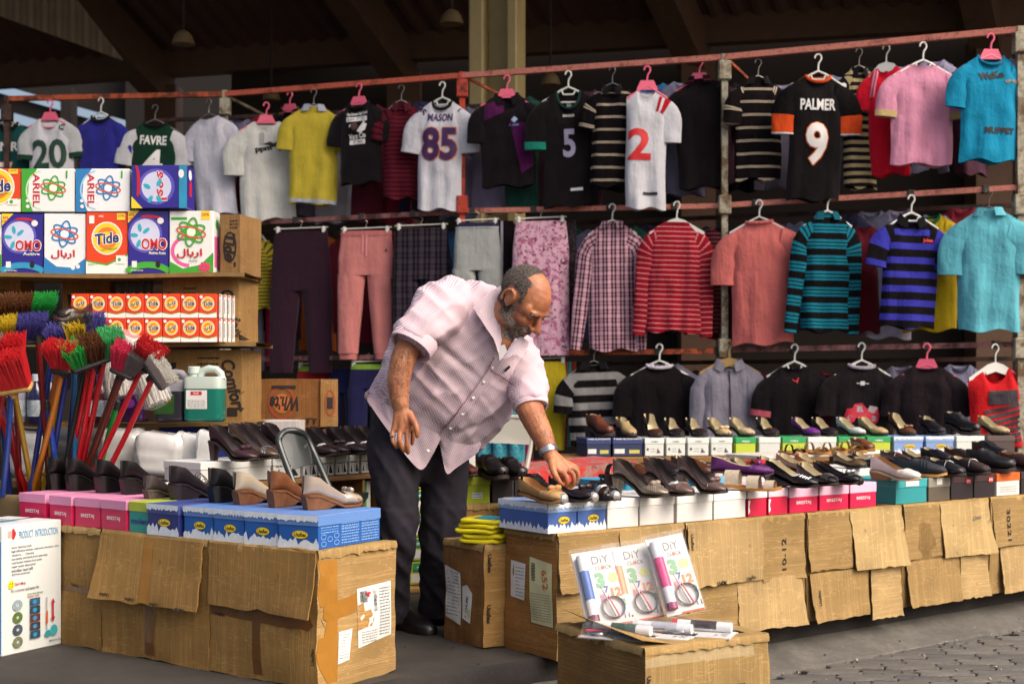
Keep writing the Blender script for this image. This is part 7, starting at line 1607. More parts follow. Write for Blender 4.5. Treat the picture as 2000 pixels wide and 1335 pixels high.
# hair and beard grown from the head surface
HAIR, t, bs = nmat('hair'); v = coords(t); t.links.new(mixc(t, ramp(t, tnoise(t, v, 130, 3, .7), [(.4, 0.0), (.7, 1.0)]), hx('#231a17'), hx('#7c6e64')), bs.inputs['Base Color']); bs.inputs['Roughness'].default_value = .6
BEARD, t, bs = nmat('beard'); v = coords(t); t.links.new(mixc(t, ramp(t, tnoise(t, v, 120, 3, .7), [(.35, 0.0), (.6, 1.0)]), hx('#4a362a'), hx('#9c8c7e')), bs.inputs['Base Color']); bs.inputs['Roughness'].default_value = .7
def region(p):
    q = (p - HCn) / HS; f_, s_, u_ = q.dot(hf), q.dot(hs), q.dot(hu)
    if q.length > .16: return None
    j = .006 * noise.noise(p * 60)
    ear = abs(f_ + .01) < .03 and abs(u_) < .04 and abs(s_) > .068
    if not ear and u_ > -.055 + j and ((f_ < .036 - .3 * max(0, u_ - .03) + j and abs(s_) > .05 + j and u_ < .1) or (f_ < -.016 + j)) and f_ > -.13 and not (u_ < -.02 and f_ < -.07): 
        if not (f_ > .012 and u_ < .012): return 'hair'
    if not ear and u_ > -.125 and u_ < .0 + j and abs(s_) > .045 and -.012 + j < f_ < .03 + j and u_ > -.06: return 'beard'
    if (u_ > -.082 or f_ > .038) and -.135 < u_ < -.052 + j + (.0 if f_ < .07 else -.004) and -.02 < f_ and not (f_ > .078 and -.08 < u_ < -.058 and abs(s_) < .02): return 'beard'
    if f_ > .07 and -.062 < u_ < -.047 and abs(s_) < .034 and f_ < .112: return 'beard'
    return None
rn = random.Random(4); nrm = {}
vs_ = snap(body); grp = {'hair': [], 'beard': []}
for p in body.polygons:
    c = p.center
    if (c - HCn).length < .16:
        g = region(c)
        if g: grp[g].append(p)
for g, m_, l0, l1 in (('hair', HAIR, .003, .009), ('beard', BEARD, .003, .007)):
    b = MB(); idx = {}
    fs = []
    for p in grp[g]:
        f_ = []
        for i in p.vertices:
            if i not in idx: idx[i] = len(idx)
            f_.append(idx[i])
        fs.append(f_)
    pts_ = [None] * len(idx)
    for i, k in idx.items(): pts_[k] = vs_[i][0] + vs_[i][1] * (.0012 + .0015 * noise.noise(vs_[i][0] * 130)) - ML
    b.add(pts_, fs, m_, smooth=True)
    for p in grp[g]:
        for _ in range(3):
            n_ = p.normal; c = p.center + Vector((rn.uniform(-1, 1), rn.uniform(-1, 1), rn.uniform(-1, 1))) * .003 - ML
            tng = (-hu * .9 - hf * .3 if g == 'beard' else -hf * .8 - hu * .5) + Vector((rn.uniform(-1, 1), rn.uniform(-1, 1), rn.uniform(-1, 1))) * .7
            d_ = (n_ * .7 + tng * .5).normalized(); L_h = rn.uniform(l0, l1); sd_ = d_.cross(n_); sd_ = (sd_.normalized() if sd_.length > 1e-4 else d_.orthogonal()) * .0008
            b.add([c - sd_, c + sd_, c + d_ * L_h], [(0, 1, 2)], m_)
    b.build(g, MAN, kind='stuff')
for s_ in (-1, 1):
    b = MB(); q = [HL(.094 - .10 * abs(x - .012) ** 1.15, s_ * x, .014 + .15 * (x - .01) - 3.2 * (x - .01) ** 2) for x in (.010, .02, .03, .04, .05, .056)]
    b.tube([p - ML for p in q], [.003, .005, .0055, .005, .004, .002], HAIR, 6); b.build('eyebrow', MAN)
    b = MB(); q = [HL(.0885 - .14 * abs(x - .03), s_ * x, -.0075 - 6 * (x - .033) ** 2) for x in (.019, .026, .033, .040, .047)]
    b.tube([p - ML for p in q], [.001, .0022, .0026, .0022, .001], HAIR, 6); b.build('eyelash_line', MAN)
b = MB(); q = [HL(.1 - 9 * s_ ** 2, s_, -.0705) for s_ in (-.022, -.012, 0, .012, .022)]; b.tube([p - ML for p in q], [.0012, .002, .0024, .002, .0012], paint('#4a1f18', .6, 0, name='lip_line'), 6); b.build('mouth_line', MAN)
to_local(body); link('body', body, MAN)
# ---- trousers
DN, t, bs = nmat('dark_denim'); v = coords(t)
c1 = mixc(t, ramp(t, tnoise(t, v, 5, 5), [(.3, 0.0), (.75, 1.0)]), hx('#100b14'), hx('#1f1826')); c1 = mixc(t, ramp(t, tnoise(t, v, 500, 2), [(.4, .3), (.6, 0.0)]), c1, hx('#26202e')); t.links.new(c1, bs.inputs['Base Color']); bs.inputs['Roughness'].default_value = .85
bump(t, bs, mth(t, 'ADD', tnoise(t, v, 16, 4), mth(t, 'MULTIPLY', tnoise(t, v, 500, 1), .2)), .5, .008)
b = MB()
limb(b, [P(800, 800, 5.55), P(812, 850, 5.57), P(815, 880, 5.58)], [.15, .17, .14], DN, 20)
limb(b, [P(775, 868, 5.54), P(772, 905, 5.5), P(775, 980, 5.46), P(776, 1050, 5.46), P(768, 1120, 5.52), P(767, 1203, 5.58)], [.12, .106, .082, .073, .062, .058], DN, 20)
limb(b, [P(862, 868, 5.6), P(869, 905, 5.62), P(866, 980, 5.62), P(862, 1060, 5.64), P(860, 1130, 5.68), P(853, 1205, 5.72)], [.105, .094, .09, .086, .08, .07], DN, 20)
tr = remeshed(b, 'trousers', .008, 6)
out = []
for p, nv in snap(tr):
    k = 1 - abs(noise.noise(Vector((p.x * 5, p.y * 5, p.z * 11 + p.x * 16)))) * 2.4
    k2 = 1 - abs(noise.noise(Vector((p.x * 16 + 4, p.y * 12, p.z * 4)))) * 2.4
    amp = .006 if p.z > .5 else .010
    q = p + nv * (amp * (k * .8 + k2 * .5) + .002 * noise.noise(p * 40)); q.z = max(q.z, .03); out.append(q)
set_co(tr, out)
link('trousers', to_local(tr), MAN)
# ---- shoes of the man
LTH = paint('#120c0e', .4, .15, name='shoe_leather', coat=.2)
for (hx_, hy_, hd_), yw in (((770, 1208, 5.66), -50), ((853, 1206, 5.76), -35)):
    b = MB(); o = P(hx_, hy_, hd_); cdir = Vector((math.cos(R(yw)), math.sin(R(yw)), 0)); sdv = Vector((-cdir.y, cdir.x, 0)); rings = []
    for tt, w, h_ in ((-.03, .01, .05), (-.02, .03, .085), (.03, .038, .1), (.1, .042, .085), (.17, .05, .062), (.22, .046, .05), (.255, .03, .04), (.27, .008, .025)):
        rings.append([Vector((o.x, o.y, .002)) + cdir * tt + sdv * (w * c_2) + Vector((0, 0, h_ * z_2)) - ML for c_2, z_2 in ((-1, 0), (-1.02, .25), (-.85, .7), (-.4, 1), (.4, 1), (.85, .7), (1.02, .25), (1, 0))])
    b.loft(rings, LTH); b.build('shoe', MAN, True, 60)
# ---- shirt
SHM, t, bs = nmat('checked_shirt'); v = coords(t)
sx_ = nd(t, 'ShaderNodeSeparateXYZ'); t.links.new(coords(t, rot=(0, R(35), 0)), sx_.inputs[0])
fx = mth(t, 'SINE', mth(t, 'MULTIPLY', mth(t, 'ADD', sx_.outputs[0], mth(t, 'MULTIPLY', sx_.outputs[1], .6)), 900)); fz = mth(t, 'SINE', mth(t, 'MULTIPLY', mth(t, 'SUBTRACT', sx_.outputs[2], mth(t, 'MULTIPLY', sx_.outputs[1], .3)), 900))
f = mth(t, 'MULTIPLY', mth(t, 'ADD', fx, 1), mth(t, 'ADD', fz, 1)); f = ramp(t, mth(t, 'DIVIDE', f, 4), [(.2, 0.0), (.55, 1.0)])
c1 = mixc(t, f, hx('#cfc5ca'), hx('#a3708a')); c1 = mixc(t, ramp(t, tnoise(t, v, 6, 3), [(.3, .25), (.7, 0.0)]), c1, hx('#c490a0'))
t.links.new(c1, bs.inputs['Base Color']); bs.inputs['Roughness'].default_value = .85; bs.inputs['Specular IOR Level'].default_value = .2
bump(t, bs, mth(t, 'ADD', tnoise(t, v, 24, 4), mth(t, 'MULTIPLY', f, .08)), .4, .006)
b = MB()
prof = [((716, 774), (934, 878), .17, 5.56, .045), ((718, 768), (940, 870), .178, 5.56, .045), ((730, 742), (964, 846), .20, 5.53, .035), ((750, 700), (992, 816), .21, 5.5, .03), ((772, 657), (1012, 784), .205, 5.47, .01), ((800, 612), (1028, 745), .195, 5.44, 0), ((838, 572), (1030, 705), .18, 5.42, 0), ((885, 550), (1015, 668), .145, 5.4, 0), ((938, 552), (998, 646), .10, 5.37, 0), ((964, 562), (988, 622), .07, 5.36, 0)]
rings = []
for (bx, by), (fx_, fy_), bb, dc, dip in prof:
    A, C = P(bx, by, dc), P(fx_, fy_, dc); c = (A + C) / 2; h_ = (C - A) / 2; ring = []
    for j in range(48):
        th = 2 * math.pi * j / 48; cs, sn = math.cos(th), math.sin(th)          # cs: back(-1) .. front(+1); sn>0 far, <0 near
        near = max(0, -sn); s01 = (cs + 1) / 2
        d_ = dip * near ** .8
        p = c + h_ * math.copysign(abs(cs) ** .82, cs) + Vector((0, 1, 0)) * (bb * math.copysign(abs(sn) ** .82, sn)); p.z -= d_
        ring.append(p)
    rings.append(ring)
b.loft(rings, SHM)
def sleeve_m(pts, rad): q, r = dense([P(*p) for p in pts], rad); b.tube(q, r, SHM, 24)
sleeve_m([(890, 590, 5.36), (858, 606, 5.26), (828, 640, 5.19), (806, 670, 5.155)], [.10, .105, .092, .080])
sleeve_m([(985, 668, 5.42), (1012, 700, 5.4), (1028, 745, 5.34), (1037, 790, 5.28)], [.085, .083, .074, .063])
shm = remeshed(b, 'shirt', .0062, 5)
out = []
for p, nv in snap(shm):
    a1 = noise.noise(Vector(((p.x + p.z) * 3.0, p.y * 4, (p.x - p.z) * 15))); a2 = noise.noise(Vector(((p.x - p.z) * 2.5 + 3, p.y * 5, (p.x + p.z) * 13 + 2)))
    k = (1 - abs(a1) * 2.6) * .0085 + (1 - abs(a2) * 2.6) * .0055 - .014 * math.exp(-((p - P(872, 688, 5.2)).dot(Vector((.62, 0, .78))) / .016) ** 2) * math.exp(-((p - P(872, 688, 5.2)).length / .13) ** 2) - .010 * math.exp(-((p - P(905, 842, 5.3)).dot(Vector((-.3, 0, .95))) / .014) ** 2) * math.exp(-((p - P(905, 842, 5.3)).length / .15) ** 2) + noise.noise(p * 26) * .0022 + noise.noise(p * 5) * .006
    # deep creases from the hanging arm's armpit and under the belly
    
    out.append(p + nv * k)
set_co(shm, out)
SBV = BVHTree.FromPolygons([v.co.copy() for v in shm.vertices], [tuple(p.vertices) for p in shm.polygons])
link('shirt', to_local(shm), MAN)
CAMP = Vector((0, 0, HC))
def on_shirt(px, py, lift=.004, bv=None):
    d_ = (P(px, py, 1.0) - CAMP).normalized(); h = (bv or SBV).ray_cast(CAMP, d_)
    return (h[0] + h[1] * lift) if h[0] else P(px, py, 5.2)
def strip_on(pts, w, mat, name, lift=.004):
    q, _ = dense([(x, y, 0) for x, y in pts], [0] * len(pts), 30); rows_ = [[], []]
    for i, p in enumerate(q):
        t_ = (q[min(i + 1, len(q) - 1)] - q[max(i - 1, 0)]).normalized(); n_ = Vector((-t_.y, t_.x, 0))
        for k, s_ in ((0, -1), (1, 1)): rows_[k].append(on_shirt(p.x + n_.x * w * s_, p.y + n_.y * w * s_, lift) - ML)
    b = MB(); b.loft(rows_, mat, False, smooth=True); return b.build(name, MAN, True)
# shirt tails hanging over the trousers
def tail(top, hemc, name, d0, sd):
    tq, _ = dense([(x, y, 0) for x, y in top], [0] * len(top), 26); hq, _ = dense([(x, y, 0) for x, y in hemc], [0] * len(hemc), 26)
    n_ = 26
    def at_(q, u): k = u * (len(q) - 1); i = min(int(k), len(q) - 2); return q[i].lerp(q[i + 1], k - i)
    def fn(u, v):
        a, c = at_(tq, u), at_(hq, u); p = a.lerp(c, v); ta = on_shirt(a.x, a.y, .003); dep = ta.y + (d0 - ta.y) * v
        dep += .010 * v * math.sin(u * 11 + sd) + .006 * v * noise.noise(Vector((u * 7, v * 4, sd)))
        return P(p.x, p.y, dep) - ML
    b = MB(); b.grid(fn, n_, 12, SHM); b.grid(lambda u, v: fn(1 - u, v) + Vector((0, .004, 0)), n_, 12, SHM); return b.build(name, MAN, True, 60)
tail([(716, 762), (760, 792), (810, 822), (862, 850)], [(713, 776), (742, 818), (776, 866), (802, 900), (824, 917), (842, 893), (859, 860)], 'shirt_tail', 5.38, 0)
tail([(856, 846), (885, 862), (915, 868), (938, 862)], [(857, 860), (864, 895), (873, 925), (890, 914), (912, 899), (932, 884), (940, 868)], 'shirt_tail', 5.40, 2)
def cuff_ring(c0, c1, r0, r1):
    A, B = P(*c0), P(*c1); d_ = (B - A).normalized(); u = d_.orthogonal().normalized(); w = d_.cross(u); b = MB(); rg = []
    for t_, k in ((0, .96), (.15, 1.03), (1, 1.03), (1, .9), (.5, .9)):
        r = (r0 + (r1 - r0) * t_) * k; rg.append([A.lerp(B, t_) + (u * math.cos(a) + w * math.sin(a)) * r * (1 + .03 * math.sin(3 * a + 1)) - ML for a in [2 * math.pi * i / 36 for i in range(36)]])
    b.loft(rg, SHM, True, (False, False), smooth=True); b.build('sleeve_cuff', MAN, True, 40)
cuff_ring((816, 656, 5.17), (801, 679, 5.145), .086, .082); cuff_ring((1034, 776, 5.297), (1038, 797, 5.273), .0655, .0635)
strip_on([(972, 696), (950, 738), (912, 792), (876, 836), (860, 858)], 8, SHM, 'button_placket', .005)
strip_on([(966, 696), (942, 738), (904, 790), (868, 834)], .8, paint('#8a5a68', .8, 0), 'stitching', .007)
for i, (x, y) in enumerate(((962, 716), (946, 745), (925, 776), (903, 806), (880, 833), (836, 880))):
    b = MB(); ell3(b, on_shirt(x, y, .008) - ML, (.006, .003, .006), WHT, n=10); b.build('button', MAN)
strip_on([(958, 722), (985, 738), (1006, 752)], 1.0, paint('#8a5a68', .8, 0), 'pocket_edge', .006)
b = MB(); b.tube([on_shirt(985, 724, .008) - ML, on_shirt(993, 716, .012) - ML], .005, BLK, 8); b.build('pen', MAN)
# collar leaves
def leaf(pts, name, th=.006):
    b = MB(); fr = [P(x, y, d) - ML for x, y, d in pts]; c = sum(fr, Vector()) / len(fr); n_ = len(fr)
    nrm_ = (fr[1] - fr[0]).cross(fr[2] - fr[0]).normalized(); 
    if nrm_.y > 0: nrm_ = -nrm_
    bk_ = [p - nrm_ * th for p in fr]; m_ = c + nrm_ * .008
    b.add(fr + bk_ + [m_], [(i, (i + 1) % n_, 2 * n_) for i in range(n_)] + [(i, n_ + i, n_ + (i + 1) % n_, (i + 1) % n_) for i in range(n_)] + [tuple(range(n_, 2 * n_))], SHM, smooth=True); return b.build(name, MAN, True, 60)
leaf([(986, 556, 5.30), (958, 572, 5.24), (926, 602, 5.20), (946, 634, 5.185), (966, 664, 5.18), (974, 690, 5.185), (980, 664, 5.2), (976, 622, 5.215), (978, 590, 5.25)], 'collar')
leaf([(1000, 672, 5.19), (1018, 656, 5.2), (1034, 668, 5.22), (1026, 688, 5.19), (1002, 694, 5.175), (982, 702, 5.18)], 'collar')
b = MB(); b.add([P(x, y, d) - ML for x, y, d in ((972, 676, 5.197), (986, 672, 5.192), (992, 690, 5.188), (976, 704, 5.192))], [(0, 1, 2, 3)], paint('#d8d4d2', .8, .1, name='undershirt')); b.build('undershirt', MAN)
# watch and ring
wc, wd_ = P(1071, 880, 5.166), (P(1077, 893, 5.158) - P(1066, 868, 5.18)).normalized(); u_ = wd_.orthogonal().normalized(); w2 = wd_.cross(u_); b = MB()
rings = [[wc + wd_ * z_ + (u_ * math.cos(a) + w2 * math.sin(a)) * (.0345 * (1.0 + .05 * (i == 1))) - ML for a in [2 * math.pi * k / 28 for k in range(28)]] for i, z_ in enumerate((-.011, 0, .011))]
b.loft(rings, SILV, True, (False, False), smooth=True); wo = b.build('watch', MAN, True)
b = MB()
for k in range(28):
    a = 2 * math.pi * k / 28; q = wc + (u_ * math.cos(a) + w2 * math.sin(a)) * .0362 - ML; b.tube([q - wd_ * .010, q + wd_ * .010], .0012, GREYINK, 4)
b.build('links', wo, kind='stuff')
b = MB(); rc = P(767, 850, 5.105); b.lathe([(.0105, -.004), (.0118, 0), (.0105, .004)], SILV, 14, rc - ML); b.box(rc - ML + Vector((0, -.012, 0)), (.012, .005, .01), SILV, .002); b.build('ring', MAN, True)
# arm hair
b = MB(); rn = random.Random(9); HRM = paint('#24140e', .7, 0, name='arm_hair')
for x0, x1, y0, y1, n_ in ((762, 800, 685, 800, 1300), (1012, 1092, 800, 882, 1100)):
    for _ in range(n_):
        px_, py_ = rn.uniform(x0, x1), rn.uniform(y0, y1); d_ = (P(px_, py_, 1) - CAMP).normalized(); h = BV.ray_cast(CAMP, d_)
        if h[0] and h[0].y < 5.45:
            n2 = h[1]; dr = (n2 * .55 + Vector((rn.uniform(-.3, .5), 0, -.9))).normalized(); L_h = rn.uniform(.005, .011); sd_ = dr.orthogonal().normalized() * .0004; c = h[0] - ML; b.add([c - sd_, c + sd_, c + dr * L_h], [(0, 1, 2)], HRM)
b.build('arm_hair', MAN, kind='stuff')
# ================================================================ brooms and mops
def bristles(T, ox, w, dp, L, flare, mat, seed, n=150, name='bristles', r=.0012, curve=.0):
    """tufts fanning out upwards from a block; local x across, z along the bristle"""
    b = MB(); rn = random.Random(seed)
    for _ in range(n):
        u, v = rn.uniform(-1, 1), rn.uniform(-1, 1); x, y = ox + u * w / 2 * .96, v * dp / 2 * .9; l = L * 1.15 * rn.uniform(.88, 1.08)
        tip = Vector((x + flare[0] * (u * w / 2 + ox) + rn.gauss(0, .003), y * (1 + flare[1]) + rn.gauss(0, .003), l)); base = Vector((x, y, 0)); mid = base.lerp(tip, .5)
        rr = r * rn.uniform(.8, 1.3); rings = []
        for c, k in ((base, .8), (mid, 1.1), (tip, 1.25)): rings.append([c + Vector((rr * k * math.cos(a), rr * k * math.sin(a), 0)) for a in (0, 2.1, 4.2)])
        b.loft(rings, mat, True, (False, True))
    return b.build(name, T, kind='stuff')
BC = {k: paint(c, .6, .25, scale=40, name=k + '_bristle') for k, c in (('green', '#1f9a3c'), ('brown', '#5a3214'), ('yellow', '#c4a41c'), ('violet', '#4a4690'), ('red', '#c4141c'), ('pink', '#cc2a50'), ('grey', '#6e6a6a'), ('white', '#c8c4bc'), ('lightgreen', '#4ab46a'))}
BLK2 = paint('#1a1a1a', .45, .1, name='broom_block')
def broom(label, px0, py0, px1, py1, d0, d1, hcol, head=None, W=.26, tilt=0.0, hyaw=0.0, L=.1, block=BLK2, r=.011, hl=None, flare=(.3, 1.1), dp=.06, seed=0, nb=170, hpitch=32.0, cat='broom'):
    """handle from (px0,py0,d0) at the foot to (px1,py1,d1) at the head"""
    A, B = P(px0, py0, d0 + .2), P(px1, py1, d1 + .16)
    T = thing('broom' if cat == 'broom' else cat.replace(' ', '_'), label, cat, A, 0, 'brooms standing in a bin'); D = B - A
    hm = paint(hcol, .3, .15, scale=30, name='painted_handle', coat=.3)
    b = MB(); b.tube([Vector((0, 0, 0)), D * .5 + Vector((.004, 0, 0)), D], r, hm, 12); b.build('handle', T, True)
    if head:
        H = bpy.data.objects.new('broom_head', None)
        hx_ = MB(); hx_.X = None
        M_ = Matrix.Translation(D) @ Matrix.Rotation(R(hyaw), 4, 'Z') @ Matrix.Rotation(R(tilt), 4, 'Y') @ Matrix.Rotation(R(hpitch), 4, 'X')
        b = MB(); b.X = M_; b.box((0, 0, .006), (W, dp, .026), block, .009); b.tube([(0, 0, -.03), (0, 0, .0)], .017, block, 10); o = b.build('head_block', T, True, 40)
        n_ = len(head)
        for i, c in enumerate(head):
            w_ = W / n_; before = set(bpy.data.objects); q = bristles(T, -W / 2 + w_ * (i + .5), w_, dp, L, flare, BC[c], seed * 10 + i, max(60, int(nb * w_ / .26 * 9))); q.data.transform(M_ @ Matrix.Translation((0, 0, .018)))
    return T
bd = 5.45
broom('broom with green and brown bristles lying level at the top left', 40, 960, 20, 628, 5.55, 5.45, '#6a1418', ['lightgreen', 'brown', 'brown', 'green'], W=.3, tilt=-3, hyaw=14, seed=1, L=.075)
broom('broom with yellow and violet bristles at the left edge', -20, 960, 10, 668, 5.5, 5.4, '#1c2a6a', ['yellow', 'yellow', 'violet'], W=.28, tilt=-3, hyaw=8, seed=2, L=.075)
broom('broom with violet and yellow bristles behind the red brush', 125, 960, 150, 672, 5.6, 5.5, '#1c2a70', ['violet', 'yellow', 'violet'], W=.2, tilt=-10, hyaw=20, seed=3, L=.075)
broom('broom with green, brown and green bristles tilted to the right', 140, 965, 185, 708, 5.5, 5.35, '#b81420', ['green', 'brown', 'lightgreen'], W=.2, tilt=-20, hyaw=30, seed=4, L=.085)
broom('small red brush broom with a dark grey fringe', 62, 965, 122, 722, 5.45, 5.3, '#a8641c', ['red', 'red'], W=.085, tilt=6, hyaw=0, seed=5, L=.085, flare=(.5, .6), nb=360)
broom('pink-red brush broom with grey fringe leaning right', 150, 965, 240, 728, 5.45, 5.32, '#5a2416', ['pink', 'grey'], W=.1, tilt=24, hyaw=10, seed=6, L=.085, flare=(.5, .6), nb=330)
broom('bright red brush broom at the right of the bundle', 160, 968, 278, 716, 5.42, 5.32, '#b8101c', ['red'], W=.075, tilt=34, hyaw=0, seed=7, L=.085, flare=(.6, .6), nb=380)
broom('red yard broom with pale wooden block at the left edge', 5, 968, 22, 762, 5.3, 5.2, '#223a80', ['red'], W=.17, tilt=-9, hyaw=0, seed=8, L=.12, block=paint('#b8904e', .6, .3, scale=20, name='pale_wood'), flare=(.12, .5), nb=420)
broom('grey and red yard broom behind the red one', -30, 968, 14, 716, 5.4, 5.28, '#8c1a1c', ['grey', 'red'], W=.14, tilt=-4, hyaw=0, seed=9, L=.09, nb=200)
broom('white stiff scrubbing brush broom slanting to the right', 185, 970, 300, 735, 5.4, 5.28, '#b4141e', ['white'], W=.13, tilt=56, hyaw=0, seed=10, L=.05, flare=(.1, .8), nb=300, dp=.04)
loose = [('blue pole leaning in the bundle, leftmost blue', 20, 968, -8, 700, '#1c2c70'), ('red pole crossing at the lower left', 55, 968, -10, 780, '#b8141c'), ('dark red pole in the middle of the bundle', 98, 965, 74, 660, '#6a1016'), ('golden yellow pole left of the centre', 64, 960, 28, 765, '#8c6a1c'), ('navy pole slanting right in front', 58, 968, 100, 700, '#1a2868'), ('orange wooden pole in front', 70, 968, 112, 720, '#a8621c'),
         ('bright yellow pole in front', 84, 968, 125, 715, '#c8a01c'), ('navy pole right of the yellow one', 92, 966, 135, 700, '#1c2a70'), ('teal blue upright pole', 146, 965, 145, 705, '#1c5a8c'), ('black pole leaning behind the red ones', 118, 960, 165, 720, '#1a1a1c'), ('shiny red pole leaning right', 125, 966, 178, 712, '#c0141e'), ('second shiny red pole leaning right', 150, 966, 206, 690, '#a8121a'), ('green pole among the red ones', 180, 968, 228, 790, '#1c8c34'), ('dark brown pole leaning right', 150, 966, 232, 735, '#4a2014'),
         ('blue pole low in the bundle at the centre', 118, 968, 92, 790, '#1c3a8c'), ('dark red pole crossing leftwards', 42, 968, 12, 780, '#7a1016')]
for i, (nm, a, b_, c, e, cc) in enumerate(loose):
    A, B = P(a, b_, 5.72 - .02 * (i % 5)), P(c, e, 5.6 - .03 * (i % 4)); T = thing('cleaning_pole', nm + ' of brooms', 'pole', A, 0, 'loose poles in the broom bundle')
    b = MB(); b.tube([Vector(), (B - A)], .0115, paint(cc, .28, .15, scale=30, name='painted_handle', coat=.35), 12); b.build('shaft', T, True)
    b = MB(); b.lathe([(.0125, -.02), (.0125, .015), (.008, .02)], paint('#2a2622', .5), 12, B - A, (B - A).to_track_quat('Z', 'Y').to_matrix()); b.build('end_cap', T, True)
# bin that holds them
T = thing('broom_bin', 'tan round bin edge holding the broom handles', 'bin', (P(82, 960, 5.75).x, 5.74, .45)); m_ = paint('#8c7452', .6, .3, name='bin_plastic')
b = MB(); b.lathe([(.2, -.3), (.235, .06), (.25, .085), (.25, .1), (.23, .1), (.22, .06), (.19, -.28)], m_, 30); b.build('tub', T, True, 40)
T = thing('bin_stand', 'low crate under the broom bin', 'crate', (P(82, 960, 5.75).x, 5.74, 0)); b = MB(); b.box((0, 0, .075), (.4, .34, .146), WD, .01); b.build('crate', T)
# dustpan-like black plastic and mop heads in clear bags
BP = clear('#2a2624', .15, .85, 'black_film')
T = thing('plastic_bag', 'glossy black plastic wrapping over a broom head', 'plastic bag', P(118, 625, 5.62)); b = MB(); b.grid(lambda u, v: Vector((-.1 + .24 * u, -.02 + .012 * math.sin(11 * u) + .01 * noise.noise(Vector((u * 5, v * 5, 1))), -.05 + .08 * v + .03 * u + .008 * math.sin(17 * u + 4 * v))), 20, 8, BP); b.build('film', T, True)
def mop(label, px, py, d, L, tilt, seed):
    T = thing('mop_head', label, 'mop', P(px, py, d), 0, 'string mops in clear bags', rot=(0, R(tilt), 0)); rn = random.Random(seed); b = MB(); m_ = paint('#b8b0a6', .8, .3, scale=60, name='mop_yarn')
    for i in range(70):
        a = rn.uniform(0, 6.28); r0, r1 = .03 * math.sqrt(rn.random()), .055 * math.sqrt(rn.random()); ph = rn.uniform(0, 6)
        pts_ = [Vector(((r0 + (r1 - r0) * min(1, k * 1.4)) * math.cos(a + .15 * math.sin(k * 5 + ph)), (r0 + (r1 - r0) * min(1, k * 1.4)) * math.sin(a), -L * k * (1 - .05 * rn.random()))) for k in (0, .15, .3, .45, .6, .75, .9, 1)]
        b.tube(pts_, .0042, m_, 5)
    b.build('strings', T, kind='stuff'); b = MB(); b.tube([(.03 * math.cos(a), .03 * math.sin(a), -.05) for a in [6.28 * k / 16 for k in range(17)]], .004, paint('#7a1c2a', .6), 6); b.build('tie', T)
    b = MB(); n_ = 24; rings = [[Vector((r_ * (1 + .12 * noise.noise(Vector((math.cos(q) * 2, math.sin(q) * 2, k * 5 + seed)))) * math.cos(q), r_ * math.sin(q) * .9, -L * 1.06 * k)) for q in [6.283 * j / n_ for j in range(n_)]] for k, r_ in ((-.06, .02), (.05, .045), (.3, .07), (.6, .075), (.9, .068), (1, .03))]
    b.loft(rings, clear('#ffffff', .12, .16, 'clear_bag')); b.build('clear_bag', T, True)
mop('grey string mop head in a clear bag above the canister', 222, 700, 5.72, .16, -10, 1); mop('white string mop head hanging in a clear bag among the red poles', 268, 700, 5.74, .21, -24, 2); mop('white wrapped mop leaning over the orange packets', 216, 655, 5.78, .15, -52, 3)
# ================================================================ chairs
def chair_back(name, label, pts, d, thick, mat, panel_pts, pm, legs, r=.011, ddepth=None):
    T = thing(name, label, 'chair', P(pts[0][0], pts[0][1], d)); O = Vector(T.location)
    q, _ = dense([P(*p) - O for p in pts], [0] * len(pts), 40); b = MB(); b.tube(q, r, mat, 10); b.build('back_frame', T, True)
    fr = [P(*p) - O for p in panel_pts]; n_ = len(fr); c = sum(fr, Vector()) / n_; bk_ = [p + Vector((.004, .012, 0)) for p in fr]; b = MB()
    b.add(fr + bk_ + [c + Vector((0, -.0, 0))], [(i, (i + 1) % n_, 2 * n_) for i in range(n_)] + [(i, n_ + i, n_ + (i + 1) % n_, (i + 1) % n_) for i in range(n_)] + [tuple(range(n_, 2 * n_))], pm, smooth=True); b.build('backrest', T, True, 40)
    for l in legs: b = MB(); b.tube([P(*p) - O for p in l], r, mat, 10); b.build('leg', T, True)
    return T, O
GM = paint('#262c2c', .34, .25, .15, name='grey_enamel', coat=.3)
T, O = chair_back('folding_chair', 'grey metal folding chair between the left shoe rows', [(590, 985, 4.98), (566, 925, 5.02), (546, 870, 5.06), (546, 852, 5.07), (560, 841, 5.1), (582, 842, 5.13), (598, 852, 5.16), (612, 880, 5.16), (632, 925, 5.12), (655, 978, 5.08)], 5.05, .01, GM,
                  [(549, 868, 5.075), (553, 851, 5.085), (570, 845, 5.11), (590, 850, 5.14), (602, 866, 5.155), (616, 895, 5.15), (620, 903, 5.148), (596, 909, 5.1), (574, 916, 5.06), (562, 900, 5.06)], GM, [[(590, 985, 4.98), (640, 1180, 4.9)], [(655, 978, 5.08), (700, 1160, 5.0)]], .012)
b = MB(); q = [P(610, 1000, 5.0) - O, P(700, 985, 5.1) - O, P(720, 960, 5.4) - O, P(640, 965, 5.4) - O]; b.add(q + [p + Vector((0, 0, -.02)) for p in q], [(0, 1, 2, 3), (7, 6, 5, 4), (0, 4, 5, 1), (1, 5, 6, 2), (2, 6, 7, 3), (3, 7, 4, 0)], GM); b.build('seat', T)
WC, t, bs = nmat('worn_white_paint'); v = coords(t); sp_ = nd(t, 'ShaderNodeSeparateXYZ'); t.links.new(v, sp_.inputs[0])
msk = mth(t, 'MULTIPLY', ramp(t, tnoise(t, v, 90, 3, .7), [(.5, 0.0), (.56, 1.0)]), ramp(t, mth(t, 'ADD', mth(t, 'MULTIPLY', sp_.outputs[2], -7), -.25), [(.1, 0.0), (.5, 1.0)]))
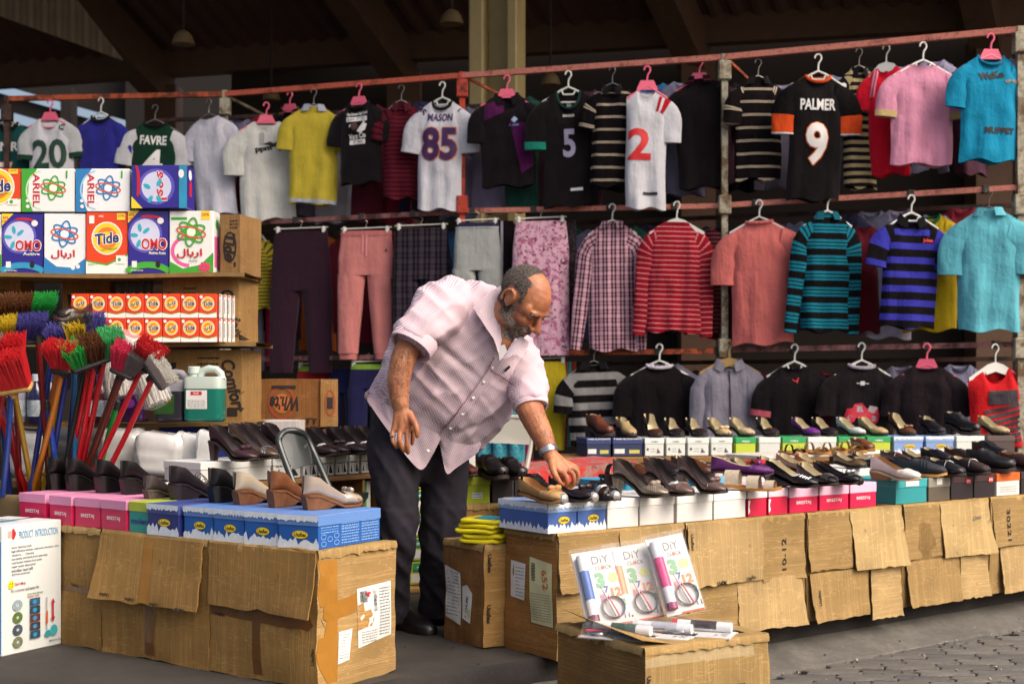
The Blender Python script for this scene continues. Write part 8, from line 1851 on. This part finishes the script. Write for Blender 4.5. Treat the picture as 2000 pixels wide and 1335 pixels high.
t.links.new(mixc(t, msk, hx('#9a9a92'), hx('#5a4a3a')), bs.inputs['Base Color']); bs.inputs['Roughness'].default_value = .5
T, O = chair_back('folding_chair', 'white folding chair with chipped paint behind the man\'s arm', [(905, 960, 6.6), (912, 870, 6.6), (925, 826, 6.6), (945, 814, 6.6), (1000, 814, 6.6), (1028, 818, 6.6), (1036, 840, 6.6), (1036, 870, 6.6), (1028, 915, 6.55), (1020, 950, 6.5)], 6.6, .01, paint('#9a9a92', .5, .1), [(925, 828, 6.59), (940, 818, 6.59), (1000, 818, 6.59), (1027, 822, 6.59), (1033, 845, 6.59), (1034, 868, 6.59), (1000, 866, 6.58), (950, 864, 6.58), (922, 862, 6.59)], WC, [[(1020, 950, 6.5), (1010, 1010, 6.45)], [(905, 960, 6.6), (900, 1120, 6.6)]], .012)
T = thing('small_carton', 'pair of small white boxes on a brown carton behind the man\'s hip', 'box', (P(930, 900, 6.5).x, 6.45, 0), R(6)); b = MB(); b.box((0, .1, .28), (.12, .2, .56), card_mat('#8a602e', 0), .003); b.build('base', T); b = MB(); b.box((-.028, .02, .61), (.05, .05, .1), paint('#c9cac8', .5), .003); b.build('carton', T); b = MB(); b.box((.03, .02, .6), (.05, .05, .08), paint('#cfd0ce', .5), .003); b.build('carton', T)
# ================================================================ clock packs on the front carton
CLR = clear('#d8d8dc', .12, .06, 'blister_plastic'); WCARD = paint('#cfcdcb', .45, .04, name='white_card'); ZD = HD + PAVE_Z
TUBE = paint('#d4d4d8', .3, .05, name='white_film')
def clock_pack(label, O, Uv, Vv, acc, w=.15, h=.24, cap='#3c5a9c', digits=True):
    """blister card: O lower-left corner, U right, V up; faces U x V"""
    O, U, V = Vector(O), Vector(Uv).normalized(), Vector(Vv).normalized(); N = U.cross(V); T = thing('clock_pack', label, 'clock pack', O, 0, 'clock packs on the front carton')
    b = MB(); b.prism([(0, 0), (w, 0), (w, h), (w * .95, h * 1.0), (.05 * w, h * 1.0), (0, h)], -N * .0, U, V, -N, .004, WCARD); b.build('card', T)
    pr = PR((0, 0, 0), U, V, .0008); G1, G2, G3, G4 = paint('#7fb08a', .6, .1), paint('#d8d890', .6, .1), paint('#d88a5a', .6, .1), paint('#5a6a9c', .6, .1); GY = paint('#6a6a6e', .6, 0)
    pr.text('DiY', w * .6, h * .87, h * .1, GY, 0, -.005, w=w * .38); pr.text('CLOCK', w * .64, h * .76, h * .05, GY, 0, .0, w=w * .38); pr.ell(w * .63, h * .76, w * .03, w * .035, G3)
    if digits:
        pr.text('3', w * .5, h * .6, h * .2, G1, 0, .06); pr.text('9', w * .8, h * .58, h * .2, G2, 0, .06); pr.text('7', w * .6, h * .47, h * .09, G4, 0, .03); pr.text('12', w * .8, h * .42, h * .12, G3, 0, .05); pr.text('8', w * .5, h * .36, h * .12, paint('#d89aa8', .6, .1), 0, .05); pr.text('11', w * .92, h * .1, h * .07, GY, 0, .0); pr.text('2', w * .92, h * .28, h * .09, G1, 0, .04)
    pr.rect(w * .4, h * .0, w, h * .02, paint('#d85a3c', .6, 0)); pr.build('printed_card', T)
    b = MB(); b.tube([U * w * .18 + V * h * .93 + N * .016, U * w * .18 + V * h * .12 + N * .016], .0165, TUBE, 16); b.build('tube', T, True)
    b = MB(); b.tube([U * w * .18 + V * h * (.72 if acc[1] else .6) + N * .0168, U * w * .18 + V * h * .34 + N * .0168], .0167, paint(acc[0], .4, .3, scale=30), 16); b.build('tube_film', T, True)
    b = MB(); b.tube([U * w * .18 + V * h * .14 + N * .016, U * w * .18 + V * h * .06 + N * .016], .0172, paint(cap, .4, .2), 16); b.build('tube_cap', T, True)
    b = MB(); c = U * w * .66 + V * h * .22 + N * .008; rings = [[c + (U * math.cos(a) + V * math.sin(a)) * r_ + N * z_ for a in [2 * math.pi * i / 30 for i in range(30)]] for r_, z_ in ((.037, -.006), (.039, 0), (.037, .006), (.034, .004), (.034, -.004), (.037, -.006))]; b.loft(rings, paint('#8c8c90', .2, .1, .8), True, (False, False), smooth=True); b.build('clock_ring', T, True)
    b = MB(); b.tube([c + V * -.03 + N * .006, c + V * .075 - U * .03 + N * .008], [.003, .0018], paint('#5a5a5e', .3, 0, .6), 6); b.build('clock_hand', T); b = MB(); b.tube([c + V * -.034 + U * .012 + N * .006, c + V * .04 - U * .012 + N * .008], [.004, .002], paint('#c23a5a', .4), 6); b.build('clock_hand', T)
    b = MB(); b.prism([(-.006, -.006), (w + .006, -.006), (w + .006, h * 1.07), (-.006, h * 1.07)], -N * .006, U, V, N, .0008, CLR); b.build('backing_sheet', T)
    b = MB(); rr = [(w * .03, h * .03), (w * .97, h * .03), (w * .97, h * .72), (w * .42, h * .97), (w * .03, h * .97)]; n_ = len(rr); bt = [U * x + V * y + N * .002 for x, y in rr]; cx = U * w * .5 + V * h * .5; tp = [cx + (p - cx) * .94 + N * .036 for p in bt]; b.add(bt + tp, [(i, (i + 1) % n_, n_ + (i + 1) % n_, n_ + i) for i in range(n_)] + [tuple(range(n_, 2 * n_))], CLR); b.build('blister', T)
    return T
def pack_px(label, pl, plr, ptl, acc, **k):
    O, A, B = P(*pl), P(*plr), P(*ptl); U = (A - O); V = (B - O); return clock_pack(label, O, U, V - U * (V.dot(U) / U.dot(U)), acc, w=U.length, h=V.length, **k)
pack_px('upright clock pack with blue tube, left of three', (1148, 1229, 4.45), (1236, 1214, 4.47), (1096, 1086, 4.56), ('#3c62ac', 1), cap='#6a2a4a')
pack_px('upright clock pack with orange tube, middle of three', (1214, 1218, 4.50), (1298, 1203, 4.52), (1182, 1072, 4.61), ('#e0906a', 1), cap='#b8b4c0')
pack_px('upright clock pack with pink leaf tube, right of three', (1303, 1204, 4.48), (1377, 1188, 4.50), (1254, 1056, 4.59), ('#d02a7a', 1), cap='#8c1a5a')
def flat_pack(label, px, py, d, yaw, acc, film):
    O = P(px, py, d); O.z = ZD + .006; U = Vector((math.cos(R(yaw)), math.sin(R(yaw)), 0)); V = Vector((-U.y, U.x, 0)); T = clock_pack(label, O, -V, U, acc, w=.12, h=.22, cap=film, digits=False); return T
flat_pack('clock pack lying flat with green-black striped tube, front left', 1160, 1225, 4.42, -28, ('#1f4a3c', 1), '#d8d4d0'); flat_pack('clock pack lying flat with plain silvery tube, middle', 1235, 1213, 4.44, -24, ('#b4b4c0', 1), '#c8c4c0'); flat_pack('clock pack lying flat with red flag tube, right', 1310, 1200, 4.46, -22, ('#2a2026', 1), '#c01c24')
# ================================================================ pieces of parts go one level deeper
SUB = {'upper': ('bow', 'trim', 'strap', 'lace', 'buckle', 'studs', 'flower', 'lining'), 'torso': ('print', 'collar', 'neckband', 'hem'), 'head_block': ('bristles',), 'card': ('printed_card', 'clock_ring', 'clock_hand'), 'tube': ('tube_film', 'tube_cap'),
       'shirt': ('button_placket', 'stitching', 'button', 'pocket_edge', 'collar', 'shirt_tail', 'sleeve_cuff', 'pen'), 'body': ('tape', 'lettering', 'shipping_label', 'paper_slip', 'paper_label', 'rim', 'printed_end', 'printed_side', 'printed_front', 'printed_top', 'sticker', 'label_band', 'stain', 'side_panel', 'seam', 'hair', 'beard', 'eyebrow', 'eyelash_line', 'mouth_line', 'arm_hair', 'ring'),
       'sole': ('toe_filling',), 'panel': (), 'seat_panel': ('waistband', 'print')}
stem = lambda n: n.rsplit('.', 1)[0] if n[-3:].isdigit() and '.' in n else n
kids = {}
for o in list(COL.objects):
    if o.parent: kids.setdefault(o.parent, []).append(o)
for T, ch in kids.items():
    if T.parent is not None or T.get('category') is None: continue
    byn = {}
    for c in ch: byn.setdefault(stem(c.name), []).append(c)
    for pn, names in SUB.items():
        if pn in byn:
            for n_ in names:
                for c in byn.get(n_, []): c.parent = byn[pn][0]
    for a, c in (('sleeve', 'cuff'), ('leg', 'cuff')):
        if a in byn and c in byn:
            for p, q in zip(byn[a], byn[c]): q.parent = p
